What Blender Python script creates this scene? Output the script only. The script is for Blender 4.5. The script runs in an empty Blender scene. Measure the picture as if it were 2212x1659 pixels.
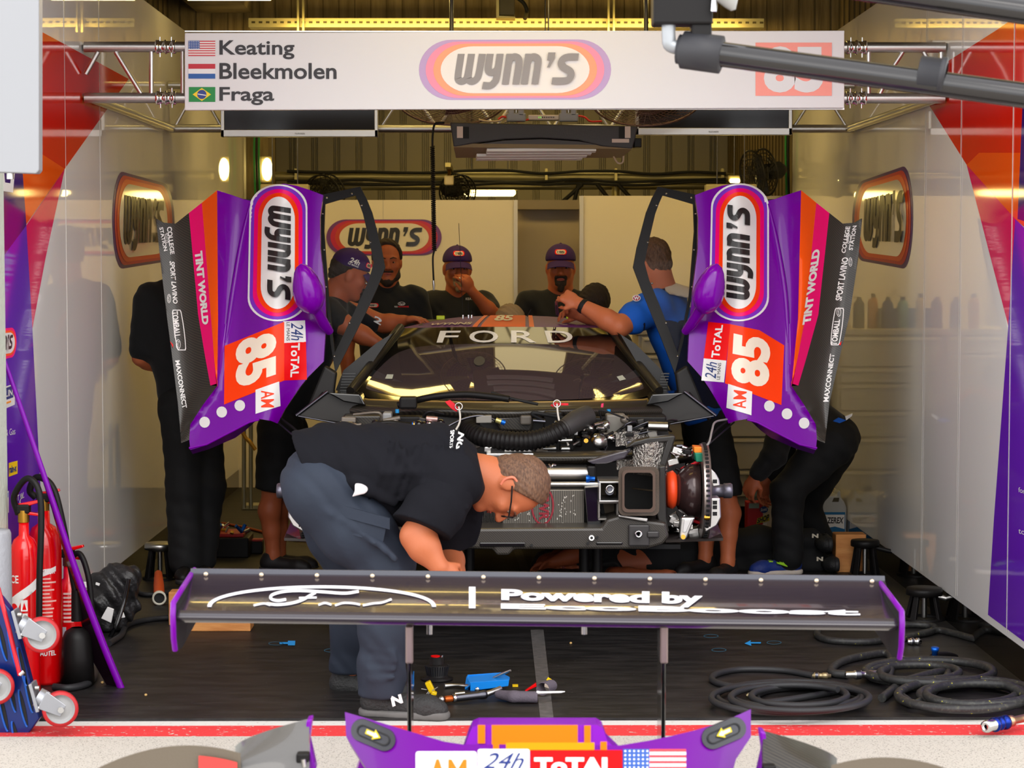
import bpy, bmesh, math, random
import numpy as np
from mathutils import Vector, Matrix
random.seed(7)
sc = bpy.context.scene
COL = sc.collection
V = Vector
PI = math.pi

# ---------------------------------------------------------------- camera
FP, IW, IH, CH = 4600.0, 2212, 1659, 1.62      # focal length in pixels, frame, eye height
PITCH = math.atan((829.5 - 570) / FP)
YAW = math.atan(31 / FP)
cd = bpy.data.cameras.new('camera')
cd.sensor_width = 36.0
cd.lens = 36.0 * FP / IW
cd.clip_end = 300
cd.dof.use_dof = True
cd.dof.focus_distance = 9.6
cd.dof.aperture_fstop = 8
cam = bpy.data.objects.new('camera', cd)
COL.objects.link(cam)
cam.location = (0, 0, CH)
cam.rotation_euler = (PI / 2 - PITCH, 0, -YAW)
sc.camera = cam

# ---------------------------------------------------------------- daylight, exposure
wd = bpy.data.worlds.new('overcast_sky')
sc.world = wd
wd.use_nodes = True
bgn = wd.node_tree.nodes['Background']
_nt = wd.node_tree                 # bright overcast above, dark stands and pit wall low down
_tc = _nt.nodes.new('ShaderNodeTexCoord')
_sx = _nt.nodes.new('ShaderNodeSeparateXYZ')
_rp = _nt.nodes.new('ShaderNodeValToRGB')
_nt.links.new(_tc.outputs['Generated'], _sx.inputs[0])
_nt.links.new(_sx.outputs[2], _rp.inputs[0])
_e = _rp.color_ramp.elements
_e[0].position, _e[0].color = .0, (.60, .61, .63, 1)
_e[1].position, _e[1].color = .62, (.62, .62, .64, 1)
for _p, _c in ((.08, (.55, .56, .58, 1)), (.16, (1.0, .99, .99, 1)), (.40, (1.0, .99, .99, 1))):
    _q = _rp.color_ramp.elements.new(_p)
    _q.color = _c
_nt.links.new(_rp.outputs[0], bgn.inputs[0])
bgn.inputs[1].default_value = 2.5
sund = bpy.data.lights.new('sun', 'SUN')
sund.energy = .7
sund.angle = math.radians(35)
sund.color = (1.0, 0.95, 0.88)
sun = bpy.data.objects.new('sun', sund)
COL.objects.link(sun)
sun.rotation_euler = (math.radians(48), 0, math.radians(12))
sc.view_settings.view_transform = 'Standard'
sc.view_settings.look = 'None'
sc.view_settings.gamma = 1
sc.view_settings.use_curve_mapping = False
sc.view_settings.exposure = 0.5
sc.cycles.max_bounces = 8
sc.cycles.diffuse_bounces = 4
sc.cycles.glossy_bounces = 4
sc.cycles.transparent_max_bounces = 12
sc.cycles.caustics_reflective = False
sc.cycles.caustics_refractive = False

# ---------------------------------------------------------------- picture <-> place
_mw = cam.rotation_euler.to_matrix()
RX, UP, FW = _mw.col[0].copy(), _mw.col[1].copy(), -_mw.col[2].copy()


def ray(px, py):
    return FW * FP + RX * (px - 1106.0) - UP * (py - 829.5)


def W(px, py, d):                 # the point seen at a pixel, d metres into the scene
    v = ray(px, py)
    t = d / v.y
    return V((v.x * t, d, CH + v.z * t))


def G(px, py, z=0.0):             # ... on the ground
    v = ray(px, py)
    t = (z - CH) / v.z
    return V((v.x * t, v.y * t, z))


def WX(px, py, X):                # ... on a wall of constant x
    v = ray(px, py)
    t = X / v.x
    return V((X, v.y * t, CH + v.z * t))


def S(d):
    return FP / d


# ---------------------------------------------------------------- materials
def lin(c):
    return tuple(((x / 255) / 12.92 if x <= 10.3 else ((x / 255 + .055) / 1.055) ** 2.4) for x in c)


MATS = {}


def mat(name, rgb, rough=.5, metal=0., coat=0., spec=.5, es=0., trans=0., ior=1.45, bump=None, var=None, stretch=None, sheen=0.):
    if name in MATS:
        return MATS[name]
    m = bpy.data.materials.new(name)
    m.use_nodes = True
    nt = m.node_tree
    b = nt.nodes['Principled BSDF']
    c = (*lin(rgb), 1)
    I = b.inputs
    I['Base Color'].default_value = c
    I['Roughness'].default_value = rough
    I['Metallic'].default_value = metal
    I['Coat Weight'].default_value = coat
    I['Coat Roughness'].default_value = .04
    I['Specular IOR Level'].default_value = spec
    I['IOR'].default_value = ior
    I['Transmission Weight'].default_value = trans
    if sheen:
        I['Sheen Weight'].default_value = sheen
    if es:
        I['Emission Color'].default_value = c
        I['Emission Strength'].default_value = es
    if bump or var:
        tc = nt.nodes.new('ShaderNodeTexCoord')
        src = tc.outputs['Object']
        if stretch:
            mp = nt.nodes.new('ShaderNodeMapping')
            mp.inputs['Scale'].default_value = stretch
            nt.links.new(src, mp.inputs[0])
            src = mp.outputs[0]
    if bump:
        nz = nt.nodes.new('ShaderNodeTexNoise')
        nz.inputs['Scale'].default_value = bump[0]
        nz.inputs['Detail'].default_value = 4
        nt.links.new(src, nz.inputs['Vector'])
        bp = nt.nodes.new('ShaderNodeBump')
        bp.inputs['Strength'].default_value = bump[1]
        bp.inputs['Distance'].default_value = bump[2] if len(bump) > 2 else .01
        nt.links.new(nz.outputs[0], bp.inputs['Height'])
        nt.links.new(bp.outputs[0], I['Normal'])
    if var:
        nz = nt.nodes.new('ShaderNodeTexNoise')
        nz.inputs['Scale'].default_value = var[0]
        nz.inputs['Detail'].default_value = 6
        nt.links.new(src, nz.inputs['Vector'])
        rp = nt.nodes.new('ShaderNodeValToRGB')
        e = rp.color_ramp.elements
        e[0].position, e[1].position = .35, .68
        c2 = lin(var[1])
        e[0].color, e[1].color = c, (*c2, 1)
        nt.links.new(nz.outputs[0], rp.inputs[0])
        nt.links.new(rp.outputs[0], I['Base Color'])
    MATS[name] = m
    return m


def weave(name, c1, c2, scale, rough=.3, coat=.5):      # woven carbon fibre
    m = mat(name, c1, rough, coat=coat)
    nt = m.node_tree
    b = nt.nodes['Principled BSDF']
    tc = nt.nodes.new('ShaderNodeTexCoord')
    wv = nt.nodes.new('ShaderNodeTexWave')
    wv.bands_direction = 'DIAGONAL'
    wv.inputs['Scale'].default_value = scale
    wv.inputs['Distortion'].default_value = .6
    nt.links.new(tc.outputs['Object'], wv.inputs['Vector'])
    mx = nt.nodes.new('ShaderNodeMix')
    mx.data_type = 'RGBA'
    mx.inputs['A'].default_value = (*lin(c1), 1)
    mx.inputs['B'].default_value = (*lin(c2), 1)
    nt.links.new(wv.outputs[1], mx.inputs['Factor'])
    nt.links.new(mx.outputs['Result'], b.inputs['Base Color'])
    return m


PURPLE = mat('purple_paint', (116, 0, 158), .27, coat=.2, spec=.25)
PURPLE2 = mat('purple_gloss', (128, 0, 172), .24, coat=.35, spec=.3)
ORANGE = mat('orange_vinyl', (255, 88, 0), .35, spec=.25)
AMBER = mat('amber_vinyl', (255, 158, 0), .35, spec=.25)
ORED = mat('orange_red_vinyl', (255, 62, 0), .35, spec=.25)
RED = mat('red_vinyl', (240, 4, 10), .35, spec=.25)
PINK = mat('pink_vinyl', (252, 0, 118), .35, spec=.25)
LILAC = mat('lilac_vinyl', (130, 50, 200), .35, spec=.25)
WHITE = mat('white_vinyl', (240, 238, 236), .35, coat=.3)
CREAM = mat('cream_vinyl', (250, 236, 215), .35, coat=.3)
INK = mat('black_vinyl', (28, 24, 26), .4, coat=.2)
NAVY = mat('navy_vinyl', (18, 52, 120), .4)
BLUE = mat('blue_vinyl', (20, 90, 190), .4)
CARBON = weave('carbon_weave', (20, 18, 17), (42, 38, 34), 130, .42, .12)
CARBONR = weave('carbon_ribbed', (26, 24, 22), (58, 52, 43), 42, .36, .15)
BLK = mat('satin_black', (22, 20, 20), .45, spec=.25)
BLKM = mat('matt_black', (16, 16, 17), .7)
BLKG = mat('gloss_black', (10, 10, 11), .12, coat=.5)
RUBBER = mat('black_rubber', (34, 34, 36), .6, bump=(60, .15))
STEEL = mat('steel', (190, 188, 184), .3, metal=1)
CHROME = mat('chrome', (225, 225, 225), .12, metal=1)
ALU = mat('aluminium', (205, 203, 200), .36, metal=1)
DSTEEL = mat('dark_steel', (96, 96, 104), .35, metal=1)
BRASS = mat('brass', (200, 150, 60), .35, metal=1)
GREYP = mat('grey_plastic', (150, 150, 150), .45)
FOIL = mat('heat_foil', (190, 185, 178), .3, metal=1, bump=(90, 1.0, .02))


def clear_sheet(name):
    m = bpy.data.materials.new(name)
    m.use_nodes = True
    nt = m.node_tree
    nt.nodes.remove(nt.nodes['Principled BSDF'])
    o = nt.nodes['Material Output']
    mx, tr, gl = nt.nodes.new('ShaderNodeMixShader'), nt.nodes.new('ShaderNodeBsdfTransparent'), nt.nodes.new('ShaderNodeBsdfGlossy')
    tr.inputs[0].default_value = (.97, .97, .96, 1)
    gl.inputs['Roughness'].default_value = .03
    mx.inputs[0].default_value = .0015
    nt.links.new(tr.outputs[0], mx.inputs[1])
    nt.links.new(gl.outputs[0], mx.inputs[2])
    nt.links.new(mx.outputs[0], o.inputs['Surface'])
    return m


CLEARP = clear_sheet('clear_pane')


# ---------------------------------------------------------------- mesh builder
def spline(pts, n=6, closed=False):
    P = [V(p) for p in pts]
    if len(P) < 3:
        return P
    out = []
    N = len(P)
    rng = range(N if closed else N - 1)
    for i in rng:
        p0 = P[(i - 1) % N] if closed or i > 0 else P[0] * 2 - P[1]
        p1, p2 = P[i], P[(i + 1) % N]
        p3 = P[(i + 2) % N] if closed or i + 2 < N else P[-1] * 2 - P[-2]
        for k in range(n):
            t = k / n
            out.append(.5 * ((2 * p1) + (p2 - p0) * t + (2 * p0 - 5 * p1 + 4 * p2 - p3) * t * t + (3 * p1 - p0 - 3 * p2 + p3) * t ** 3))
    if not closed:
        out.append(P[-1])
    return out


def frame(a):                      # two axes square to a
    a = a.normalized()
    x = V((0, 0, 1)).cross(a)
    if x.length < 1e-3:
        x = V((1, 0, 0))
    x.normalize()
    return x, a.cross(x).normalized()


class MB:
    def __init__(s):
        s.v, s.f, s.m, s.sm, s.mats = [], [], [], [], []

    def add(s, vs, fs, m, smooth=False):
        if m not in s.mats:
            s.mats.append(m)
        k, b = s.mats.index(m), len(s.v)
        s.v += [tuple(p) for p in vs]
        for f in fs:
            s.f.append([b + i for i in f])
            s.m.append(k)
            s.sm.append(smooth)
        return s

    def bm(s, bm, m, smooth=False):
        bm.verts.index_update()
        s.add([v.co for v in bm.verts], [[v.index for v in f.verts] for f in bm.faces], m, smooth)
        bm.free()
        return s

    def box(s, c, size, m, rot=None, bev=0.):
        bm = bmesh.new()
        bmesh.ops.create_cube(bm, size=1)
        bmesh.ops.scale(bm, vec=size, verts=bm.verts)
        if bev:
            bmesh.ops.bevel(bm, geom=bm.edges[:], offset=bev, segments=2, affect='EDGES', profile=.5)
        if rot is not None:
            bmesh.ops.rotate(bm, cent=(0, 0, 0), matrix=rot, verts=bm.verts)
        bmesh.ops.translate(bm, vec=c, verts=bm.verts)
        return s.bm(bm, m)

    def pbox(s, x0, y0, x1, y1, d, t, m, bev=0.):       # box whose front face covers a picture rectangle at depth d
        a, b = W(x0, y0, d), W(x1, y1, d)
        return s.box(((a.x + b.x) / 2, d + t / 2, (a.z + b.z) / 2), (abs(b.x - a.x), t, abs(a.z - b.z)), m, None, bev)

    def prism(s, pts, off, m, bev=0., smooth=False):
        bm = bmesh.new()
        off = V(off)
        A = [bm.verts.new(p) for p in pts]
        B = [bm.verts.new(V(p) + off) for p in pts]
        n = len(A)
        bm.faces.new(A)
        bm.faces.new(B[::-1])
        for i in range(n):
            bm.faces.new((A[i], B[i], B[(i + 1) % n], A[(i + 1) % n]))
        bmesh.ops.recalc_face_normals(bm, faces=bm.faces)
        if bev:
            bmesh.ops.bevel(bm, geom=bm.edges[:], offset=bev, segments=2, affect='EDGES', profile=.5)
        return s.bm(bm, m, smooth)

    def pprism(s, loop, d, t, m, bev=0.):
        return s.prism([W(x, y, d) for x, y in loop], (0, t, 0), m, bev)

    def tube(s, path, r, m, n=10, closed=False, caps=True):
        P = [V(p) for p in path]
        N = len(P)
        R = list(r) if hasattr(r, '__len__') else [r] * N
        T = []
        for i in range(N):
            a = P[(i + 1) % N] if closed or i < N - 1 else P[i]
            b = P[(i - 1) % N] if closed or i > 0 else P[i]
            T.append((a - b).normalized() if (a - b).length > 1e-9 else V((0, 0, 1)))
        x, _ = frame(T[0])
        vs, fs = [], []
        for i in range(N):
            x = (x - T[i] * x.dot(T[i]))
            x = x.normalized() if x.length > 1e-6 else frame(T[i])[0]
            y = T[i].cross(x)
            for k in range(n):
                a = 2 * PI * k / n
                vs.append(P[i] + (x * math.cos(a) + y * math.sin(a)) * R[i])
        for i in range(N if closed else N - 1):
            j = (i + 1) % N
            for k in range(n):
                l = (k + 1) % n
                fs.append((i * n + k, i * n + l, j * n + l, j * n + k))
        s.add(vs, fs, m, True)
        if caps and not closed:
            s.add(vs[:n], [tuple(range(n))[::-1]], m)
            s.add(vs[-n:], [tuple(range(n))], m)
        return s

    def cyl(s, a, b, r, m, n=20, r2=None):
        return s.tube([a, b], [r, r if r2 is None else r2], m, n)

    def lathe(s, prof, o, ax, m, n=28):                   # profile of (radius, height along ax)
        ax = V(ax).normalized()
        x, y = frame(ax)
        o = V(o)
        vs, fs = [], []
        for r, h in prof:
            for k in range(n):
                a = 2 * PI * k / n
                vs.append(o + ax * h + (x * math.cos(a) + y * math.sin(a)) * max(r, 1e-4))
        for i in range(len(prof) - 1):
            for k in range(n):
                l = (k + 1) % n
                fs.append((i * n + k, i * n + l, (i + 1) * n + l, (i + 1) * n + k))
        return s.add(vs, fs, m, True)

    def ell(s, c, rad, m, rot=None, n=16, h=10):
        vs, fs = [], []
        for i in range(h + 1):
            t = PI * i / h
            for k in range(n):
                a = 2 * PI * k / n
                p = V((math.sin(t) * math.cos(a) * rad[0], math.sin(t) * math.sin(a) * rad[1], math.cos(t) * rad[2]))
                vs.append((rot @ p if rot is not None else p) + V(c))
        for i in range(h):
            for k in range(n):
                l = (k + 1) % n
                fs.append((i * n + k, (i + 1) * n + k, (i + 1) * n + l, i * n + l))
        return s.add(vs, fs, m, True)

    def grid(s, fn, nu, nv, m, smooth=True, thick=None):
        vs = [fn(i / nu, j / nv) for j in range(nv + 1) for i in range(nu + 1)]
        w = nu + 1
        fs = [(j * w + i, j * w + i + 1, (j + 1) * w + i + 1, (j + 1) * w + i) for j in range(nv) for i in range(nu)]
        s.add(vs, fs, m, smooth)
        if thick:
            off = V(thick)
            s.add([V(p) + off for p in vs], [f[::-1] for f in fs], m, smooth)
            B = [i for i in range(w)] + [j * w + nu for j in range(1, nv + 1)] + [nv * w + i for i in range(nu - 1, -1, -1)] + [j * w for j in range(nv - 1, 0, -1)]
            bv = [V(vs[i]) for i in B]
            k = len(bv)
            s.add(bv + [p + off for p in bv], [(i, k + i, k + (i + 1) % k, (i + 1) % k) for i in range(k)], m)
        return s

    def flat(s, loop, surf, m, cut=0):                    # a flat shape given in picture coordinates laid on a surface
        bm = bmesh.new()
        bm.faces.new([bm.verts.new((x, y, 0)) for x, y in loop])
        return s._lay(bm, surf, m, cut)

    def _lay(s, bm, surf, m, cut=0, thick=None):
        if cut:
            gridcut(bm, cut)
        for v in bm.verts:
            v.co = surf(v.co.x, v.co.y)
        if thick is not None:
            t = V(thick)
            bm.verts.index_update()
            vs = [v.co.copy() for v in bm.verts]
            fs = [[v.index for v in f.verts] for f in bm.faces]
            be = [(e.verts[0].index, e.verts[1].index) for e in bm.edges if len(e.link_faces) == 1]
            n = len(vs)
            s.add([p + t for p in vs], [f[::-1] for f in fs], BLK, True)
            s.add(vs + [p + t for p in vs], [(a, b, n + b, n + a) for a, b in be], m)
        return s.bm(bm, m, cut > 0)

    def skin(s, loop, surf, m, cut, thick):               # the same with thickness
        bm = bmesh.new()
        bm.faces.new([bm.verts.new((x, y, 0)) for x, y in loop])
        return s._lay(bm, surf, m, cut, thick)

    def text(s, t, quad, surf, m, bold=0., shear=0., space=1., cut=0):     # quad: top-left, top-right, bottom-right, bottom-left as read
        vs, fs = text2d(t, bold, shear, space)
        a, b, c, d = [V((*q, 0)) for q in quad]
        bm = bmesh.new()
        B = []
        for u, v in vs:
            p = (a * (1 - u) + b * u) * v + (d * (1 - u) + c * u) * (1 - v)
            B.append(bm.verts.new(p))
        for f in fs:
            try:
                bm.faces.new([B[i] for i in f])
            except ValueError:
                pass
        return s._lay(bm, surf, m, cut)

    def build(s, name, parent=None, off=None, loc=None, kind=None):
        me = bpy.data.meshes.new(name)
        if parent is not None:
            off = rootloc(parent)
        elif loc is not None:
            off = V(loc)
        else:
            xs = np.array(s.v)
            off = V(((xs[:, 0].min() + xs[:, 0].max()) / 2, (xs[:, 1].min() + xs[:, 1].max()) / 2, xs[:, 2].min()))
        arr = np.array(s.v, dtype=float) - np.array(off)
        me.from_pydata(arr.tolist(), [], s.f)
        for m in s.mats:
            me.materials.append(m)
        me.polygons.foreach_set('material_index', s.m)
        me.polygons.foreach_set('use_smooth', s.sm)
        me.update()
        o = bpy.data.objects.new(name, me)
        COL.objects.link(o)
        if parent is not None:
            o.parent = parent
        else:
            o.location = off
        if kind:
            o['kind'] = kind
        return o


def rootloc(o):
    l = V((0, 0, 0))
    while o is not None:
        l += o.location
        o = o.parent
    return l


def gridcut(bm, step):
    xs = [v.co.x for v in bm.verts]
    ys = [v.co.y for v in bm.verts]
    for lo, hi, no in ((min(xs), max(xs), (1, 0, 0)), (min(ys), max(ys), (0, 1, 0))):
        k = math.floor(lo / step) + 1
        while k * step < hi - 1e-4:
            bmesh.ops.bisect_plane(bm, geom=bm.verts[:] + bm.edges[:] + bm.faces[:], plane_co=V(no) * (k * step), plane_no=no)
            k += 1


_TC = {}


def text2d(t, bold=0., shear=0., space=1.):
    key = (t, bold, shear, space)
    if key not in _TC:
        cu = bpy.data.curves.new('lettering', 'FONT')
        cu.body = t
        cu.offset = bold
        cu.shear = shear
        cu.space_character = space
        cu.resolution_u = 4
        cu.fill_mode = 'FRONT'
        ob = bpy.data.objects.new('lettering', cu)
        me = bpy.data.meshes.new_from_object(ob)
        a = np.array([v.co[:2] for v in me.vertices])
        lo, hi = a.min(0), a.max(0)
        a = (a - lo) / (hi - lo)
        _TC[key] = ([tuple(p) for p in a], [tuple(p.vertices) for p in me.polygons])
        bpy.data.objects.remove(ob)
        bpy.data.curves.remove(cu)
        bpy.data.meshes.remove(me)
    return _TC[key]


def tag(o, label, cat, group=None, kind=None):
    o['label'] = label
    o['category'] = cat
    if group:
        o['group'] = group
    if kind:
        o['kind'] = kind
    return o


def thing(name, label, cat, loc, group=None):
    o = bpy.data.objects.new(name, None)
    o.empty_display_size = .1
    COL.objects.link(o)
    o.location = loc
    return tag(o, label, cat, group)


def struct(o):
    o['kind'] = 'structure'
    return o


def part(name, parent, label=None):
    """decorator-free helper: a new MB that will become a part"""
    mb = MB()
    mb._n, mb._p, mb._l = name, parent, label
    return mb


def at_depth(d):
    return lambda x, y: W(x, y, d)


def rect(x0, y0, x1, y1):
    return [(x0, y0), (x1, y0), (x1, y1), (x0, y1)]


def rrect(x0, y0, x1, y1, rx, ry=None, n=5):
    ry = rx if ry is None else ry
    out = []
    for cx, cy, a0 in ((x1 - rx, y0 + ry, -90), (x1 - rx, y1 - ry, 0), (x0 + rx, y1 - ry, 90), (x0 + rx, y0 + ry, 180)):
        for k in range(n + 1):
            a = math.radians(a0 + 90 * k / n)
            out.append((cx + rx * math.cos(a), cy + ry * math.sin(a)))
    return out


def circ(x, y, rx, ry=None, n=20):
    ry = rx if ry is None else ry
    return [(x + rx * math.cos(2 * PI * k / n), y + ry * math.sin(2 * PI * k / n)) for k in range(n)]


# ---------------------------------------------------------------- the oval emblem with its heavy slanted lettering
def _ribbon(pts, hw):
    P = [V((p[0], p[1], 0)) for p in pts]
    L, R = [], []
    for i, p in enumerate(P):
        a = P[max(i - 1, 0)]
        b = P[min(i + 1, len(P) - 1)]
        t = (b - a).normalized()
        n = V((-t.y, t.x, 0))
        L.append(p + n * hw)
        R.append(p - n * hw)
    return [[tuple(q[:2]) for q in (L[i], L[i + 1], R[i + 1], R[i])] for i in range(len(P) - 1)]


def _n(x):
    return [([(x, 0), (x, 1.0)], .115, 0), ([(x, .66), (x + .05, .84), (x + .17, .90), (x + .30, .84), (x + .35, .66), (x + .35, 0)], .115, 1)]


OVAL_STROKES = [
    ([(.12, 1), (.12, .30), (.17, .15), (.28, .10), (.39, .16), (.44, .32), (.46, 1)], .115, 1),
    ([(.46, 1), (.46, .30), (.51, .15), (.62, .10), (.74, .17), (.80, .35), (.82, 1)], .115, 1),
    ([(1.08, 1), (1.08, .56), (1.13, .43), (1.24, .39), (1.36, .46), (1.41, .6), (1.41, 1)], .115, 1),
    ([(1.41, 1), (1.41, .25), (1.35, .06), (1.22, -.04), (.98, -.03)], .115, 1),
] + _n(1.73) + _n(2.36) + [
    ([(4.02, .89), (3.68, .89), (3.52, .82), (3.48, .69), (3.57, .56), (3.80, .43), (3.87, .29), (3.80, .15), (3.65, .11), (3.26, .11)], .115, 1),
]


def _letters():
    out = []
    for pts, hw, sm in OVAL_STROKES:
        q = [tuple(p[:2]) for p in spline([(x, y, 0) for x, y in pts], 5)] if sm else pts
        out += _ribbon(q, hw)
    out.append([(3.0, 1.04), (3.24, 1.04), (3.24, .84), (3.12, .55), (3.03, .55), (3.10, .78), (3.0, .78)])
    sh = []
    for poly in out:
        sh.append([((x + .15 * y + .05) / 4.3, (y + .17) / 1.21) for x, y in poly])
    return sh


LETTERS = _letters()


def oval(mb, quad, surf, cols, cut=0, white_edge=None, tight=False):
    """stadium emblem: cols = (outer, middle, inner, field, ink); quad corners as read."""
    a, b, c, d = [V((*q, 0)) for q in quad]

    def mapq(u, v):
        p = (a * (1 - u) + b * u) * (1 - v) + (d * (1 - u) + c * u) * v
        return p.x, p.y
    lay = [(0, 1, 0, 1), (.035, .965, .032, .968), (.075, .927, .065, .935), (.113, .888, .11, .89)]
    if white_edge is not None:
        lay = [(.012, .988, .03, .97), (.035, .965, .085, .915), (.062, .938, .15, .85), (.09, .91, .215, .785)]
        mb.flat([mapq(*p) for p in rrect(0, 0, 1, 1, .17, .5, 10)], surf(0.001), white_edge, cut)
    for k, (u0, u1, v0, v1) in enumerate(lay):
        loop = [mapq(*p) for p in rrect(u0, v0, u1, v1, .17, (v1 - v0) / 2, 10)]
        mb.flat(loop, surf(.0016 + .0012 * k), cols[k], cut)
    x0, x1, y0, y1 = (.17, .845, .215, .83) if not white_edge else (.14, .86, .27, .74)
    for k, poly in enumerate(LETTERS):
        mb.flat([mapq(x0 + (x1 - x0) * u, y1 - (y1 - y0) * v) for u, v in poly], surf(.0075 + .00006 * k), cols[4], cut)


def PD(d):
    return lambda off: (lambda x, y: W(x, y, d - off))


def PX(X):                       # surface of a side wall; off moves into the garage
    s = -1 if X > 0 else 1
    return lambda off: (lambda x, y: WX(x, y, X + s * off))


def PG(off):
    return lambda x, y: G(x, y, off)


# ================================================================ the setting
XL, XR = -1.88, 2.04              # inner faces of the panelled garage walls
D0 = 7.53                         # where the rubber floor starts


def nodes(m):
    nt = m.node_tree
    return nt, nt.nodes['Principled BSDF']


# pit lane concrete with a white and a red line
pm = mat('pit_lane_concrete', (226, 214, 200), .85, bump=(90, .25))
nt, b = nodes(pm)
tc = nt.nodes.new('ShaderNodeTexCoord')
nz = nt.nodes.new('ShaderNodeTexNoise'); nz.inputs['Scale'].default_value = 170; nz.inputs['Detail'].default_value = 2
nt.links.new(tc.outputs['Object'], nz.inputs['Vector'])
rp = nt.nodes.new('ShaderNodeValToRGB')
e = rp.color_ramp.elements
e[0].position, e[1].position = .34, .42
e[0].color, e[1].color = (*lin((122, 116, 108)), 1), (*lin((188, 181, 171)), 1)
nt.links.new(nz.outputs[0], rp.inputs[0])
sx = nt.nodes.new('ShaderNodeSeparateXYZ'); nt.links.new(tc.outputs['Object'], sx.inputs[0])


def band(src, lo, hi):
    a = nt.nodes.new('ShaderNodeMath'); a.operation = 'GREATER_THAN'; a.inputs[1].default_value = lo
    c = nt.nodes.new('ShaderNodeMath'); c.operation = 'LESS_THAN'; c.inputs[1].default_value = hi
    d = nt.nodes.new('ShaderNodeMath'); d.operation = 'MULTIPLY'
    nt.links.new(src, a.inputs[0]); nt.links.new(src, c.inputs[0])
    nt.links.new(a.outputs[0], d.inputs[0]); nt.links.new(c.outputs[0], d.inputs[1])
    return d.outputs[0]


def paint(prev, fac, c):
    mx = nt.nodes.new('ShaderNodeMix'); mx.data_type = 'RGBA'
    nt.links.new(fac, mx.inputs['Factor']); nt.links.new(prev, mx.inputs['A'])
    mx.inputs['B'].default_value = (*lin(c), 1)
    return mx.outputs['Result']


wear = nt.nodes.new('ShaderNodeTexNoise'); wear.inputs['Scale'].default_value = 60
nt.links.new(tc.outputs['Object'], wear.inputs['Vector'])
wr = nt.nodes.new('ShaderNodeValToRGB'); wr.color_ramp.elements[0].position = .28; wr.color_ramp.elements[1].position = .36
nt.links.new(wear.outputs[0], wr.inputs[0])


def worn(f):
    q = nt.nodes.new('ShaderNodeMath'); q.operation = 'MULTIPLY'
    nt.links.new(f, q.inputs[0]); nt.links.new(wr.outputs[0], q.inputs[1])
    return q.outputs[0]


out = paint(rp.outputs[0], worn(band(sx.outputs[1], 7.455, 7.53)), (206, 202, 196))
out = paint(out, worn(band(sx.outputs[1], 7.285, 7.455)), (208, 48, 50))
nt.links.new(out, b.inputs['Base Color'])
mb = MB(); mb.box((0, 0.5, -.06), (24, 15.5, .1), pm); struct(mb.build('pit_lane', loc=(0, 0, 0)))

fm = mat('rubber_floor', (40, 38, 38), .5, spec=.35, bump=(25, .05))
nt, b = nodes(fm)
tc = nt.nodes.new('ShaderNodeTexCoord')
mp = nt.nodes.new('ShaderNodeMapping'); mp.inputs['Scale'].default_value = (1.2, 5, 1); mp.inputs['Rotation'].default_value = (0, 0, .25)
nz = nt.nodes.new('ShaderNodeTexNoise'); nz.inputs['Scale'].default_value = 3.5; nz.inputs['Detail'].default_value = 9; nz.inputs['Roughness'].default_value = .7
nt.links.new(tc.outputs['Object'], mp.inputs[0]); nt.links.new(mp.outputs[0], nz.inputs['Vector'])
rp = nt.nodes.new('ShaderNodeValToRGB'); e = rp.color_ramp.elements
e[0].position, e[1].position = .42, .78
e[0].color, e[1].color = (*lin((20, 19, 19)), 1), (*lin((52, 49, 48)), 1)
nt.links.new(nz.outputs[0], rp.inputs[0])
nz2 = nt.nodes.new('ShaderNodeTexNoise'); nz2.inputs['Scale'].default_value = 55; nz2.inputs['Detail'].default_value = 3
nt.links.new(tc.outputs['Object'], nz2.inputs['Vector'])
r2 = nt.nodes.new('ShaderNodeValToRGB'); r2.color_ramp.elements[0].position = .70; r2.color_ramp.elements[1].position = .76
nt.links.new(nz2.outputs[0], r2.inputs[0])
out = paint(rp.outputs[0], r2.outputs[0], (92, 87, 84))
nt.links.new(out, b.inputs['Base Color'])
mb = MB(); mb.box((0.1, (D0 + 21) / 2, -.02), (9, 21 - D0, .04), fm, None, .0); struct(mb.build('floor', loc=(0, 0, 0)))
# worn grey joint tape on the rubber, part of the floor
tape = mat('joint_tape', (74, 72, 70), .6, var=(30, (96, 92, 90)))
mb = MB(); mb.flat([(1146, 1360), (1174, 1360), (1196, 1553), (1167, 1553)], PG(.002), tape, 0)
mb.flat([(1108, 1185), (1126, 1185), (1150, 1250), (1132, 1250)], PG(.002), tape)
struct(mb.build('trim_1'))
bt = mat('blue_tape', (30, 150, 225), .5)
mb = MB()
for lp in ([(604, 1387), (622, 1387), (622, 1384), (638, 1384), (637, 1394), (622, 1394), (622, 1391), (604, 1391)],
           [(1608, 1390), (1622, 1383), (1621, 1387), (1644, 1387), (1643, 1390), (1622, 1390), (1623, 1395)],
           [(1636, 1443), (1640, 1443), (1640, 1447), (1636, 1447)]):
    mb.flat(lp, PG(.003), bt)
for cx, cy in ((1536, 1374), (1672, 1388), (1553, 1404), (596, 1390), (716, 1405)):
    o = circ(cx, cy, 16, 4, 24); i = circ(cx, cy, 14.6, 3.2, 24)
    for k in range(24):
        mb.flat([o[k], o[(k + 1) % 24], i[(k + 1) % 24], i[k]], PG(.003), mat('chalk_blue', (40, 96, 120), .8))
struct(mb.build('trim_2'))

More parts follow.
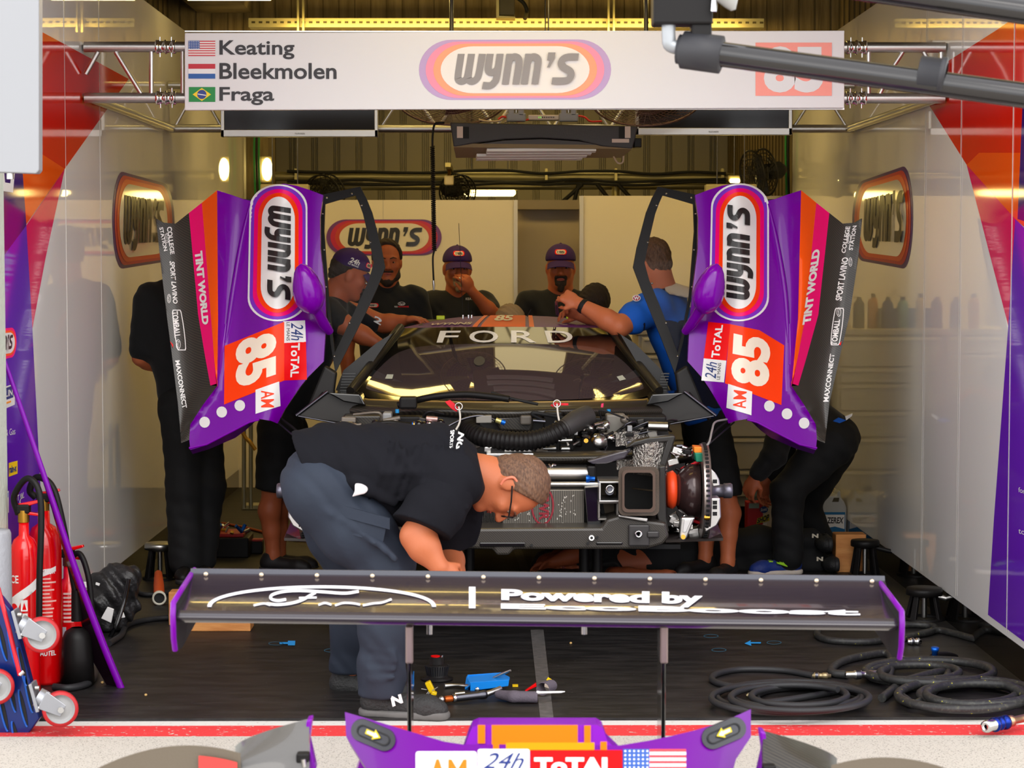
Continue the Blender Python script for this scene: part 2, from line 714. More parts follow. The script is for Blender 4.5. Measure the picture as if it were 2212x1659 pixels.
# glossy white wall panels with the team colours
pw = mat('wall_panel_white', (236, 234, 233), .02, ior=1.62, bump=(.9, .006, .2))
pskirt = mat('skirting_black', (7, 6, 6), .05)
WPUR = mat('wall_purple', (104, 34, 186), .06, ior=1.5)
WDPU = mat('wall_dark_purple', (60, 22, 112), .06, ior=1.5)
WRED = mat('wall_red', (226, 30, 6), .06, ior=1.5)
WORA = mat('wall_orange', (248, 84, 6), .06, ior=1.5)
WPIN = mat('wall_pink', (228, 4, 92), .06, ior=1.5)
SEAM = mat('panel_seam', (196, 192, 186), .3)
WCOLS = (mat('emblem_purple', (76, 26, 112), .3, spec=.05), mat('emblem_crimson', (190, 8, 44), .3, spec=.05), mat('emblem_rust', (220, 70, 8), .3, spec=.05), mat('emblem_field', (226, 218, 200), .1, spec=.3), mat('emblem_ink', (24, 20, 14), .3, spec=.05))


def wallbox(X, sgn, y0, y1, z0, z1, t, m):
    mb = MB()
    mb.box((X + sgn * t / 2, (y0 + y1) / 2, (z0 + z1) / 2), (t, y1 - y0, z1 - z0), m)
    return mb


mb = wallbox(XL, -1, 8.02, 16.0, .13, 3.02, .05, pw)
P = PX(XL)
mb.flat([(20, 28), (87, 67), (278, 170.5), (140, 364.6), (49, 440), (20, 440)], P(.0012), WRED)
mb.flat([(40, 300), (140, 364.6), (56, 486), (49, 375)], P(.0016), WORA)
mb.flat([(40, 200), (100, 260), (140, 364.6), (49, 376)], P(.0014), WORA) if False else None
mb.flat([(140, 364.6), (98, 560), (70, 710), (57, 487)], P(.0018), WPIN)
mb.flat([(4, 330), (46, 330), (57, 487), (5, 557)], P(.0020), WDPU)
mb.flat([(5, 557), (57, 487), (70, 711), (83, 965), (93, 1160), (105, 1400), (5, 1500)], P(.0020), WPUR)
for x in (143, 218):
    a, c = WX(x, 500, XL), WX(x, 500, XL)
    mb.box((XL + .001, a.y, 1.57), (.002, .006, 2.85), SEAM)
oval(mb, [(243, 365), (377, 402), (377, 562), (243, 584)], P, WCOLS)
# sponsor marks on the purple part
mb.flat([(4, 372), (8, 413), (28, 416), (32, 374), (25, 374), (22, 396), (11, 394), (9, 372)], P(.004), WHITE)
oval(mb, [(-26, 706), (38, 700), (38, 776), (-26, 790)], P, (LILAC, PINK, ORANGE, WHITE, INK), white_edge=WHITE)
mb.flat([(4, 838), (32, 828), (32, 874), (4, 886)], P(.003), WHITE)
mb.flat([(5, 841), (29, 832), (29, 858), (5, 867)], P(.004), NAVY)
mb.text('MICHELIN', [(-18, 851), (27, 840), (27, 854), (-18, 866)], P(.005), WHITE, .02)
mb.flat([(5, 872), (24, 865), (24, 869), (5, 876)], P(.005), AMBER)
mb.text('Ford Oil & Gas', [(-20, 934), (33, 924), (33, 938), (-20, 948)], P(.004), WHITE)
mb.flat([(19, 1000), (38, 995), (38, 1023), (19, 1030)], P(.003), mat('yellow_vinyl', (250, 205, 20), .4))
mb.text('rain-x', [(20, 1007), (36, 1003), (36, 1018), (20, 1023)], P(.004), NAVY, .03)
mb.flat([(12, 1063), (19, 1060), (19, 1107), (12, 1111)], P(.003), WHITE)
mb.flat([(13, 1066), (18, 1064), (18, 1074), (13, 1076)], P(.004), BLUE)
mb.text('TINT W', [(26, 1076), (51, 1063), (51, 1076), (26, 1088)], P(.004), WHITE, .02)
o_ = circ(53, 1085, 11, 12, 16); i_ = circ(52, 1083, 8, 8, 16)
for k in range(12):
    mb.flat([o_[k], o_[(k + 1) % 16], i_[(k + 1) % 16], i_[k]], P(.004), WHITE)
mb.flat([(46, 1090), (53, 1092), (50, 1105), (45, 1108)], P(.004), WHITE)
struct(mb.build('wall_left', loc=(XL, 12, 0)))
mb = wallbox(XL + .002, -1, 8.02, 16.0, 0, .13, .05, pskirt); struct(mb.build('baseboard_left', loc=(XL, 12, 0)))

mb = wallbox(XR, 1, 8.0, 14.78, .13, 3.02, .05, pw)
P = PX(XR)
mb.flat([(2260, -10), (2154, 64), (1976, 178), (2088, 356), (2193, 473), (2290, 560)], P(.0012), WRED)
mb.flat([(2088, 356), (2115, 330), (2196, 330), (2260, 330), (2280, 545), (2193, 473)], P(.0016), WORA)
mb.flat([(2088, 356), (2193, 473), (2186, 705), (2178, 704), (2139, 554)], P(.0018), WPIN)
mb.flat([(2210, 200), (2280, 200), (2280, 500), (2198, 473)], P(.0020), WDPU)
mb.flat([(2178, 703), (2193, 473), (2290, 570), (2290, 1480), (2212, 1386), (2134, 1328), (2147, 1120)], P(.0020), WPUR)
for x in (2187, 2075, 1998):
    a = WX(x, 500, XR)
    mb.box((XR - .003, a.y, 1.57), (.002, .006, 2.85), SEAM)
oval(mb, [(1841, 398), (1972, 352), (1972, 584), (1841, 560)], P, WCOLS)
mb.text('ford oil & gas', [(2200, 1052), (2262, 1070), (2262, 1088), (2200, 1066)], P(.004), WHITE)
mb.text('total', [(2200, 1140), (2230, 1148), (2230, 1160), (2200, 1152)], P(.004), WHITE)
struct(mb.build('wall_right', loc=(XR, 12, 0)))
mb = wallbox(XR - .002, 1, 8.0, 14.78, 0, .13, .05, pskirt); struct(mb.build('baseboard_right', loc=(XR, 12, 0)))

# partition at the back of the garage: left screen, recessed doorway, right screen
bw = mat('back_panel_white', (226, 216, 198), .32, spec=.5, bump=(2, .05, .2))
fr = mat('panel_frame', (190, 184, 172), .35, metal=.4)
mb = MB()
mb.pbox(505, 432, 1116, 1100, 15.4, .05, bw)
mb.pbox(1110, 432, 1118, 1100, 15.37, .08, fr)
oval(mb, [(705, 474), (954, 474), (954, 551), (705, 551)], PD(15.39), (mat('back_emblem_purple', (110, 44, 130), .3), mat('back_emblem_red', (196, 18, 60), .3), mat('back_emblem_rust', (200, 60, 20), .3), bw, INK))
mb.pbox(828, 432, 829, 1060, 15.395, .01, SEAM)
struct(mb.build('wall_back'))
mb = MB()
mb.pbox(1118, 434, 1262, 1080, 15.95, .05, mat('doorway_panel', (176, 160, 134), .45))
mb.pbox(1118, 432, 1262, 452, 15.7, .3, mat('doorway_head', (140, 126, 104), .5))
struct(mb.build('wall_recess'))
mb = MB()
mb.pbox(1258, 423, 1722, 1100, 15.1, .05, bw)
mb.pbox(1252, 423, 1259, 1100, 15.07, .08, fr)
struct(mb.build('wall_screen'))

# concrete shell of the pit building
conc = mat('board_marked_concrete', (128, 112, 78), .8, bump=(14, .25, .02), var=(4, (96, 82, 52)), stretch=(6, 6, .6))
conc2 = mat('ceiling_concrete', (150, 136, 104), .85, bump=(12, .2, .02), var=(3, (110, 98, 70)))
for n, X, s_ in (('wall_outer_left', XL - .2, -1), ('wall_outer_right', XR + .12, 1)):
    mb = MB()
    mb.box((X + s_ * .1, 14.3, 2.1), (.2, 13.4, 4.2), conc)
    y = 8.2
    while y < 20.8:
        mb.box((X - s_ * .004, y, 2.1), (.012, .012, 4.2), mat('shutter_joint', (84, 72, 46), .9))
        y += .19
    struct(mb.build(n, loc=(X, 14, 0)))
mb = MB(); mb.box((0, 14.3, 4.3), (6, 13.4, .2), conc2); struct(mb.build('ceiling', loc=(0, 14, 4.2)))
mb = MB(); mb.box((0, 7.9, 5.2), (12, .4, 3.9), conc2)
struct(mb.build('wall_facade', loc=(0, 7.9, 3.2)))
mb = MB(); mb.box((0.1, 13.8, 3.62), (4.6, .5, 1.2), conc)
for k in range(46):
    mb.box((-2.2 + k * .1, 13.548, 3.62), (.008, .006, 1.2), MATS['shutter_joint'])
struct(mb.build('beam_1', loc=(0, 13.8, 3)))
mb = MB(); mb.box((-1.72, 11.6, 3.55), (.34, 4.2, .7), conc2)
struct(mb.build('beam_2', loc=(-1.7, 11.6, 3.2)))
mb = MB(); mb.box((-1.86, 16.3, 2.1), (.28, .5, 4.2), conc); struct(mb.build('column_left', loc=(-1.86, 16.3, 0)))
# ribbed sheet metal across the rear
rm = mat('ribbed_sheet', (132, 126, 112), .5, metal=.45, bump=(30, .1))
mb = MB()
prof = []
x = -2.3
while x < 2.5:
    prof += [(x, 0), (x + .145, 0), (x + .15, .035), (x + .165, .035), (x + .17, .004), (x + .182, .004), (x + .187, .035), (x + .202, .035)]
    x += .207
vs = [V((a, 20 + b_, z)) for z in (0, 4.2) for a, b_ in prof]
n = len(prof)
mb.add(vs, [(i, i + 1, n + i + 1, n + i) for i in range(n - 1)], rm)
struct(mb.build('wall_rear', loc=(0, 20, 0)))
# pillar at the garage mouth, left edge of the picture
pc = mat('pillar_paint', (205, 214, 200), .6, bump=(40, .5))
mb = MB(); mb.box((-2.12, 7.86, 1.62), (.545, .29, 3.24), pc)
struct(mb.build('pillar_left', loc=(-2.12, 7.75, 0)))
mb = MB(); mb.box((2.4, 7.75, 2.1), (.5, .45, 4.2), pc); struct(mb.build('pillar_right', loc=(2.4, 7.75, 0)))

# ================================================================ lamps of the garage
TUBE = mat('lit_tube', (255, 222, 130), .5, es=9.0)
HOUS = mat('lamp_housing', (170, 160, 120), .5)


def tube_lamp(p, length, label, group=None, axis='x', w=.12, top=4.2, name='fluorescent_lamp'):
    t = thing(name, label, 'ceiling lamp', p, group)
    p = V(p)
    a = V((1, 0, 0)) if axis == 'x' else V((0, 1, 0))
    sz = (length + .08, w, .05) if axis == 'x' else (w, length + .08, .05)
    mb = MB(); mb.box(p + V((0, 0, .045)), sz, HOUS, None, .008); mb.build('housing', t)
    mb = MB(); mb.tube([p - a * length / 2, p - a * (length / 2 - .02), p + a * (length / 2 - .02), p + a * length / 2], [.012, .03, .03, .012], TUBE, 12); mb.build('tube', t)
    for s_ in (-.35, .35):
        mb = MB(); mb.cyl(p + a * length * s_ + V((0, 0, .06)), V((p.x + a.x * length * s_, p.y + a.y * length * s_, top)), .004, DSTEEL, 6); mb.build('hanger', t)
    return t


CL = 'fluorescent lamps under the garage ceiling'
tube_lamp((-.61, 12.0, 3.125), 1.09, 'lit fluorescent strip above the white name board, left of the junction box', CL)
tube_lamp((.77, 12.0, 3.125), 1.1, 'lit fluorescent strip above the white name board, right of the junction box', CL)
tube_lamp((-1.50, 12.02, 3.12), .5, 'short lit fluorescent strip at the top of the left wall', CL)
tube_lamp((0.1, 9.0, 3.14), 1.4, 'lit fluorescent strip high over the garage mouth', CL)
tube_lamp(W(1058, 416, 17.4), .42, 'lit fluorescent strip behind the back partition, above the two caps', CL)
tube_lamp(W(616, 421, 14.3), .24, 'lit strip lamp hidden behind the raised purple door on the left', CL)
tube_lamp(W(1578, 421, 14.3), .26, 'lit strip lamp hidden behind the raised purple door on the right', CL)
tube_lamp((0.2, 17.6, 3.7), 1.4, 'lit fluorescent strip near the ribbed rear wall', CL)
tube_lamp((-.5, 15.0, 3.75), 1.4, 'lit fluorescent strip over the back partition', CL)

t = thing('bulkhead_light', 'round-ended lit bulkhead light on the concrete column at left', 'wall lamp', W(574, 366, 15.98))
p = W(574, 366, 15.98)
mb = MB(); mb.box(p + V((0, .02, 0)), (.10, .05, .2), HOUS, None, .02); mb.build('housing', t)
mb = MB(); mb.ell(p + V((.012, -.015, 0)), (.04, .035, .085), TUBE); mb.build('diffuser', t)
t = thing('small_bulkhead_light', 'small lit lamp just above the right-hand raised door', 'wall lamp', W(1587, 389, 15.2))
p = W(1587, 389, 15.2)
mb = MB(); mb.box(p + V((0, .02, .01)), (.09, .05, .05), HOUS, None, .01); mb.cyl(p + V((0, .03, .02)), V((p.x, p.y + .03, 4.2)), .005, DSTEEL, 6); mb.build('housing', t)
mb = MB(); mb.box(p + V((0, -.01, -.005)), (.07, .03, .03), TUBE, None, .008); mb.build('diffuser', t)
p = V((.29, 12.62, 2.86))
t = thing('led_panel', 'flat lit panel lamp hanging flat behind the white name board', 'ceiling lamp', p)
mb = MB(); mb.box(p + V((0, 0, .03)), (.72, 1.24, .04), HOUS, None, .006); mb.build('housing', t)
mb = MB(); mb.box(p, (.68, 1.2, .02), mat('lit_panel', (255, 232, 170), .5, es=1.2)); mb.build('diffuser', t)
for s_ in (-.4, .4):
    mb = MB(); mb.cyl(p + V((0, s_, .05)), p + V((0, s_, 1.34)), .004, DSTEEL, 6); mb.build('hanger', t)
# added area lights for the fluorescent wash, middle one aimed at the back partition, warm and slightly green in daylight balance
for x, y, z, sx_, e, tilt in ((0.1, 11.0, 3.1, 2.6, 6, 0), (0.1, 13.0, 2.98, 2.8, 26, 62), (.1, 17.8, 3.6, 2.4, 20, 0)):
    l = bpy.data.lights.new('added_wash_light', 'AREA')
    l.shape = 'RECTANGLE'; l.size = sx_; l.size_y = .25; l.energy = e; l.color = (1.0, .70, .22)
    o = bpy.data.objects.new('added_wash_light', l); COL.objects.link(o); o.location = (x, y, z); o.rotation_euler = (math.radians(tilt), 0, 0)

# ================================================================ overhead: name board, truss, screens, fans, air unit
def flag_us(mb, x0, y0, x1, y1, P, cut=0):
    r = mat('flag_red', (214, 60, 72), .4); bl = mat('flag_blue', (44, 84, 160), .4)
    h = (y1 - y0) / 13
    for k in range(13):
        mb.flat(rect(x0, y0 + k * h, x1, y0 + (k + 1) * h), P(.003), r if k % 2 == 0 else WHITE, cut)
    mb.flat(rect(x0, y0, x0 + (x1 - x0) * .42, y0 + 7 * h), P(.004), bl, cut)
    for j in range(5):
        for i in range(6):
            cx, cy = x0 + (x1 - x0) * .42 * (i + .5) / 6, y0 + 7 * h * (j + .5) / 5
            mb.flat(circ(cx, cy, (x1 - x0) * .016, (x1 - x0) * .016, 6), P(.005), WHITE)


d = 9.62
brd = mat('name_board_white', (230, 229, 231), .3, spec=.4)
lo = W(399, 238, d); t = thing('name_board', 'long white name board with three driver names and an oval emblem', 'sign', (0, d, lo.z))
mb = MB(); mb.pprism([(399, 71), (1824, 66), (1824, 233), (399, 238)], d, .035, brd, .003)
P = PD(d)
txt = mat('board_text', (52, 50, 54), .5)
flag_us(mb, 407, 88, 465, 121, P)
for k, c in enumerate(((200, 24, 48), (240, 240, 240), (24, 90, 170))):
    mb.flat(rect(407, 138 + k * 10.6, 465, 148.6 + k * 10.6), P(.003), mat('dutch_%d' % k, c, .4))
mb.flat(rect(408, 188, 465, 220), P(.003), mat('brazil_green', (10, 140, 60), .4))
mb.flat([(416, 204), (436, 190), (456, 204), (436, 218)], P(.004), mat('brazil_yellow', (250, 215, 20), .4))
mb.flat(circ(436, 204, 10), P(.005), mat('brazil_blue', (40, 60, 140), .4))
mb.flat([(427, 202), (445, 205), (445, 207), (427, 204)], P(.006), WHITE)
mb.text('Keating', [(474, 87), (636, 87), (636, 128), (474, 128)], P(.003), txt, .018)
mb.text('Bleekmolen', [(474, 136), (727, 136), (727, 171), (474, 171)], P(.003), txt, .018)
mb.text('Fraga', [(474, 188), (592, 188), (592, 227), (474, 227)], P(.003), txt, .018)
oval(mb, [(905, 86), (1320, 85), (1320, 215), (905, 216)], P, (mat('pale_violet', (196, 164, 212), .4), mat('pale_pink', (255, 150, 178), .4), mat('pale_orange', (255, 168, 124), .4), mat('oval_white', (244, 238, 232), .4), mat('pale_ink', (150, 144, 142), .4)))
mb.flat(rect(1632, 92, 1797, 207), P(.003), mat('pale_red', (255, 156, 142), .4))
mb.text('85', [(1650, 100), (1779, 100), (1779, 200), (1650, 200)], P(.004), brd, .05)
mb.build('board', t)
mb = MB(); mb.pbox(399, 66, 1824, 70, d + .036, .02, ALU); mb.pbox(399, 232, 1824, 237, d + .036, .02, ALU); mb.build('back_rail', t)

# lighting truss, front and rear ladder
dF, dR = 9.72, 12.2
zt, zb = W(1075, 102, dF).z, W(1075, 212, dF).z
t = thing('truss', 'silver box truss spanning between the garage walls behind the name board', 'truss', (0, 11, zb))
r = .024


def pipe(a, b, n='chord', rr=r):
    mb = MB(); mb.cyl(a, b, rr, ALU, 14); return mb.build(n, t)


for z in (zt, zb):
    pipe((XL + .01, dF, z), (XR - .01, dF, z))
zt2, zb2 = W(1075, 184, dR).z, W(1075, 278, dR).z
for z in (zt2, zb2):
    pipe((XL + .01, dR, z), (XR - .01, dR, z))


def web(x0, x1, d, za, zb_, lead):
    mb = MB()
    n = max(1, round((x1 - x0) / .16))
    for k in range(n):
        xa, xb = x0 + (x1 - x0) * k / n, x0 + (x1 - x0) * (k + 1) / n
        a, b = ((xa, d, za), (xb, d, zb_)) if (k + lead) % 2 == 0 else ((xa, d, zb_), (xb, d, za))
        mb = MB(); mb.cyl(a, b, .010, ALU, 8); mb.build('web_rod', t)
    pass


xl = lambda px, d: W(px, 200, d).x
mb = MB()
for (xa, ya, xb, yb) in ((185, 160, 212, 112), (250, 112, 305, 202), (327, 110, 327, 202), (395, 110, 395, 202), (1876, 110, 1876, 202), (1950, 112, 1925, 150), (1995, 112, 2032, 180), (1925, 150, 1900, 204), (2033, 104, 2033, 210)):
    mb = MB(); mb.cyl(W(xa, ya, dF), W(xb, yb, dF), .011, ALU, 8); mb.build('web_rod', t)
web(xl(430, dF), xl(1800, dF), dF, zt, zb, 0)
web(xl(375, dR), xl(480, dR), dR, zt2, zb2, 1)
web(xl(1712, dR), xl(1832, dR), dR, zt2, zb2, 1)
web(xl(820, dR), xl(1380, dR), dR, zt2, zb2, 1)
for x in (XL + .03, XR - .04):
    pipe((x, dF, zb), (x, dR, zb2), 'side_chord', .02)
for px in (358, 1850):
    for z in (zt, zb):
        p = V((W(px, 100, dF).x, dF, z))
        mb = MB(); mb.lathe([(.024, -.045), (.031, -.045), (.031, -.03), (.027, -.03), (.027, -.004), (.033, -.004), (.033, .004), (.027, .004), (.027, .03), (.031, .03), (.031, .045), (.024, .045)], p, (1, 0, 0), CHROME, 18)
        for s_ in (-.026, .026):
            mb.cyl(p + V((s_, 0, -.045)), p + V((s_, 0, .045)), .004, CHROME, 8)
        mb.build('coupler', t)

# two flat screens hung on the rear ladder
SCR = mat('dark_screen', (18, 15, 18), .12, spec=.5)
for px0, px1, yb, side in ((478, 817, 296, 'left, below the driver names'), (1372, 1710, 292, 'right, below the pale red number')):
    d = 12.05
    a, b = W(px0, yb, d), W(px1, yb, d)
    h = .53
    t = thing('flat_screen', 'silver-framed switched-off television screen at ' + side, 'television', ((a.x + b.x) / 2, d, a.z), 'televisions under the truss')
    cx = (a.x + b.x) / 2; w = b.x - a.x
    mb = MB()
    for c, s_ in (((cx, d, a.z + .02), (w, .05, .04)), ((cx, d, a.z + h - .01), (w, .05, .02)), ((a.x + .01, d, a.z + h / 2), (.02, .05, h - .0)), ((b.x - .01, d, a.z + h / 2), (.02, .05, h))):
        mb.box(c, s_, ALU, None, .003)
    mb.build('bezel', t)
    mb = MB(); mb.box((cx, d + .006, a.z + h / 2 + .01), (w - .036, .04, h - .05), SCR); mb.build('screen', t)
    mx = (px0 + px1) / 2
    mb = MB(); mb.text('TELEFUNKEN', [(mx - 11, yb - 9), (mx + 11, yb - 9), (mx + 11, yb - 5.5), (mx - 11, yb - 5.5)], PD(d - .026)(.002), INK); mb.build('maker_lettering', t)
    mb = MB(); mb.box((cx, d + .07, a.z + h * .6), (.3, .09, .2), BLK); mb.build('wall_mount', t)

# black hanging air unit with louvres
d = 10.9
UNIT = mat('unit_black', (50, 46, 48), .45, bump=(120, .08))
UNITB = mat('unit_beige', (150, 132, 104), .5)
c = W(1175, 300, d)
t = thing('air_conditioner', 'black hanging air unit with white louvres below the oval emblem', 'air conditioner', (c.x, d, W(1170, 345, d).z))
mb = MB(); mb.pprism([(972, 264), (1378, 272), (1372, 300), (1366, 322), (1300, 316), (1250, 303), (1170, 298), (1090, 301), (1020, 310), (980, 318)], d, .42, UNIT, .006); mb.build('front_cover', t)
mb = MB(); mb.pprism([(1022, 312), (1090, 303), (1170, 300), (1250, 305), (1322, 317), (1320, 319), (1022, 319)], d + .01, .2, mat('unit_grey', (70, 66, 68), .5), .002); mb.build('lower_lip', t)
mb = MB()
p4 = [W(980, 318, d), W(1366, 322, d), W(1342, 341, d + .38), W(985, 341, d + .38)]
mb.prism(p4, (0, .01, .02), UNITB); mb.build('underside', t)
for k in range(4):
    mb = MB(); y = 321 + k * 5.5
    mb.prism([W(1052 + (k > 1) * -22, y, d + .02 + k * .07), W(1288 - k * 10, y - 1, d + .02 + k * .07), W(1286 - k * 10, y + 3, d + .06 + k * .07), W(1050 + (k > 1) * -22, y + 4, d + .06 + k * .07)], (0, .004, -.014), mat('louvre_white', (250, 248, 235), .5)); mb.build('louvre', t)
for x0, x1, sd in ((987, 1000, 1), (1350, 1362, -1)):
    mb = MB(); mb.pbox(x0, 273, x1, 298, d - .006, .006, mat('label_grey', (215, 196, 184), .5)); mb.pbox(x0 + 13 * sd, 274, x1 + 13 * sd, 299, d - .005, .005, BLKM); mb.build('sticker', t)
mb = MB(); mb.pbox(1322, 300, 1359, 308, d - .006, .006, MATS['label_grey']); mb.build('sticker', t)
mb = MB(); mb.pbox(1370, 298, 1386, 318, d + .02, .1, BLK, .004); mb.build('control_box', t)
for px in (1115, 1228):
    mb = MB(); a = W(px, 262, d + .1)
    mb.box(a + V((0, 0, .02)), (.10, .05, .045), GREYP, None, .008); mb.box(a + V((-.025, 0, .06)), (.03, .05, .06), GREYP, None, .006); mb.box(a + V((.025, 0, .05)), (.03, .05, .05), GREYP, None, .006); mb.cyl(a + V((0, 0, .03)), V((a.x, a.y, zb2 + .3)), .007, ALU, 8); mb.build('hanging_clamp', t)
mb = MB(); mb.tube(spline([W(1325, 338, d + .3), W(1335, 352, d + .3), W(1345, 350, d + .3), W(1347, 335, d + .3)], 6), .005, mat('pale_cable', (205, 180, 150), .5), 8); mb.build('drain_tube', t)

sw = thing('network_switch', 'small white network switch lying on the black air unit', 'network switch', W(1174, 263, d + .15))
mb = MB(); mb.pbox(1141, 248, 1208, 259, d + .10, .10, mat('switch_white', (214, 196, 180), .4), .004); mb.build('housing', sw)
mb = MB()
for k in range(9):
    mb.pbox(1163 + k * 4, 252, 1165 + k * 4, 255, d + .099, .002, mat('led_green', (120, 210, 70), .4, es=.6) if k < 2 else BLKM)
mb.build('port_lights', sw)
red_w = mat('red_cable', (214, 40, 24), .5)
for i, (lb, pts, m_) in enumerate((
        ('red network cable looping left of the white switch', [(1142, 258), (1120, 262), (1100, 256), (1086, 252), (1076, 258)], red_w),
        ('red network cable drooping right of the white switch', [(1206, 258), (1225, 250), (1260, 252), (1275, 262), (1300, 262)], red_w),
        ('pale cable coiled on the left end of the air unit', [(1034, 258), (1050, 262), (1075, 262), (1088, 256), (1094, 246), (1100, 258), (1090, 264)], mat('pale_cable', (205, 180, 150), .5)))):
    mb = MB(); mb.tube(spline([W(x, y, d + .1 + .01 * i) for x, y in pts], 6), .005, m_, 8); tag(mb.build('cable'), lb, 'cable')

# two drum fans lying tilted under the ceiling
for cx, cy, rad, lb in ((975, 212, .30, 'left, behind the oval emblem'), (1397, 214, .30, 'right, above the right-hand screen')):
    d = 11.55
    c = W(cx, cy, d)
    ax = V((0, -.42, -.9)).normalized()
    t = thing('mesh_fan', 'round fan with a wire mesh guard hanging ' + lb, 'fan', c, 'ceiling fans above the air unit')
    X_, Y_ = frame(ax)
    mb = MB()
    for k in range(12):
        rr = rad * (k + 1) / 12
        h = .05 * (1 - (rr / rad) ** 2)
        mb.tube([c + ax * h + (X_ * math.cos(a) + Y_ * math.sin(a)) * rr for a in [2 * PI * q / 40 for q in range(40)]], .0018 if k < 11 else .006, mat('fan_wire', (150, 120, 110), .4, metal=.7), 5, True)
    for k in range(36):
        a = 2 * PI * k / 36
        mb.tube([c + ax * .05, c + ax * .038 + (X_ * math.cos(a) + Y_ * math.sin(a)) * rad * .5, c + (X_ * math.cos(a) + Y_ * math.sin(a)) * rad], .0016, MATS['fan_wire'], 5)
    mb.build('guard', t)
    for k in range(5):
        a0 = 2 * PI * k / 5
        mb = MB()

        def bl(u, v, a0=a0):
            rr = .05 + (rad * .85 - .05) * u
            a = a0 + (v - .5) * .95
            return c - ax * (.05 + .03 * (v - .5)) + (X_ * math.cos(a) + Y_ * math.sin(a)) * rr
        mb.grid(bl, 6, 6, mat('fan_blade', (118, 84, 104), .3, metal=.5), True, -ax * .003); mb.build('blade', t)
    mb = MB(); mb.lathe([(0, .055), (.05, .05), (.06, .0), (.06, -.14), (0, -.15)], c, ax, mat('fan_hub', (110, 80, 104), .35)); mb.build('hub', t)
    mb = MB(); mb.cyl(c - ax * .1, V((c.x, c.y + .2, 4.2)), .012, DSTEEL, 8); mb.build('hanger', t)

# cable tray, struts and junction box under the beam
d = 13.2
t = thing('cable_tray', 'perforated metal cable tray hung under the concrete beam', 'cable tray', W(1090, 60, d))
TR = mat('tray_metal', (168, 158, 110), .45, metal=.7)
mb = MB(); a, b = W(537, 56, d), W(1650, 60, d); mb.box(((a.x + b.x) / 2, d + .08, a.z), (b.x - a.x, .16, .012), TR)
mb.box(((a.x + b.x) / 2, d, a.z + .02), (b.x - a.x, .006, .055), TR)
for k in range(72):
    mb.box((a.x + .03 + k * .044, d - .004, a.z + .022), (.022, .004, .012), mat('slot_dark', (60, 52, 26), .8))
mb.build('tray', t)
for px in (650, 1320):
    mb = MB(); a = W(px, 62, d - .04); mb.box((a.x - .016, a.y, a.z + .45), (.012, .04, .95), TR); mb.box((a.x + .016, a.y, a.z + .45), (.012, .04, .95), TR); mb.build('strut', t)
t = thing('junction_box', 'grey junction box with cables between the two lit ceiling strips', 'junction box', W(1095, 35, 12.8))
mb = MB(); mb.pbox(1078, -10, 1112, 33, 12.8, .12, mat('box_dark', (70, 64, 40), .5), .004); mb.build('body', t)
mb = MB(); mb.pprism([(1072, -10), (1078, -10), (1078, 34), (1113, 36), (1113, 39), (1072, 38)], 12.79, .14, TR); mb.build('bracket', t)
mb = MB(); mb.tube(spline([W(1118, -5, 12.8), W(1132, 8, 12.8), W(1138, 24, 12.8), W(1134, 40, 12.9)], 6), .012, BLKM, 8); mb.build('cable', t)

# services along the rear: pipes, cables, small fans
PIPE = mat('dull_pipe', (150, 142, 104), .45, metal=.5)
t = thing('pipe_run', 'pair of grey service pipes with black cables along the rear of the garage', 'pipe', W(1100, 410, 16.6))
mb = MB(); mb.cyl(W(585, 381, 16.6), W(1585, 384, 16.6), .036, PIPE, 12); mb.build('pipe', t)
mb = MB(); mb.cyl(W(640, 404, 16.7), W(1585, 402, 16.7), .026, PIPE, 12); mb.build('pipe', t)
rn = random.Random(3)
for j, yy in enumerate((372, 391, 396)):
    mb = MB(); mb.tube(spline([W(620 + k * 79, yy + rn.uniform(-4, 4), 16.5 - .03 * j) for k in range(13)], 4), .012, BLKM, 7); mb.build('cable', t)
mb = MB()
for px in (640, 1180, 1330, 1560):
    mb.box(W(px, 384, 16.55), (.02, .08, .14), TR)
mb.build('pipe_clips', t)
mb = MB(); mb.cyl(W(1330, 384, 16.6), V((W(1330, 384, 16.6).x, 16.6, 0)), .03, TR, 10)
mb.cyl(W(700, 384, 16.6), V((W(700, 384, 16.6).x, 16.6, 0)), .03, TR, 10); mb.build('support_post', t)
mb = MB()
for x0, x1 in ((1258, 1215), (1250, 1240), (1290, 1320), (1335, 1370)):
    mb.cyl(W(x0, 398, 16.4), W(x1, 436, 16.4), .016, BLKM, 7)
mb.build('brace_cables', t)


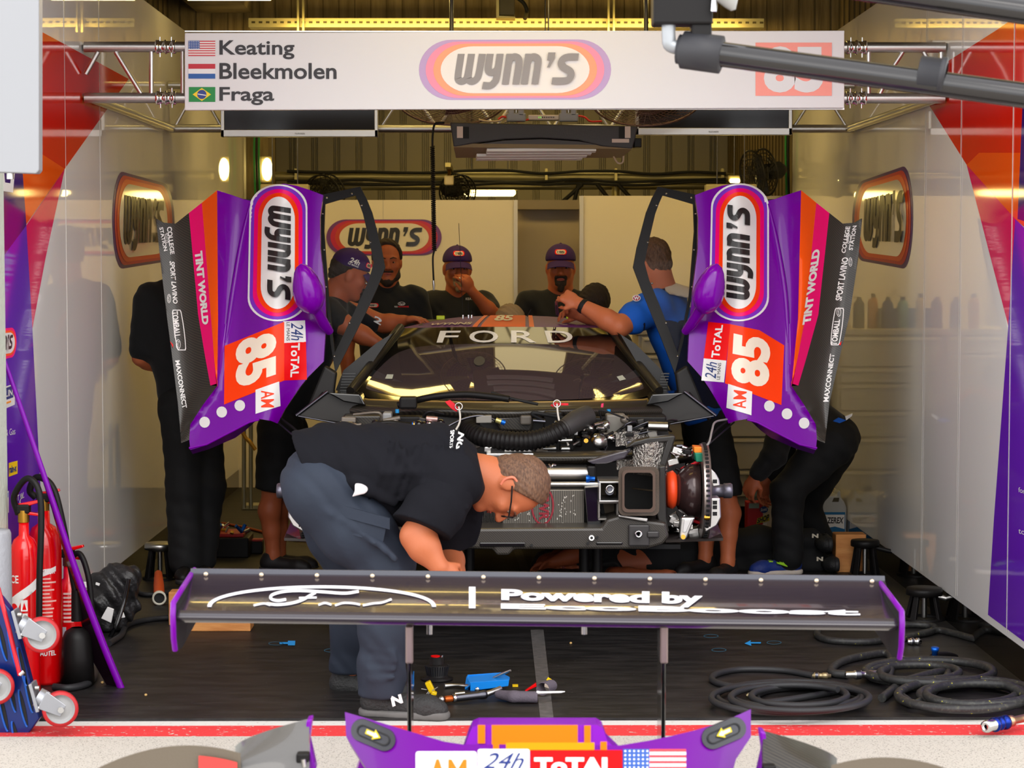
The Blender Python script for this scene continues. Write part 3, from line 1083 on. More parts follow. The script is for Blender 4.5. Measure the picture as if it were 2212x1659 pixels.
def small_fan(px, py, d, rot, lb, rad=.2):
    c = W(px, py, d)
    ax = V((math.sin(rot), -math.cos(rot), -.15)).normalized()
    t = thing('cage_fan', lb, 'fan', c)
    X_, Y_ = frame(ax)
    mb = MB()
    for h in (0, .1):
        for k in range(1, 7):
            rr = rad * k / 6
            mb.tube([c + ax * (h + (.02 if h else -.02) * (1 - k / 6)) + (X_ * math.cos(a) + Y_ * math.sin(a)) * rr for a in [2 * PI * q / 28 for q in range(28)]], .003 if k < 6 else .007, BLK, 5, True)
    for k in range(20):
        a = 2 * PI * k / 20
        mb.tube([c - ax * .02, c + (X_ * math.cos(a) + Y_ * math.sin(a)) * rad, c + ax * .1 + (X_ * math.cos(a) + Y_ * math.sin(a)) * rad, c + ax * .12], .0025, BLK, 5)
    mb.build('guard', t)
    mb = MB(); mb.lathe([(0, .02), (.05, .02), (.06, -.12), (.03, -.16), (0, -.16)], c, ax, BLKM, 16); mb.build('motor', t)
    mb = MB()
    for k in range(4):
        a = 2 * PI * k / 4
        mb.prism([c + ax * .05 + (X_ * math.cos(a + q) + Y_ * math.sin(a + q)) * rr for q, rr in ((-.1, .05), (-.4, rad * .85), (.3, rad * .85), (.1, .05))], ax * .004, mat('blade_black', (46, 44, 40), .4))
    mb.build('blades', t)
    mb = MB(); mb.cyl(c - ax * .1, c - ax * .1 + V((0, .5, .1)), .014, BLKM, 8); mb.build('arm', t)
    return t


small_fan(982, 412, 16.3, .5, 'black cage fan hanging near the lit strip above the partition', .13)
small_fan(705, 418, 16.3, -.3, 'black cage fan behind the top of the left raised door', .15)
t = small_fan(1652, 372, 14.6, -1.15, 'tall black cage fan on the right beside the green cable', .16)
mb = MB(); mb.pprism([(1630, 338), (1646, 334), (1664, 418), (1640, 424)], 14.5, .12, BLK, .01); mb.build('housing', t)
p = W(970, 390, 15.8)
t = thing('spot_lamp', 'small pale spot lamp clipped under the rear pipe', 'lamp', p)
mb = MB(); mb.box(p, (.07, .1, .07), mat('spot_white', (214, 200, 170), .4), None, .012); mb.build('head', t)
mb = MB(); mb.tube([p + V((0, .05, .03)), p + V((0, .1, .09))], .012, BRASS, 8); mb.box(p + V((0, .1, .1)), (.04, .9, .03), TR); mb.build('bracket', t)
gc = mat('green_cable', (10, 120, 50), .5)
for k, (px, dd, lb) in enumerate(((549, 15.9, 'green cables running down the concrete column on the left'), (1697, 14.85, 'green cable running down beside the black cage fan on the right'))):
    mb = MB()
    for q in range(3 if k == 0 else 2):
        x0 = px + q * 5
        mb.tube(spline([W(x0 + 1, -20, dd), W(x0 - 3, 120, dd), W(x0 + 2, 240, dd), W(x0, 330, dd), W(x0 + 4, 470, dd)], 6), .008, gc if q != 1 else BLKM, 7)
    tag(mb.build('cable_drop'), lb, 'cable')

# curly hanging air lead with a plug
t = thing('coiled_lead', 'curly black hanging lead with a small plug, between the caps', 'cable', W(938, 620, 11.6))
d = 11.6
mb = MB(); mb.tube(spline([W(960, 265, d), W(940, 268, d), W(935, 290, d), W(934, 318, d)], 6), .006, BLK, 8)
path = []
for k in range(600):
    f = k / 599
    a = 2 * PI * 50 * f
    c = W(934 + 4 * f, 316 + (541 - 316) * f, d)
    path.append(c + V((math.cos(a) * .010, math.sin(a) * .010, 0)))
mb.tube(path, .0042, BLK, 5)
mb.tube(spline([W(938, 541, d), W(935, 560, d), W(937, 612, d)], 5), .005, BLK, 8); mb.build('lead', t)
mb = MB(); mb.tube([W(936, 606, d), W(937, 615, d), W(937, 627, d)], [.007, .008, .005], STEEL, 10); mb.build('plug', t)

# --- near the lens: white sign leaf top left, black boom top right
d = 7.1
t = thing('hanging_panel', 'large white hanging sign panel cut by the left edge', 'sign', W(20, 375, d))
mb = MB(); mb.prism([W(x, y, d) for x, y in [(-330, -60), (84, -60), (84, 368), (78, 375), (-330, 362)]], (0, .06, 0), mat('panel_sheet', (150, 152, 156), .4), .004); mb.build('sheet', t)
mb = MB(); p = W(22, 374, d + .02); mb.cyl(p, p - V((0, 0, .02)), .012, STEEL, 10); mb.build('fixing_bolt', t)

d = 5.2
BOOM = mat('boom_black', (26, 24, 24), .16, coat=.6)
t = thing('pit_boom', 'black tubular pit equipment boom with a pale elbow reaching in from the right', 'boom arm', W(1500, 130, d))
a, b = W(1490, 108, d), W(2330, 222, d - .25)
mb = MB(); mb.cyl(a, b, .030, BOOM, 28); mb.build('lower_tube', t)
ax = (b - a).normalized()
mb = MB(); c = W(1510, 112, d); mb.lathe([(.031, .06), (.046, .055), (.046, -.04), (.036, -.045), (.036, -.052), (0, -.052)], c, ax, mat('joint_rubber', (46, 46, 50), .5), 28); mb.build('socket', t)
mb = MB(); c = W(2012, 160, d - .16); mb.lathe([(.031, -.03), (.040, -.028), (.040, .02), (.044, .02), (.044, .032), (.031, .034)], c, ax, MATS['joint_rubber'], 28); mb.build('clamp_ring', t)
mb = MB(); p = W(1478, 106, d); q = W(1448, 100, d)
mb.tube(spline([p + V((.03, 0, 0)), q + V((.005, 0, 0)), q + V((-.004, 0, .02)), q + V((-.004, 0, .06)), q + V((-.004, 0, .09))], 6), .017, mat('elbow_white', (160, 164, 168), .3, metal=.35), 18)
for k in range(3):
    mb.tube([p + V((.005 + k * .012, 0, 0)), p + V((.013 + k * .012, 0, 0))], .021, STEEL, 18)
mb.build('elbow_pipe', t)
mb = MB(); mb.pbox(1412, -80, 1540, 52, d - .03, .09, BLK, .006); mb.pbox(1494, 45, 1538, 95, d - .02, .05, BLK, .006); mb.build('bracket', t)
mb = MB(); mb.cyl(W(1620, -60, d), W(2330, 42, d - .2), .030, BOOM, 28); mb.build('upper_tube', t)
mb = MB(); mb.tube([W(1560, -20, d - .05), W(1580, 8, d - .05), W(1584, 22, d - .05)], [.03, .018, .006], mat('cone_white', (160, 160, 156), .3), 14); mb.build('nozzle', t)
mb = MB(); mb.cyl(W(1545, -30, d - .05), W(1541, 25, d - .05), .008, CHROME, 10); mb.build('clevis_pin', t)

# ================================================================ the race car on its jacks, nose off, doors up
car = thing('race_car', 'purple and black race car on jacks with nose removed and both doors raised', 'car', W(1090, 1250, 10.9))
INNER = mat('inner_black', (30, 27, 25), .55)


def cpart(name, parent=None):
    mb = MB()
    return mb, (lambda: mb.build(name, parent or car))


# ---- roof
def roof_fn(u, v):                 # u across, v from screen top (0) to crown (1)
    x0, x1 = 865 + 60 * v, 1315 - 40 * v
    px = x0 + (x1 - x0) * u
    e = (2 * u - 1)
    y0 = 710 - 3 * (1 - e * e)
    py = y0 + (684 + 14 * abs(e) ** 3 - 2 - y0) * (v ** .8)
    return W(px, py, 10.72 + .75 * v + .10 * e * e)


mb = MB()
RPUR = mat('roof_purple', (92, 10, 122), .4, spec=.15)
mb.grid(roof_fn, 40, 8, RPUR, True)
mb.grid(lambda u, v: roof_fn(u, 1) + V((0, .7 * v, -.12 * v * v - .10 * v)), 40, 5, RPUR, True)
roof = mb.build('roof', car)


def roof_stripe(u0, u1, m, nm):
    mb = MB()
    mb.grid(lambda u, v: roof_fn(u0 + (u1 - u0) * u, v) + V((0, -.002, .003)), 8, 8, m, True)
    mb.build(nm, roof)


roof_stripe(.345, .368, ORED, 'thin_stripe')
roof_stripe(.385, .60, mat('orange_stripe', (250, 70, 0), .4, spec=.12), 'wide_stripe')
roof_stripe(.618, .642, ORED, 'thin_stripe')
mb = MB()


def rsurf(x, y):                   # lettering on the roof, in (u*100, v*100)
    return roof_fn(x / 100, y / 100) + V((0, -.003, .006))


mb.text('WYNNS', [(12, 30), (33, 30), (33, 12), (12, 12)], rsurf, CREAM, .03, cut=4)
mb.text('85', [(43, 95), (53, 95), (53, 40), (43, 40)], rsurf, CREAM, .04, cut=4)
mb.build('roof_lettering', roof)
for u in (.09, .87):
    mb = MB(); p = roof_fn(u, .9); mb.box(p + V((0, .02, .012)), (.045, .03, .022), mat('lime_light', (205, 225, 20), .4), None, .004); mb.build('marker_light', roof)
for px, top, rr in ((1000, 482, .0016), (1012, 650, .0012), (1019, 672, .003)):
    mb = MB(); a = W(px, 685, 11.35); b = W(px - (9 if top < 500 else 0), top, 11.35); mb.cyl(a, b, rr, BLK, 6); mb.cyl(a - V((0, 0, .01)), a + V((0, 0, .012)), .006, CHROME, 8); mb.build('aerial', roof)
mb = MB(); mb.cyl(W(1139, 684, 11.3), W(1147, 668, 11.3), .003, BLK, 6); mb.build('aerial', roof)

# ---- windscreen with its black surround
def ws(u, v):                      # v: 0 at the roof, 1 at the scuttle
    e = 2 * u - 1
    xl, xr = 865 + (757 - 865) * v, 1315 + (1424 - 1315) * v
    px = xl + (xr - xl) * u
    py = (709 - 3 * (1 - e * e)) * (1 - v) + (874 - 6 * e * e - 22 * e ** 6) * v
    dd = (10.70 + .12 * e * e) * (1 - v) + (9.78 + .34 * e * e) * v - .05 * math.sin(PI * v)
    return W(px, py, dd)


GLASS = mat('screen_glass', (66, 56, 58), .02, ior=1.75, coat=.3)
BANNER = mat('screen_banner', (14, 13, 14), .05, ior=1.6, coat=.3)
mb = MB(); mb.grid(ws, 36, 24, BANNER, True, (0, .03, -.03)); wsc = mb.build('windscreen', car)


def ws_uv(off):
    return lambda x, y: ws(x, y) + V((0, -.30 * off, .95 * off))


inner = []
for (u, v) in [(.03, .86), (.035, .55), (.07, .34), (.16, .25), (.32, .225), (.5, .22), (.68, .225), (.84, .25), (.93, .34), (.965, .55), (.97, .86), (.93, .91), (.75, .94), (.5, .95), (.25, .94), (.07, .91)]:
    inner.append((u, v, 0))
loop = [tuple(p[:2]) for p in spline(inner, 3, True)]
mb = MB()
mb.flat(loop, ws_uv(.001), GLASS, .06)
mb.build('clear_glass', wsc)
mb = MB()
for ch, x0, x1 in (('F', 943, 994), ('O', 1014, 1076), ('R', 1104, 1157), ('D', 1180, 1237)):
    y0, y1 = .05, .205
    f = lambda x, v: (x - (865 + (757 - 865) * v)) / ((1315 - 865) + (1424 - 757 - 450) * v)
    tl = 8 if ch == 'F' else (-4 if ch in 'D' else 0)
    mb.text(ch, [(f(x0 + tl, y0), y0), (f(x1 + tl * .2, y0), y0), (f(x1 + (2 if ch == 'R' else 0) - (10 if ch == 'F' else 0), y1), y1), (f(x0 - (0 if ch == 'F' else tl), y1), y1)], ws_uv(.0015), WHITE, .012, cut=.03)
mb.build('screen_lettering', wsc)
mb = MB()
for u, v in ((.085, .70), (.915, .72)):
    mb = MB(); mb.flat([(u - .012, v - .03), (u + .010, v - .04), (u + .014, v + .02), (u - .010, v + .03)], ws_uv(.005), mat('pale_sticker', (186, 190, 176), .5)); mb.build('corner_sticker', wsc)
mb = MB()
mb.flat(circ(.40, .45, .022, .06), ws_uv(.005), mat('screen_smudge', (62, 60, 58), .5))
mb.build('screen_smudge', wsc)
# dark cabin behind, A-pillars and sills
mb = MB(); mb.pprism([(905, 702), (1275, 702), (1420, 872), (760, 872)], 11.0, 1.1, INNER); mb.build('cabin', car)
for sg in (0, 1):
    mb = MB()
    mb.tube([ws(sg, v) + V((0, 0, .004)) for v in [k / 12 for k in range(13)]], .022, CARBON, 10)
    mb.build('pillar', car)
# slatted engine-side panels seen through the door openings
for pts in ([(722, 850), (742, 800), (812, 742), (848, 720), (800, 790), (772, 850)], [(1448, 850), (1430, 800), (1372, 742), (1340, 722), (1380, 790), (1412, 850)]):
    mb = MB(); mb.pprism(pts, 10.35, .5, CARBON)
    a, b = pts[0], pts[-1]
    for k in range(7):
        y = 842 - k * 6
        xa, xb = (734, 762) if a[0] < 1000 else (1422, 1440)
        mb.pbox(xa + k, y, xb + k, y + 2.5, 10.34, .02, mat('slat_grey', (92, 92, 92), .5))
    mb.build('side_panel', car)

# ---- scuttle: carbon cowl with wavy lip and wing-like ends
def cowl(u, v):
    px = 716 + (1470 - 716) * u
    e = 2 * u - 1
    wav = 5 * math.sin(u * PI * 5)
    top = 868 - 10 * e * e - 20 * max(0, abs(e) - .8) * 4
    bot = 900 + wav * .6 - 6 * e * e + 24 * max(0, abs(e) - .82) * 2
    return W(px, top + (bot - top) * v, 9.80 + .35 * e * e - .12 * v - .06 * math.sin(PI * v))


mb = MB(); mb.grid(cowl, 48, 6, CARBONR, True, (0, .02, -.01)); mb.tube([cowl(k / 48, .05) for k in range(49)], .006, mat('edge_trim', (150, 120, 60), .4), 6); mb.build('cowl', car)
mb = MB(); mb.tube(spline([W(860, 875, 9.72), W(930, 858, 9.68), W(1000, 852, 9.66), W(1055, 856, 9.64), W(1100, 862, 9.62)], 6), .016, BLK, 10)
mb.tube(spline([W(1062, 848, 9.66), W(1110, 862, 9.62), W(1162, 873, 9.6)], 6), .007, BLKM, 8)
mb.pbox(862, 858, 900, 884, 9.6, .1, BLK, .01)
mb.build('wiper', car)

# ---- carbon fender brackets left and right
for sg in (0, 1):
    f = (lambda x: x) if sg == 0 else (lambda x: 2186 - x)
    mb = MB(); mb.pprism([(f(x), y) for x, y in [(640, 898), (706, 848), (760, 852), (778, 872), (792, 896), (840, 912), (838, 935), (738, 914), (644, 902)]], 9.95, .06, CARBON, .006)
    mb.pprism([(f(x), y) for x, y in [(706, 848), (778, 852), (790, 876), (742, 868)]], 9.90, .2, BLKG, .006)
    mb.cyl(W(f(640), 898, 9.94), W(f(738), 916, 9.94), .004, DSTEEL, 8)
    mb.cyl(W(f(640), 898, 9.94), W(f(708), 846, 9.94), .008, DSTEEL, 8)
    mb.build('fender_bracket', car)
    mb = MB(); mb.pprism([(f(x), y) for x, y in [(655, 900), (700, 790), (726, 806), (720, 850), (690, 892)]], 10.12, .1, INNER, .01); mb.cyl(W(f(700), 850, 10.1), W(f(652), 905, 10.05), .012, DSTEEL, 8); mb.build('door_hinge', car)
    mb = MB(); mb.tube(spline([W(f(605), 903, 10.0), W(f(640), 930, 9.9), W(f(662), 962, 9.8)], 6), .006, BLK, 8); mb.cyl(W(f(600), 912, 10.0), W(f(660), 964, 9.8), .004, DSTEEL, 6); mb.build('door_strut', car)

# ---- tub and front structure (dark bulkhead that everything hangs on)
mb = MB()
mb.pprism([(740, 900), (1440, 900), (1452, 1000), (1440, 1120), (720, 1120), (726, 1000)], 9.75, 1.0, INNER)
mb.pprism([(700, 1000), (1480, 1000), (1480, 1170), (700, 1170)], 10.3, 1.6, INNER)
mb.build('bulkhead', car)
mb = MB()
mb.pprism([(955, 1150), (985, 1142), (1300, 1140), (1312, 1122), (1340, 1114), (1398, 1124), (1440, 1130), (1446, 1160), (1432, 1176), (1396, 1187), (1110, 1187), (1100, 1200), (1072, 1200), (1066, 1187), (955, 1184), (800, 1180), (730, 1172), (726, 1150)], 9.02, .22, weave('beam_carbon', (40, 37, 34), (70, 65, 58), 60, .4, .1), .012)
mb.pbox(1036, 1172, 1135, 1181, 9.012, .02, BLKG, .004)
mb.pbox(1288, 1171, 1345, 1177, 9.012, .02, BLKG, .004)
mb.cyl(W(1278, 1162, 9.03), W(1278, 1162, 9.0), .012, ALU, 14); mb.cyl(W(1278, 1162, 9.0), W(1278, 1162, 8.998), .006, BLKM, 10)
for x, y in ((1022, 1178), (1148, 1178), (1270, 1174), (1290, 1161)):
    mb.cyl(W(x, y, 9.03), W(x, y, 9.005), .006, BLKM, 8)
beam = mb.build('front_crash_beam', car)
mb = MB(); mb.pbox(1358, 1134, 1403, 1180, 9.0, .06, mat('bracket_grey', (64, 62, 62), .4, metal=.4), .006); mb.pbox(1398, 1148, 1424, 1162, 8.99, .06, MATS['bracket_grey'], .006)
mb.lathe([(.016, 0), (.016, -.02), (.009, -.02), (.009, .01), (0, .01)], W(1379, 1153, 8.99), (0, 1, 0), CHROME, 18); mb.build('tow_bracket', beam)
for sg in (0, 1):
    f = (lambda x: x) if sg == 0 else (lambda x: 2176 - x)
    mb = MB(); mb.prism([W(f(1438), 1166, 9.2), W(f(1562), 1162, 9.1), W(f(1545), 1130, 9.35), W(f(1430), 1136, 9.6)], (0, 0, -.012), mat('splitter_carbon', (40, 32, 30), .3, coat=.4)); mb.prism([W(f(1520), 1164, 9.12), W(f(1563), 1163, 9.12), W(f(1548), 1128, 9.3), W(f(1524), 1128, 9.3)], (0, .006, 0), MATS['splitter_carbon']); mb.build('splitter_end', car)
mb = MB(); mb.prism([W(700, 1176, 9.2), W(1470, 1176, 9.2), W(1470, 1160, 10.6), W(700, 1160, 10.6)], (0, 0, -.02), BLKM); mb.build('undertray', car)

# ---- radiator pack
RF = mat('radiator_fins', (122, 116, 106), .45, metal=.6)
mb = MB(); mb.pprism([(975, 1050), (1296, 1050), (1312, 1140), (975, 1150)], 9.25, .3, BLK)
mb.pbox(970, 1148, 1290, 1160, 9.12, .1, BLKG, .004)
mb.pprism([(1262, 1052), (1296, 1050), (1300, 1150), (1270, 1150)], 9.14, .1, BLKG, .004); mb.build('radiator_surround', car)
mb = MB(); mb.pbox(1086, 1058, 1262, 1156, 9.2, .06, RF, .003)
for k in range(44):
    mb.pbox(1088 + k * 3.95, 1060, 1089.4 + k * 3.95, 1153, 9.197, .004, mat('fin_gap', (52, 48, 44), .7))
rn = random.Random(5)
for k in range(70):
    x, y = rn.choice([1108, 1112, 1116, 1126, 1140, 1176, 1180, 1186, 1206, 1212]) + rn.uniform(-3, 3), rn.uniform(1090, 1152)
    if k > 50:
        x, y = rn.uniform(1205, 1256), rn.uniform(1066, 1110)
    h = rn.uniform(1.2, 4)
    mb.pbox(x, y, x + 1.8, y + h, 9.195, .004, mat('bent_fin', (205, 200, 190), .4, metal=.5))
mb.pbox(1084, 1152, 1262, 1157, 9.17, .08, ALU, .002)
rad = mb.build('radiator', car)
RT = mat('radiator_red', (128, 18, 34), .5)
mb = MB()
o_, i_ = circ(1172, 1092, 25, 42, 36), circ(1172, 1092, 21, 38, 36)
for k in range(36):
    mb.flat([o_[k], o_[(k + 1) % 36], i_[(k + 1) % 36], i_[k]], PD(9.193)(0), RT)
mb.text('PWR', [(1186, 1066), (1186, 1124), (1164, 1124), (1164, 1066)], PD(9.192)(0), RT, .04)
mb.build('maker_emblem', rad)
mb = MB(); mb.pbox(960, 1096, 1086, 1142, 9.25, .06, RF, .003)
for k in range(40):
    mb.pbox(962 + k * 3.1, 1097, 963.5 + k * 3.1, 1141, 9.247, .004, MATS['fin_gap'])
mb.build('side_radiator', car)
mb = MB(); mb.cyl(W(1150, 1046, 9.2), W(1292, 1046, 9.2), .011, ALU, 14); mb.cyl(W(720, 1046, 9.2), W(1150, 1046, 9.2), .011, ALU, 14); mb.build('crossbar', car)
mb = MB(); a, b = W(1120, 1023, 9.28), W(1270, 1023, 9.28); mb.tube([a, a + V((.01, 0, 0)), b - V((.01, 0, 0)), b], [.028, .032, .032, .028], ALU, 20); mb.pbox(1268, 1006, 1288, 1042, 9.25, .08, BLK, .01)
mb.build('expansion_tank', car)
BFIT = mat('blue_fitting', (16, 100, 210), .3, metal=.6)
mb = MB(); mb.tube([W(1266, 1034, 9.2), W(1272, 1034, 9.2), W(1275, 1034, 9.2), W(1285, 1034, 9.2)], [.016, .016, .010, .010], BFIT, 8); mb.build('hose_fitting', car)

# silver header and carbon cross duct
mb = MB(); mb.pbox(1046, 965, 1150, 978, 9.45, .12, STEEL, .006); mb.pbox(1050, 979, 1155, 988, 9.40, .12, STEEL, .006)
mb.pbox(1172, 966, 1202, 972, 9.44, .1, STEEL, .004); mb.pbox(1212, 967, 1232, 973, 9.44, .1, STEEL, .004)
mb.pbox(1060, 968, 1090, 976, 9.445, .02, BLK); mb.build('header_rail', car)
def duct(u, v):
    x = 1152 + (1366 - 1152) * u
    top = 978 - 4 * u + 12 * (u - .5) ** 2 * 0
    bot = 1001 + 3 * math.sin(PI * u) - 18 * max(0, u - .6)
    return W(x, top + (bot - top) * v, 9.30 - .05 * math.sin(PI * v) + .06 * u)
mb = MB(); mb.grid(duct, 20, 8, CARBONR, True, (0, .05, 0)); mb.pprism([(1268, 996), (1340, 976), (1364, 970), (1350, 990), (1310, 1002), (1280, 1003)], 9.24, .05, mat('duct_lip', (62, 56, 64), .3, coat=.5), .006); mb.build('cross_duct', car)
mb = MB(); mb.tube(spline([W(1186, 1003, 9.22), W(1192, 1010, 9.2), W(1194, 1004, 9.2), W(1200, 1004, 9.22)], 4), .004, CHROME, 6); mb.build('latch', car)

# ---- big ribbed cooling hose
hp = spline([W(1012, 916, 9.62), W(1016, 928, 9.58), W(1040, 943, 9.5), W(1085, 951, 9.45), W(1135, 953, 9.42), W(1180, 944, 9.42), W(1218, 926, 9.45), W(1246, 909, 9.5), W(1270, 898, 9.55)], 16)
n = len(hp)
mb = MB(); mb.tube(hp[:int(n * .76)], [.040 + (.005 if i % 3 else -.002) * (1 if 8 < i else .3) for i in range(int(n * .76))], BLK, 18)
mb.tube(hp[int(n * .74):], [.043 + .006 * min(1, k / 14) for k in range(n - int(n * .74))], mat('hose_rubber', (52, 50, 50), .5), 20); mb.build('cooling_hose', car)

# ---- assorted bits of the front bay
mb = MB(); mb.pprism([(1068, 903), (1122, 896), (1150, 900), (1152, 920), (1146, 934), (1080, 930)], 9.68, .12, CARBONR, .01); mb.pbox(1124, 898, 1148, 918, 9.63, .1, mat('box_grey', (94, 88, 80), .5), .008); mb.build('airbox', car)
for x0, y0, x1, y1, m_ in ((742, 898, 822, 930, CARBONR), (826, 892, 846, 908, GREYP), (824, 918, 846, 930, GREYP), (1310, 896, 1352, 938, mat('module_grey', (130, 126, 118), .45)), (1284, 902, 1304, 930, BLK), (1356, 900, 1440, 916, BLK), (1175, 890, 1215, 930, BLK), (850, 900, 940, 926, BLK), (1242, 944, 1258, 966, BLK)):
    mb = MB(); mb.pbox(x0, y0, x1, y1, 9.62, .12, m_, .008); mb.build('bay_module', car)
mb = MB(); mb.cyl(W(735, 921, 9.55), W(762, 921, 9.55), .024, STEEL, 16); mb.cyl(W(762, 921, 9.55), W(790, 930, 9.6), .018, mat('tan_pipe', (160, 140, 120), .4, metal=.4), 14); mb.build('damper', car)
mb = MB(); mb.cyl(W(1400, 921, 9.55), W(1442, 922, 9.55), .022, STEEL, 16); mb.build('damper', car)
mb = MB(); mb.tube(spline([W(795, 932, 9.5), W(812, 917, 9.48), W(840, 913, 9.48), W(870, 916, 9.5), W(892, 918, 9.52)], 6), .011, BLK, 10)
mb.tube([W(890, 918, 9.52), W(900, 918, 9.52)], .014, BFIT, 10); mb.cyl(W(893, 918, 9.51), W(896, 918, 9.51), .016, BRASS, 10); mb.build('brake_line', car)
for x, y in ((905, 918), (916, 920), (928, 918), (952, 915)):
    mb = MB(); mb.lathe([(.0, -.02), (.018, -.02), (.018, .01), (.012, .012), (.012, .03), (0, .03)], W(x, y, 9.5), (0, -1, .3), CHROME if x == 928 else BLKG, 14); mb.build('reservoir', car)
mb = MB(); mb.cyl(W(921, 904, 9.5), W(945, 906, 9.5), .012, mat('pink_metal', (190, 150, 145), .3, metal=.6), 12); mb.build('fluid_cylinder', car)
mb = MB(); mb.tube(spline([W(960, 925, 9.5), W(1000, 905, 9.52), W(1040, 898, 9.53), W(1072, 908, 9.55)], 6), .006, DSTEEL, 8); mb.cyl(W(1071, 907, 9.54), W(1082, 911, 9.54), .012, mat('brass_pale', (205, 195, 120), .35, metal=.7), 10); mb.cyl(W(1083, 911, 9.54), W(1091, 914, 9.54), .012, BFIT, 10); mb.build('quick_coupling', car)
# loose silver bits on the right
rn = random.Random(11)
for k in range(26):
    x, y = rn.uniform(1235, 1365), rn.uniform(912, 968)
    p = W(x, y, 9.5 + rn.uniform(-.06, .06))
    mb = MB()
    kind = k % 3
    if kind == 0:
        mb.lathe([(0, -.014), (.014, -.014), (.014, .006), (.009, .008), (.009, .02), (0, .02)], p, (rn.uniform(-1, 1), -1, rn.uniform(-.4, 1)), rn.choice([CHROME, STEEL, BRASS, DSTEEL]), 10)
    elif kind == 1:
        mb.cyl(p, p + V((rn.uniform(-.05, .05), rn.uniform(-.03, .03), rn.uniform(-.03, .05))), .007, rn.choice([STEEL, DSTEEL, BLK]), 8)
    else:
        mb.box(p, (rn.uniform(.015, .04), .03, rn.uniform(.012, .03)), rn.choice([BLK, DSTEEL, GREYP]), None, .003)
    mb.build('fitting', car)
mb = MB(); mb.lathe([(0, -.03), (.022, -.03), (.03, 0), (.03, .02), (0, .02)], W(1295, 955, 9.45), (.3, -1, .2), STEEL, 18); mb.build('damper_top', car)
mb = MB(); mb.cyl(W(1266, 952, 9.4), W(1266, 952, 9.36), .010, BRASS, 14); mb.build('brass_union', car)
mb = MB(); mb.cyl(W(1204, 952, 9.42), W(1236, 951, 9.42), .008, STEEL, 10); mb.build('rod', car)
for k in range(9):
    x = 1338 + k * 12
    mb = MB(); mb.tube(spline([W(1320, 940 + k * 2, 9.6), W(x, 930 - (k % 3) * 9, 9.55), W(x + 28, 908 + (k % 4) * 8, 9.65)], 5), .005, rn.choice([BLK, DSTEEL, BLKM]), 6); mb.build('wiring', car)
mb = MB(); mb.grid(lambda u, v: W(1330 + 90 * u, 935 + 30 * v - 12 * u, 9.5 + .1 * u), 10, 6, FOIL, True); mb.build('heat_wrap', car)
mb = MB(); mb.grid(lambda u, v: W(1332 + 38 * u, 985 + 30 * v, 9.3 + .06 * u), 8, 8, FOIL, True); mb.build('heat_wrap', car)
rn = random.Random(31)
WGREY = mat('warm_grey', (120, 112, 102), .45, metal=.3)
for k in range(46):
    x, y = rn.uniform(745, 1440), rn.uniform(902, 940)
    if 1000 < x < 1240 and y > 915:
        y = rn.uniform(955, 972)
    dd_ = 9.58 + rn.uniform(-.04, .05)
    p = W(x, y, dd_)
    mb = MB()
    kd = k % 4
    if kd == 0:
        mb.box(p, (rn.uniform(.03, .08), .05, rn.uniform(.02, .045)), rn.choice([WGREY, BLK, CARBON, MATS['module_grey']]), Matrix.Rotation(rn.uniform(-.3, .3), 3, 'Y'), .004)
    elif kd == 1:
        mb.lathe([(0, -.02), (.016, -.02), (.02, 0), (.02, .012), (.012, .014), (.012, .024), (0, .024)], p, (rn.uniform(-.6, .6), -1, rn.uniform(-.2, .8)), rn.choice([STEEL, DSTEEL, BLK, WGREY]), 14)
    elif kd == 2:
        mb.tube(spline([p, p + V((rn.uniform(-.06, .06), -.03, .04)), p + V((rn.uniform(-.14, .14), 0, rn.uniform(-.02, .05)))], 5), rn.uniform(.004, .010), rn.choice([BLK, BLKM, WGREY]), 8)
    else:
        mb.cyl(p, p + V((rn.uniform(.04, .09), 0, rn.uniform(-.02, .02))), rn.uniform(.006, .014), rn.choice([STEEL, ALU, DSTEEL, WGREY]), 12)
    mb.build('bay_fitting', car)
# red pull tags on white lanyards
RTAG = mat('red_ribbon', (222, 22, 40), .6)
for pts, lan in (([(961, 868), (972, 864), (982, 872), (992, 884), (986, 890), (976, 884), (966, 874)], [(991, 878), (994, 900), (992, 915), (984, 930)]),
                 ([(1188, 876), (1200, 869), (1206, 871), (1228, 871), (1228, 876), (1206, 876), (1196, 880)], [(1203, 872), (1206, 900), (1213, 925), (1228, 962)])):
    mb = MB(); mb.pprism(pts, 9.46, .012, RTAG, .002); mb.tube(spline([W(x, y, 9.44) for x, y in lan], 6), .0045, mat('lanyard_white', (214, 208, 196), .5), 8)
    a = W(*lan[0], 9.44); mb.tube([a + V((math.cos(q) * .016, 0, math.sin(q) * .016)) for q in [2 * PI * k / 16 for k in range(16)]], .003, CHROME, 6, True); mb.build('pull_tag', car)
for x, y in ((858, 886), (1315, 886)):
    mb = MB(); mb.cyl(W(x, y - 2, 9.55), W(x, y + 6, 9.55), .009, mat('sky_plug', (20, 130, 190), .4), 10); mb.build('plug', car)
mb = MB(); mb.pprism([(1299, 872), (1304, 871), (1303, 880), (1298, 880)], 9.6, .01, mat('pink_tab', (220, 40, 90), .5)); mb.build('pink_tab', car)

# ---- square crash tubes and the big duct mouth on the right
def rect_tube(x0, y0, x1, y1, d, t, wall, m, name, inner=BLKM):
    mb = MB()
    for r_ in ((x0, y0, x1, y0 + wall), (x0, y1 - wall, x1, y1), (x0, y0 + wall, x0 + wall, y1 - wall), (x1 - wall, y0 + wall, x1, y1 - wall)):
        mb.pbox(*r_, d, t, m, .002)
    mb.pbox(x0 + 1, y0 + 1, x1 - 1, y1 - 1, d + t, .01, inner)
    return mb


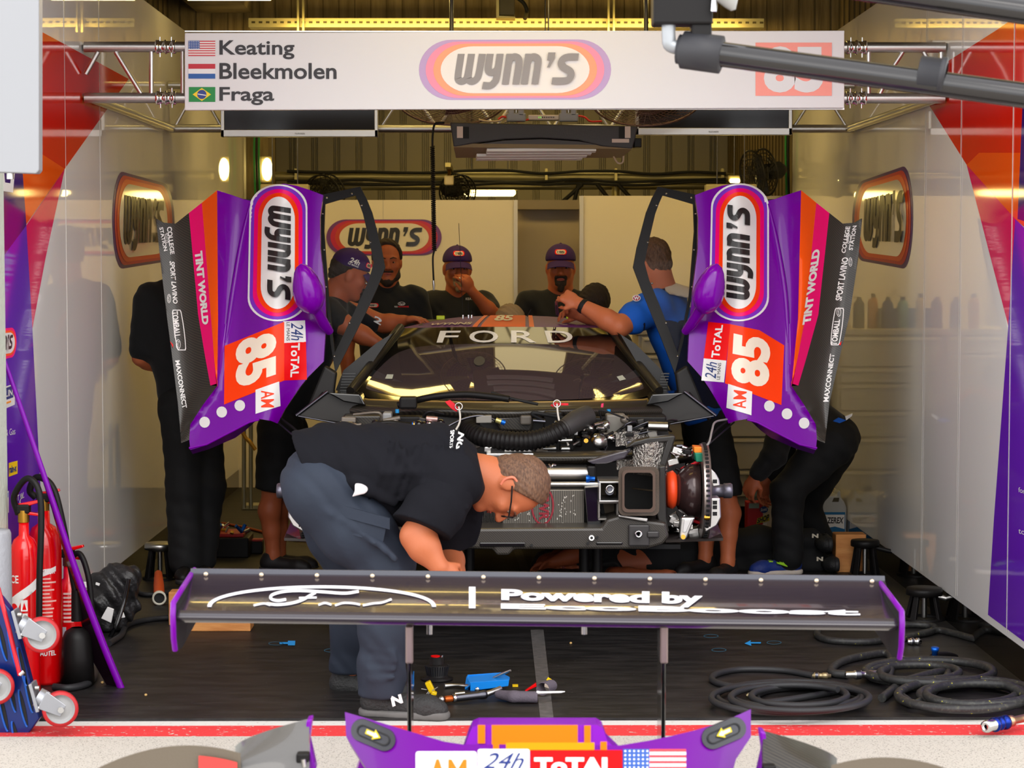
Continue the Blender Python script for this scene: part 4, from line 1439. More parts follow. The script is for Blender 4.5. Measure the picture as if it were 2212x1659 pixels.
TAN = mat('tube_inside', (110, 96, 78), .5, metal=.4)
mb = rect_tube(1294, 1040, 1341, 1085, 9.06, .22, 4, ALU, 'x', TAN)
mb.lathe([(.019, .0), (.019, -.03), (.011, -.03), (.011, .02)], W(1317, 1055, 9.1), (0, 1, 0), CHROME, 20); mb.cyl(W(1317, 1060, 9.1), W(1317, 1060, 9.27), .019, DSTEEL, 16)
for x, y in ((1342, 1037), (1342, 1081)):
    mb.lathe([(.009, 0), (.009, -.012), (.005, -.012), (.005, .004)], W(x, y, 9.05), (0, 1, 0), ALU, 12)
mb.build('crash_tube', car)
mb = rect_tube(1292, 1084, 1336, 1124, 9.08, .2, 4, mat('dull_alu', (130, 126, 120), .5, metal=.6), 'x', TAN); mb.build('crash_tube', car)
CDU = mat('duct_carbon', (62, 48, 38), .35, coat=.4, var=(300, (86, 72, 58)))
def ring(o_, i_, d, t, m, mb):
    n = len(o_)
    vs = [W(x, y, d) for x, y in o_] + [W(x, y, d) for x, y in i_] + [W(x, y, d + t) for x, y in o_] + [W(x, y, d + t) for x, y in i_]
    fs = []
    for k in range(n):
        l = (k + 1) % n
        fs += [(k, l, n + l, n + k), (k, 2 * n + k, 2 * n + l, l), (n + k, n + l, 3 * n + l, 3 * n + k), (2 * n + k, 3 * n + k, 3 * n + l, 2 * n + l)]
    mb.add(vs, fs, m)
mb = MB(); ring(rrect(1336, 1008, 1424, 1114, 14), rrect(1348, 1020, 1411, 1101, 9), 8.98, .04, CDU, mb); ring(rrect(1344, 1015, 1416, 1107, 11), rrect(1349, 1021, 1410, 1100, 9), 8.965, .35, mat('duct_rim', (92, 74, 64), .4, metal=.4), mb)
mb.pbox(1345, 1018, 1414, 1104, 9.32, .01, mat('duct_dark', (26, 24, 20), .5)); mb.cyl(W(1366, 1055, 9.2), W(1411, 1060, 9.1), .004, TAN, 6); mb.build('brake_duct', car)
mb = MB(); mb.grid(lambda u, v: W(1368 + 78 * u - 6 * v * u, 962 - 12 * u + 62 * v + 20 * u * v, 9.25 - .06 * math.sin(PI * u) + .06 * v * 0), 12, 12, FOIL, True)
mb.pprism([(1352, 968), (1370, 954), (1400, 946), (1456, 941), (1460, 944), (1446, 985), (1438, 1010), (1424, 1010), (1440, 955), (1380, 962)], 9.2, .08, CARBON, .006)
mb.pprism([(1424, 1008), (1438, 1006), (1440, 1120), (1446, 1150), (1428, 1150), (1418, 1110)], 9.1, .1, CARBON, .006)
mb.pprism([(1336, 1112), (1400, 1120), (1398, 1128), (1336, 1117)], 9.0, .1, ALU, .004); mb.build('duct_shield', car)

# ---- uprights, discs and hubs on both sides
def corner(sg, name_lab):
    f = (lambda x: x) if sg > 0 else (lambda x: 2180 - x)
    c = W(f(1520), 1060, 9.2)
    ax = V((sg, 0, 0))
    rn = random.Random(2)
    R_ = .205
    mb = MB(); mb.lathe([(R_, -.016), (R_, .016), (.09, .016)], c, ax, mat('disc_iron', (170, 160, 154), .35, metal=.9), 48); mb.lathe([(R_, -.016), (.09, -.016)], c, ax, MATS['disc_iron'], 48)
    for k in range(60):
        a = 2 * PI * k / 60
        p = c + V((0, math.cos(a), math.sin(a))) * R_
        mb.box(p, (.014, .010, .010), BLKM, Matrix.Rotation(a, 3, 'X'))
    mb.build('brake_disc', car)
    mb = MB(); mb.lathe([(.0, -.13), (.05, -.125), (.085, -.11), (.115, -.07), (.122, -.022), (.10, -.02)], c, ax, mat('brake_shroud', (58, 40, 40), .22, coat=.4, metal=.3), 40); mb.build('brake_shroud', car)
    mb = MB(); mb.lathe([(0, .0), (.075, .0), (.075, .02), (.036, .03), (.028, .055), (.028, .085), (.033, .087), (.033, .118), (.029, .124), (.012, .126), (0, .12)], c, ax, mat('hub_grey', (118, 116, 128), .35, metal=.7), 26); mb.build('wheel_hub', car)
    mb = MB()
    import_pts = [(1522, 1006), (1532, 1008), (1546, 1022), (1554, 1036), (1556, 1050), (1540, 1052), (1536, 1040), (1524, 1034)]
    mb.pprism([(f(x), y) for x, y in import_pts], 9.05, .12, ALU, .005)
    mb.pprism([(f(x), y) for x, y in [(1534, 1076), (1556, 1076), (1558, 1118), (1548, 1136), (1524, 1150), (1522, 1140), (1532, 1120)]], 9.05, .12, ALU, .005)
    for y0 in (1036, 1082, 1092, 1106):
        mb.pbox(f(1540), y0, f(1549), y0 + 8, 9.045, .02, BLKM)
    mb.build('brake_caliper', car)
    for y0 in (1038, 1118):
        mb = MB(); mb.lathe([(.010, -.012), (.012, .0), (.010, .012)], W(f(1527), y0, 9.02), (1, 0, 0), BRASS, 12); mb.build('bleed_screw', car)
    mb = MB(); mb.pbox(f(1527), 1080, f(1534), 1110, 9.04, .03, BLUE, .004); mb.build('caliper_badge', car)
    if sg > 0:
        mb = MB(); mb.pprism([(1499, 965), (1517, 966), (1519, 978), (1500, 978)], 9.14, .10, mat('orange_tape', (255, 132, 16), .4), .003); mb.pprism([(1501, 978), (1519, 978), (1521, 998), (1504, 998)], 9.13, .10, mat('green_tape', (0, 124, 92), .35), .003); mb.build('sensor_clip', car)
        mb = MB(); mb.lathe([(.02, 0), (.075, .005), (.085, .03), (.07, .045), (.03, .05)], W(1438, 1058, 9.2), (1, 0, 0), mat('orange_ring', (240, 74, 30), .45), 30); mb.build('orange_duct_ring', car)
        mb = MB(); mb.tube(spline([W(1520, 972, 9.15), W(1532, 955, 9.2), W(1538, 930, 9.4), W(1545, 912, 9.7), W(1570, 906, 9.9)], 6), .005, GREYP, 8); mb.build('sensor_cable', car)
    mb = MB()
    a, b = W(f(1486), 1122, 9.1), W(f(1476), 1164, 9.05)
    mb.pprism([(f(x), y) for x, y in [(1472, 1118), (1502, 1118), (1484, 1162), (1478, 1169), (1470, 1166), (1468, 1158)]], 9.04, .05, ALU, .006)
    mb.pprism([(f(x), y) for x, y in [(1478, 1122), (1494, 1122), (1482, 1150), (1475, 1150)]], 9.035, .02, mat('arm_recess', (214, 212, 210), .4, metal=.6), .002)
    mb.cyl(W(f(1476), 1160, 9.05), W(f(1476), 1160, 9.02), .010, BRASS, 14); mb.build('wishbone', car)
    for k in range(40):
        x, y = rn.uniform(1448, 1504), (rn.uniform(962, 1018) if k < 26 else rn.uniform(1112, 1150))
        p = W(f(x), y, 9.2 + rn.uniform(0, .1))
        mb = MB()
        if k % 2:
            mb.box(p, (rn.uniform(.02, .05), .04, rn.uniform(.012, .03)), rn.choice([CHROME, STEEL, BLK, ALU]), Matrix.Rotation(rn.uniform(-.5, .5), 3, 'Y'), .004)
        else:
            mb.cyl(p, p + V((rn.uniform(.02, .06) * sg, 0, rn.uniform(-.03, .03))), .008, rn.choice([CHROME, DSTEEL, BLK, RTAG]), 10)
        mb.build('suspension_fitting', car)
    mb = MB(); mb.cyl(W(f(1440), 1145, 9.4), W(f(1505), 1128, 9.25), .014, BLK, 10); mb.cyl(W(f(1440), 1000, 9.5), W(f(1500), 990, 9.25), .013, BLK, 10); mb.build('suspension_arm', car)


corner(1, 'right')
corner(-1, 'left')
# air jacks
for x, dd in ((985, 9.7), (1014, 9.75), (1262, 9.7), (1290, 9.7)):
    mb = MB(); p = W(x, 1180, dd); mb.cyl(p, (p.x, dd, .012), .024, BLK, 14); mb.cyl((p.x, dd, .012), (p.x, dd, 0), .045, BLK, 16); mb.build('air_jack', car)


# ================================================================ the two raised doors
def ss(t):
    t = min(max(t, 0), 1)
    return t * t * (3 - 2 * t)


def door_depth(x, y):              # relief of the left door's outer skin, metres towards the lens
    ly = lambda a, b, y0, y1: a + (b - a) * (y - y0) / (y1 - y0)
    xc = ly(339, 391, 470, 955)
    xr = 469 + max(0, (y - 835)) * -.70
    xv = min(ly(540, 482, 433, 790), 542) if y < 800 else 480 - (y - 800) * .6
    xh = ly(612, 585, 396, 800)
    xe = ly(698, 690, 420, 780) - max(0, y - 780) * .6
    f = 1 - .55 * ss((y - 600) / 330)
    if x <= xr:
        t = (x - xc) / max(xr - xc, 1)
        h = .13 * (max(0, t) ** 1.7) - .03 * math.sin(PI * min(max(t, 0), 1)) - .02
        h = h if t > 0 else -.02 + t * .05
        return h * (.55 + .45 * f)
    if x <= xv:
        t = (x - xr) / max(xv - xr, 1)
        return f * (.11 * (1 - t) + .045 * t - .03 * math.sin(PI * t)) + (1 - f) * .05
    if x <= xh:
        t = (x - xv) / max(xh - xv, 1)
        return f * (.045 + .115 * ss(t)) + (1 - f) * (.05 + .03 * ss(t))
    t = (x - xh) / max(xe - xh, 1)
    return f * (.16 - .11 * ss(t)) + (1 - f) * (.08 - .05 * ss(t))


def door(side):
    if side < 0:
        X = lambda x, y: (x, y)
        U = lambda x, y: (x, y)
    else:
        sh = lambda y: 26 * ss((y - 600) / 330)
        X = lambda x, y: (2199.5 - x - sh(y), y)          # left-door outline -> right door in the picture
        U = lambda x, y: (2199.5 - x - sh(y), y)          # picture -> left-door relief

    def SF(off):
        def f(x, y):
            u, v = U(x, y)
            base = 10.02 + .28 * (900 - y) / 500
            return W(x, y, base - door_depth(u, v) - off)
        return f
    L = lambda pts: [X(*p) for p in pts]
    mir = (lambda q: q)
    body = thing  # noqa
    # purple skin
    purple = [(469, 411), (500, 421), (525, 430), (540, 433.5), (558, 428), (575, 414), (592, 402), (612, 396.5), (640, 401), (668, 410), (698, 421.5), (691, 470), (692, 540), (702, 622), (704, 700), (699, 781), (664, 816), (646, 839), (615, 885), (599.5, 915), (585, 909), (560, 905), (538, 914), (504, 932), (446, 962), (411, 972), (409, 950), (411, 917), (438, 875), (469, 834), (471, 690)]
    mb = MB()
    mb.skin(L(purple), SF(0), PURPLE, 11, (0, .05, 0))
    # lower turned-in lip
    lip = spline([W(x, y, 9.99 + .02 * k) for k, (x, y) in enumerate(L([(409, 962), (450, 950), (504, 922), (538, 907)]))], 4)
    # graphics
    P = SF
    if side < 0:
        ov = [(664, 398), (664, 694), (534, 694), (540, 398)]
    else:
        ov = [(1531, 694), (1537, 396), (1661, 396), (1661, 694)]
    oval(mb, ov, lambda o: SF(o + .001), (LILAC, PINK, ORED, WHITE, INK), 9, WHITE)
    if side < 0:
        num = [(485, 747), (614, 695), (614, 822), (484, 874)]
        mb.flat(num, SF(.002), ORED, 9)
        mb.text('85', [(597, 712), (597, 812), (509, 841), (509, 738)], SF(.004), CREAM, .05, cut=9)
        mb.flat([(612, 694), (659, 692), (661, 739), (612, 741)], SF(.002), WHITE, 9)
        mb.text('24h', [(655, 698), (655, 734), (629, 736), (629, 697)], SF(.004), NAVY, .0, .3, cut=9)
        mb.text('LE MANS', [(626, 696), (626, 736), (619, 736), (619, 696)], SF(.004), INK, 0, cut=9)
        mb.flat([(612, 741), (661, 738), (663, 820), (614, 822)], SF(.002), RED, 9)
        mb.text('ToTAL', [(648, 741), (645, 814), (627, 815), (629, 741)], SF(.004), WHITE, .03, cut=9)
        mb.flat([(552, 842), (603, 824), (606, 877), (552, 894)], SF(.0035), WHITE, 9)
        mb.text('AM', [(592, 841), (592, 880), (564, 880), (564, 844)], SF(.0055), ORED, .01, cut=9)
        dots = ((518, 876), (479, 890), (442, 912))
    else:
        mb.flat([(1577, 700), (1640, 713), (1694, 746), (1688, 875), (1566, 828)], SF(.002), ORED, 9)
        mb.text('85', [(1578, 826), (1584, 716), (1665, 735), (1661, 838)], SF(.004), CREAM, .05, cut=9)
        mb.flat([(1530, 695), (1578, 700), (1569, 779), (1520, 774)], SF(.002), RED, 9)
        mb.text('ToTAL', [(1536, 772), (1546, 702), (1562, 702), (1554, 774)], SF(.004), WHITE, .03, cut=9)
        mb.flat([(1520, 774), (1569, 779), (1564, 826), (1515, 822)], SF(.002), WHITE, 9)
        mb.text('24h', [(1522, 819), (1526, 781), (1549, 783), (1546, 818)], SF(.004), NAVY, .0, .3, cut=9)
        mb.text('LE MANS', [(1548, 820), (1551, 784), (1558, 784), (1555, 820)], SF(.004), INK, 0, cut=9)
        mb.flat([(1573, 829), (1625, 846), (1623, 897), (1569, 881)], SF(.0035), WHITE, 9)
        mb.text('AM', [(1583, 885), (1585, 842), (1613, 846), (1611, 882)], SF(.0055), ORED, .01, cut=9)
        dots = ((1662, 877), (1700, 894), (1737, 914))
    for x, y in dots:
        mb.flat(circ(x, y, 11.5, 12, 16), SF(.004), mat('dot_white', (226, 224, 222), .5), 9)
    o = mb.build('door', car)
    # coloured side band and carbon sill
    mb = MB()
    mb.skin(L([(436, 438), (469, 411), (471, 690), (469, 834), (463, 780), (456, 690)]), SF(.001), ORANGE, 11, (0, .05, 0))
    mb.skin(L([(408, 460), (436, 438), (456, 690), (463, 780), (467, 829), (454.5, 833), (443, 770), (428, 680)]), SF(.001), PINK, 11, (0, .05, 0))
    if side < 0:
        mb.text('TINT WORLD', [(437, 541), (451, 700), (437, 702), (420, 544)], SF(.006), WHITE, .055, cut=9)
    else:
        mb.text('TINT WORLD', [(1733, 702), (1755, 541), (1772, 537), (1751, 699)], SF(.006), WHITE, .055, cut=9)
    mb.build('colour_band', o)
    mb = MB()
    sill = [(337, 472), (352, 481), (379, 483), (408, 460), (428, 680), (443, 770), (454.5, 833), (469, 834), (438, 875), (411, 917), (409, 950), (391.5, 957), (384, 870), (370, 756), (360, 680), (346, 560)]
    mb.skin(L(sill), SF(0), CARBONR, 10, (0, .05, 0))
    if side < 0:
        q = lambda a, b, c, d: [a, b, c, d]
        mb.text('COLLEGE', [(371, 489), (377, 548), (368, 550), (360, 491)], SF(.005), WHITE, .03, cut=9)
        mb.text('STATION', [(352, 490), (362, 541), (354, 543), (344, 492)], SF(.005), WHITE, .03, cut=9)
        mb.text('SPORT LAVINO', [(377, 564), (384, 655), (374, 657), (366, 564)], SF(.005), WHITE, .03, .2, cut=9)
        mb.text('TOMBALL', [(384, 672), (390, 728), (377, 730), (371, 673)], SF(.005), WHITE, .03, cut=9)
        mb.text('MAXCONNECT', [(388, 778), (404, 880), (394, 884), (378, 779)], SF(.005), WHITE, .03, cut=9)
        cap = [(381, 667), (393, 759)]
        ell_ = [(361, 514, 5, 11), (365, 645, 4, 10), (385, 744, 5, 11)]
        mb.flat([(367, 737), (374, 744), (374, 752)], SF(.005), RED, 9)
    else:
        mb.text('COLLEGE', [(1817, 545), (1827, 489), (1837, 489), (1826, 548)], SF(.005), WHITE, .03, cut=9)
        mb.text('STATION', [(1833, 540), (1842, 488), (1851, 487), (1842, 541)], SF(.005), WHITE, .03, cut=9)
        mb.text('SPORT LAVINO', [(1804, 650), (1819, 557), (1833, 555), (1818, 650)], SF(.005), WHITE, .03, .2, cut=9)
        mb.text('TOMBALL', [(1795, 745), (1803, 690), (1815, 690), (1808, 746)], SF(.005), WHITE, .03, cut=9)
        mb.text('MAXCONNECT', [(1778, 868), (1793, 764), (1803, 764), (1790, 868)], SF(.005), WHITE, .03, cut=9)
        cap = [(1814, 663), (1803, 748)]
        ell_ = [(1833, 515, 5, 11), (1837, 566, 4, 10), (1812, 674, 5, 10)]
        mb.flat([(1812, 744), (1818, 737), (1816, 746)], SF(.005), RED, 9)
    (ax, ay), (bx, by) = cap
    L1, L2 = [], []
    for k in range(24):
        a = 2 * PI * k / 24
        for rad, lst in ((11.5, L1), (9.5, L2)):
            cx, cy = ((ax + bx) / 2 + math.cos(a) * rad, (ay + by) / 2)
            yy = (by - ay) / 2 - 4 + (rad - 9.5)
            cyv = max(-1, min(1, math.sin(a) * 1.8)) * yy
            lst.append(((ax + bx) / 2 + math.cos(a) * rad + (bx - ax) / (by - ay) * cyv, (ay + by) / 2 + cyv))
    for k in range(24):
        mb.flat([L1[k], L1[(k + 1) % 24], L2[(k + 1) % 24], L2[k]], SF(.005), WHITE)
    for cx, cy, rx, ry in ell_:
        a, b = circ(cx, cy, rx, ry, 20), circ(cx, cy, rx - 1, ry - 1.2, 20)
        for k in range(20):
            mb.flat([a[k], a[(k + 1) % 20], b[(k + 1) % 20], b[k]], SF(.006), WHITE)
        mb.text('Ford', [(cx + 2, cy - ry * .7), (cx + 2.5, cy + ry * .7), (cx - 2, cy + ry * .7), (cx - 2.5, cy - ry * .7)], SF(.006), WHITE, 0, .2)
    mb.build('sill', o)
    # underside lip at the door's front lower edge
    mb = MB()
    pts = L([(409, 968), (446, 960), (504, 930), (538, 912), (560, 906)])
    low = L([(416, 981), (452, 970), (508, 946), (530, 930), (552, 910)])
    vs = [SF(-.01)(*p) for p in pts] + [SF(-.14)(*p) for p in low]
    n = len(pts)
    mb.add(vs, [(k, k + 1, n + k + 1, n + k) for k in range(n - 1)], PURPLE, True)
    mb.tube([SF(0)(*p) for p in pts], .006, PURPLE2, 6)
    mb.build('lower_lip', o)
    # groove fins
    mb = MB()
    mb.tube(spline([SF(.0)(*p) for p in L([(540, 440), (522, 520), (505, 620), (493, 700), (487, 740)])], 6), [.004 + .010 * math.sin(PI * k / 24) for k in range(25)], PURPLE, 8)
    mb.tube(spline([SF(.0)(*p) for p in L([(488, 700), (480, 760), (477, 788)])], 6), .007, PURPLE2, 8)
    mb.build('air_channel', o)
    # dark inner trim panel behind
    mb = MB(); mb.prism([W(x, y, 10.22 + .28 * (900 - y) / 500) for x, y in L([(470, 430), (690, 430), (696, 780), (600, 900), (430, 930), (400, 600)])], (0, .05, 0), INNER); mb.build('inner_panel', o)
    # window frame with rivets and thin clear pane
    dW = 10.32
    ou = L([(694, 421), (736, 412), (778, 403), (791, 428), (804, 460), (824, 536), (832, 578), (815, 622), (790, 676), (762, 731), (724, 806), (714, 740), (704, 640), (690, 500)])
    it = L([(702, 441), (736, 431), (768, 422), (776, 440), (784, 462), (799, 526), (807, 568), (797, 605), (770, 664), (738, 731), (723, 762), (719, 728), (710, 640), (700, 500)])
    mb = MB()
    n = len(ou)
    dd = lambda p: dW + .25 * (800 - p[1]) / 400 - .1
    A, B = [W(*p, dd(p)) for p in ou], [W(*p, dd(p)) for p in it]
    t = V((0, .03, 0))
    vs = A + B + [p + t for p in A] + [p + t for p in B]
    fs = []
    for k in range(n):
        l = (k + 1) % n
        fs += [(k, l, n + l, n + k), (k, 2 * n + k, 2 * n + l, l), (n + k, n + l, 3 * n + l, 3 * n + k), (2 * n + k, 3 * n + k, 3 * n + l, 2 * n + l)]
    mb.add(vs, fs, BLK)
    for x, y in ((760, 419), (781, 444), (800, 524), (791, 612), (755, 698), (706, 428), (697, 462), (700, 540), (712, 700), (722, 770), (704, 620)):
        p = L([(x, y)])[0]
        c = W(*p, dd(p) - .002)
        mb.lathe([(0, -.006), (.004, -.005), (.006, 0)], c, (0, 1, 0), CHROME, 8)
    mb.build('window_frame', o)
    mb = MB(); mb.prism([p + V((0, .012, 0)) for p in B], (0, .004, 0), CLEARP); mb.build('window_pane', o)
    # mirror pod on a stalk
    mb = MB()
    c = SF(.17)(*X(672, 628))
    rows = [(0.0, .004), (.05, .026), (.14, .042), (.32, .060), (.52, .072), (.72, .072), (.88, .050), (.96, .026), (1, .006)]
    a, b = SF(.22)(*X(650, 570)), SF(.14)(*X(678, 678))
    axv = b - a
    x_, y_ = frame(axv)
    mb.tube([a + axv * t_ for t_, r_ in rows], [r_ for t_, r_ in rows], PURPLE2, 22)
    bm_ = mb.build('mirror', o)
    mb = MB(); mb.tube([b + V((0, .02, .03)), SF(.06)(*X(700, 700)), SF(.0)(*X(712, 716))], [.03, .026, .02], PURPLE, 12); mb.build('mirror_stalk', o)
    return o


door(-1)
door(1)


# ================================================================ people: smooth bodies grown from joint chains
class Sdf:
    def __init__(s):
        s.p = []
        s.cuts = []

    def cap(s, a, b, ra, rb, k=.02, flat=None):      # tapered limb; flat = (axis, squash>1)
        s.p.append(('c', np.array(a, float), np.array(b, float), ra, rb, k, flat))
        return s

    def chain(s, pts, rs, k=.02, flat=None):
        for i in range(len(pts) - 1):
            s.cap(pts[i], pts[i + 1], rs[i], rs[i + 1], k, flat)
        return s

    def ell(s, c, rad, rot=None, k=.02):
        s.p.append(('e', np.array(c, float), np.array(rad, float), None if rot is None else np.array(rot), 0, k, None))
        return s

    def cut(s, p, n):                                 # keep the side n points away from
        s.cuts.append((np.array(p, float), np.array(V(n).normalized())))
        return s

    def mesh(s, h, grow=0., wob=None):
        lo, hi = np.full(3, 1e9), np.full(3, -1e9)
        for q in s.p:
            if q[0] == 'c':
                r = max(q[3], q[4])
                for e in (q[1], q[2]):
                    lo, hi = np.minimum(lo, e - r), np.maximum(hi, e + r)
            else:
                r = q[2].max()
                lo, hi = np.minimum(lo, q[1] - r), np.maximum(hi, q[1] + r)
        m = .03 + grow
        lo -= m
        hi += m
        n = np.ceil((hi - lo) / h).astype(int) + 1
        F = np.full(n, 9.0, np.float32)
        ax = [lo[i] + h * np.arange(n[i]) for i in range(3)]
        for q in s.p:
            k = q[5]
            if q[0] == 'c':
                r = max(q[3], q[4]) + k + 2 * h + .02
                a = np.minimum(q[1], q[2]) - r
                b = np.maximum(q[1], q[2]) + r
            else:
                r = q[2].max() + k + 2 * h + .02
                a, b = q[1] - r, q[1] + r
            i0 = np.clip(np.floor((a - lo) / h).astype(int), 0, n)
            i1 = np.clip(np.ceil((b - lo) / h).astype(int) + 1, 0, n)
            sl = tuple(slice(i0[i], i1[i]) for i in range(3))
            Xg, Yg, Zg = np.meshgrid(*[ax[i][sl[i]] for i in range(3)], indexing='ij', sparse=True)
            if q[0] == 'c':
                A, B = q[1], q[2]
                px, py, pz = Xg - A[0], Yg - A[1], Zg - A[2]
                ba = B - A
                dd = max(ba @ ba, 1e-9)
                t = np.clip((px * ba[0] + py * ba[1] + pz * ba[2]) / dd, 0, 1)
                dx, dy, dz = px - t * ba[0], py - t * ba[1], pz - t * ba[2]
                if q[6]:
                    f, w = np.array(V(q[6][0]).normalized()), q[6][1]
                    g = dx * f[0] + dy * f[1] + dz * f[2]
                    d = np.sqrt(dx * dx + dy * dy + dz * dz + (w * w - 1) * g * g) - (q[3] + (q[4] - q[3]) * t)
                else:
                    d = np.sqrt(dx * dx + dy * dy + dz * dz) - (q[3] + (q[4] - q[3]) * t)
            else:
                P = np.stack(np.broadcast_arrays(Xg - q[1][0], Yg - q[1][1], Zg - q[1][2]), -1)
                if q[3] is not None:
                    P = P @ q[3]
                k0 = np.sqrt(((P / q[2]) ** 2).sum(-1))
                k1 = np.sqrt(((P / (q[2] ** 2)) ** 2).sum(-1))
                d = k0 * (k0 - 1) / np.maximum(k1, 1e-6)
            c = F[sl]
            hh = np.maximum(k - np.abs(c - d), 0) / k
            F[sl] = np.minimum(c, d) - hh * hh * k * .25
        F -= grow
        if s.cuts or wob:
            Xg, Yg, Zg = np.meshgrid(*ax, indexing='ij', sparse=True)
            if wob:
                for amp, kx, ky, kz, ph in wob:
                    F += (amp * np.sin(Xg * kx + Yg * ky + Zg * kz + ph + 1.4 * np.sin(Xg * ky * .4 + Zg * kx * .3 + ph))).astype(np.float32)
            for p, nn in s.cuts:
                F = np.maximum(F, ((Xg - p[0]) * nn[0] + (Yg - p[1]) * nn[1] + (Zg - p[2]) * nn[2]).astype(np.float32))
        return surfnet(F, lo, h)


def surfnet(F, lo, h):
    ins = F < 0
    nx, ny, nz = F.shape
    cor = [(i, j, k) for i in (0, 1) for j in (0, 1) for k in (0, 1)]
    sub = lambda A, c: A[c[0]:nx - 1 + c[0], c[1]:ny - 1 + c[1], c[2]:nz - 1 + c[2]]
    cnt = sum(sub(ins, c).astype(np.int8) for c in cor)
    act = (cnt > 0) & (cnt < 8)
    idx = np.full(act.shape, -1, np.int64)
    ii = np.argwhere(act)
    idx[act] = np.arange(len(ii))
    acc = np.zeros((len(ii), 3))
    num = np.zeros(len(ii))
    vals = {c: sub(F, c)[act] for c in cor}
    for c in cor:
        for a in range(3):
            if c[a] == 0:
                e = list(c)
                e[a] = 1
                f0, f1 = vals[c], vals[tuple(e)]
                m = (f0 < 0) != (f1 < 0)
                t = f0[m] / (f0[m] - f1[m])
                p = np.tile(np.array(c, float), (m.sum(), 1))
                p[:, a] += t
                acc[m] += p
                num[m] += 1
    vs = lo + h * (ii + acc / num[:, None])
    fs = []
    for a in range(3):
        b, c = (a + 1) % 3, (a + 2) % 3
        s0, s1 = [slice(None)] * 3, [slice(None)] * 3
        s0[a], s1[a] = slice(0, -1), slice(1, None)
        x = ins[tuple(s0)] != ins[tuple(s1)]
        q = np.argwhere(x)
        q = q[(q[:, b] > 0) & (q[:, c] > 0) & (q[:, b] < F.shape[b] - 1) & (q[:, c] < F.shape[c] - 1)]
        if not len(q):
            continue
        flip = ins[tuple(s0)][tuple(q.T)]
        def cell(db, dc):
            r = q.copy()
            r[:, b] += db
            r[:, c] += dc
            return idx[tuple(r.T)]
        Q = np.stack([cell(-1, -1), cell(0, -1), cell(0, 0), cell(-1, 0)], 1)
        Q[~flip] = Q[~flip][:, ::-1]
        fs.append(Q)
    fs = np.concatenate(fs)
    fs = fs[(fs >= 0).all(1)]
    return vs, fs


def soften(vs, fs, it=2):                             # light smoothing of the grown surface
    n = len(vs)
    e = np.concatenate([fs[:, [0, 1]], fs[:, [1, 2]], fs[:, [2, 3]], fs[:, [3, 0]]])
    for _ in range(it):
        acc = np.zeros_like(vs)
        c = np.zeros(n)
        for a, b in ((0, 1), (1, 0)):
            np.add.at(acc, e[:, a], vs[e[:, b]])
            np.add.at(c, e[:, a], 1)
        vs = .5 * vs + .5 * acc / np.maximum(c, 1)[:, None]
    return vs


def grow(sdf, name, m, parent, h=.010, wob=None, it=2, extra=0.):
    vs, fs = sdf.mesh(h, extra, wob)
    vs = soften(vs, fs, it)
    mb = MB()
    mb.add([tuple(v) for v in vs], [tuple(int(i) for i in f) for f in fs], m, True)
    return mb.build(name, parent)


SKIN = mat('skin', (200, 110, 70), .5, spec=.4, bump=(160, .05))
SKIN2 = mat('skin_ruddy', (176, 92, 56), .5, spec=.4, bump=(160, .05))
CLOTH = mat('black_cotton', (18, 18, 20), .85, bump=(40, .12), sheen=.08)
CLOTHN = mat('charcoal_cotton', (21, 21, 26), .9, spec=.15, bump=(30, .16))
TROU = mat('black_trousers', (15, 15, 17), .8, bump=(30, .15))
TROUG = mat('slate_trousers', (33, 41, 55), .8, bump=(26, .2))
BLUES = mat('blue_polo', (10, 96, 205), .75, bump=(30, .12))
NAVYS = mat('navy_cloth', (16, 26, 58), .8, bump=(30, .12))
HAIRD = mat('dark_hair', (46, 32, 24), .7, bump=(220, .6, .01), stretch=(1, 1, .3))
HAIRB = mat('brown_hair', (112, 80, 58), .65, bump=(260, .5, .006), var=(170, (72, 48, 34)), stretch=(1, 1, .3))
HAIRG = mat('sandy_hair', (166, 140, 110), .7, bump=(220, .6, .01))
CAPM = mat('purple_cap', (52, 20, 86), .75, bump=(90, .1))
EYEW = mat('eye_white', (150, 128, 112), .6, spec=.1)
EYEB = mat('eye_dark', (26, 18, 14), .5, spec=.1)
LIP = mat('lips', (168, 84, 72), .5)
FONT_W = mat('print_white', (226, 224, 222), .6)


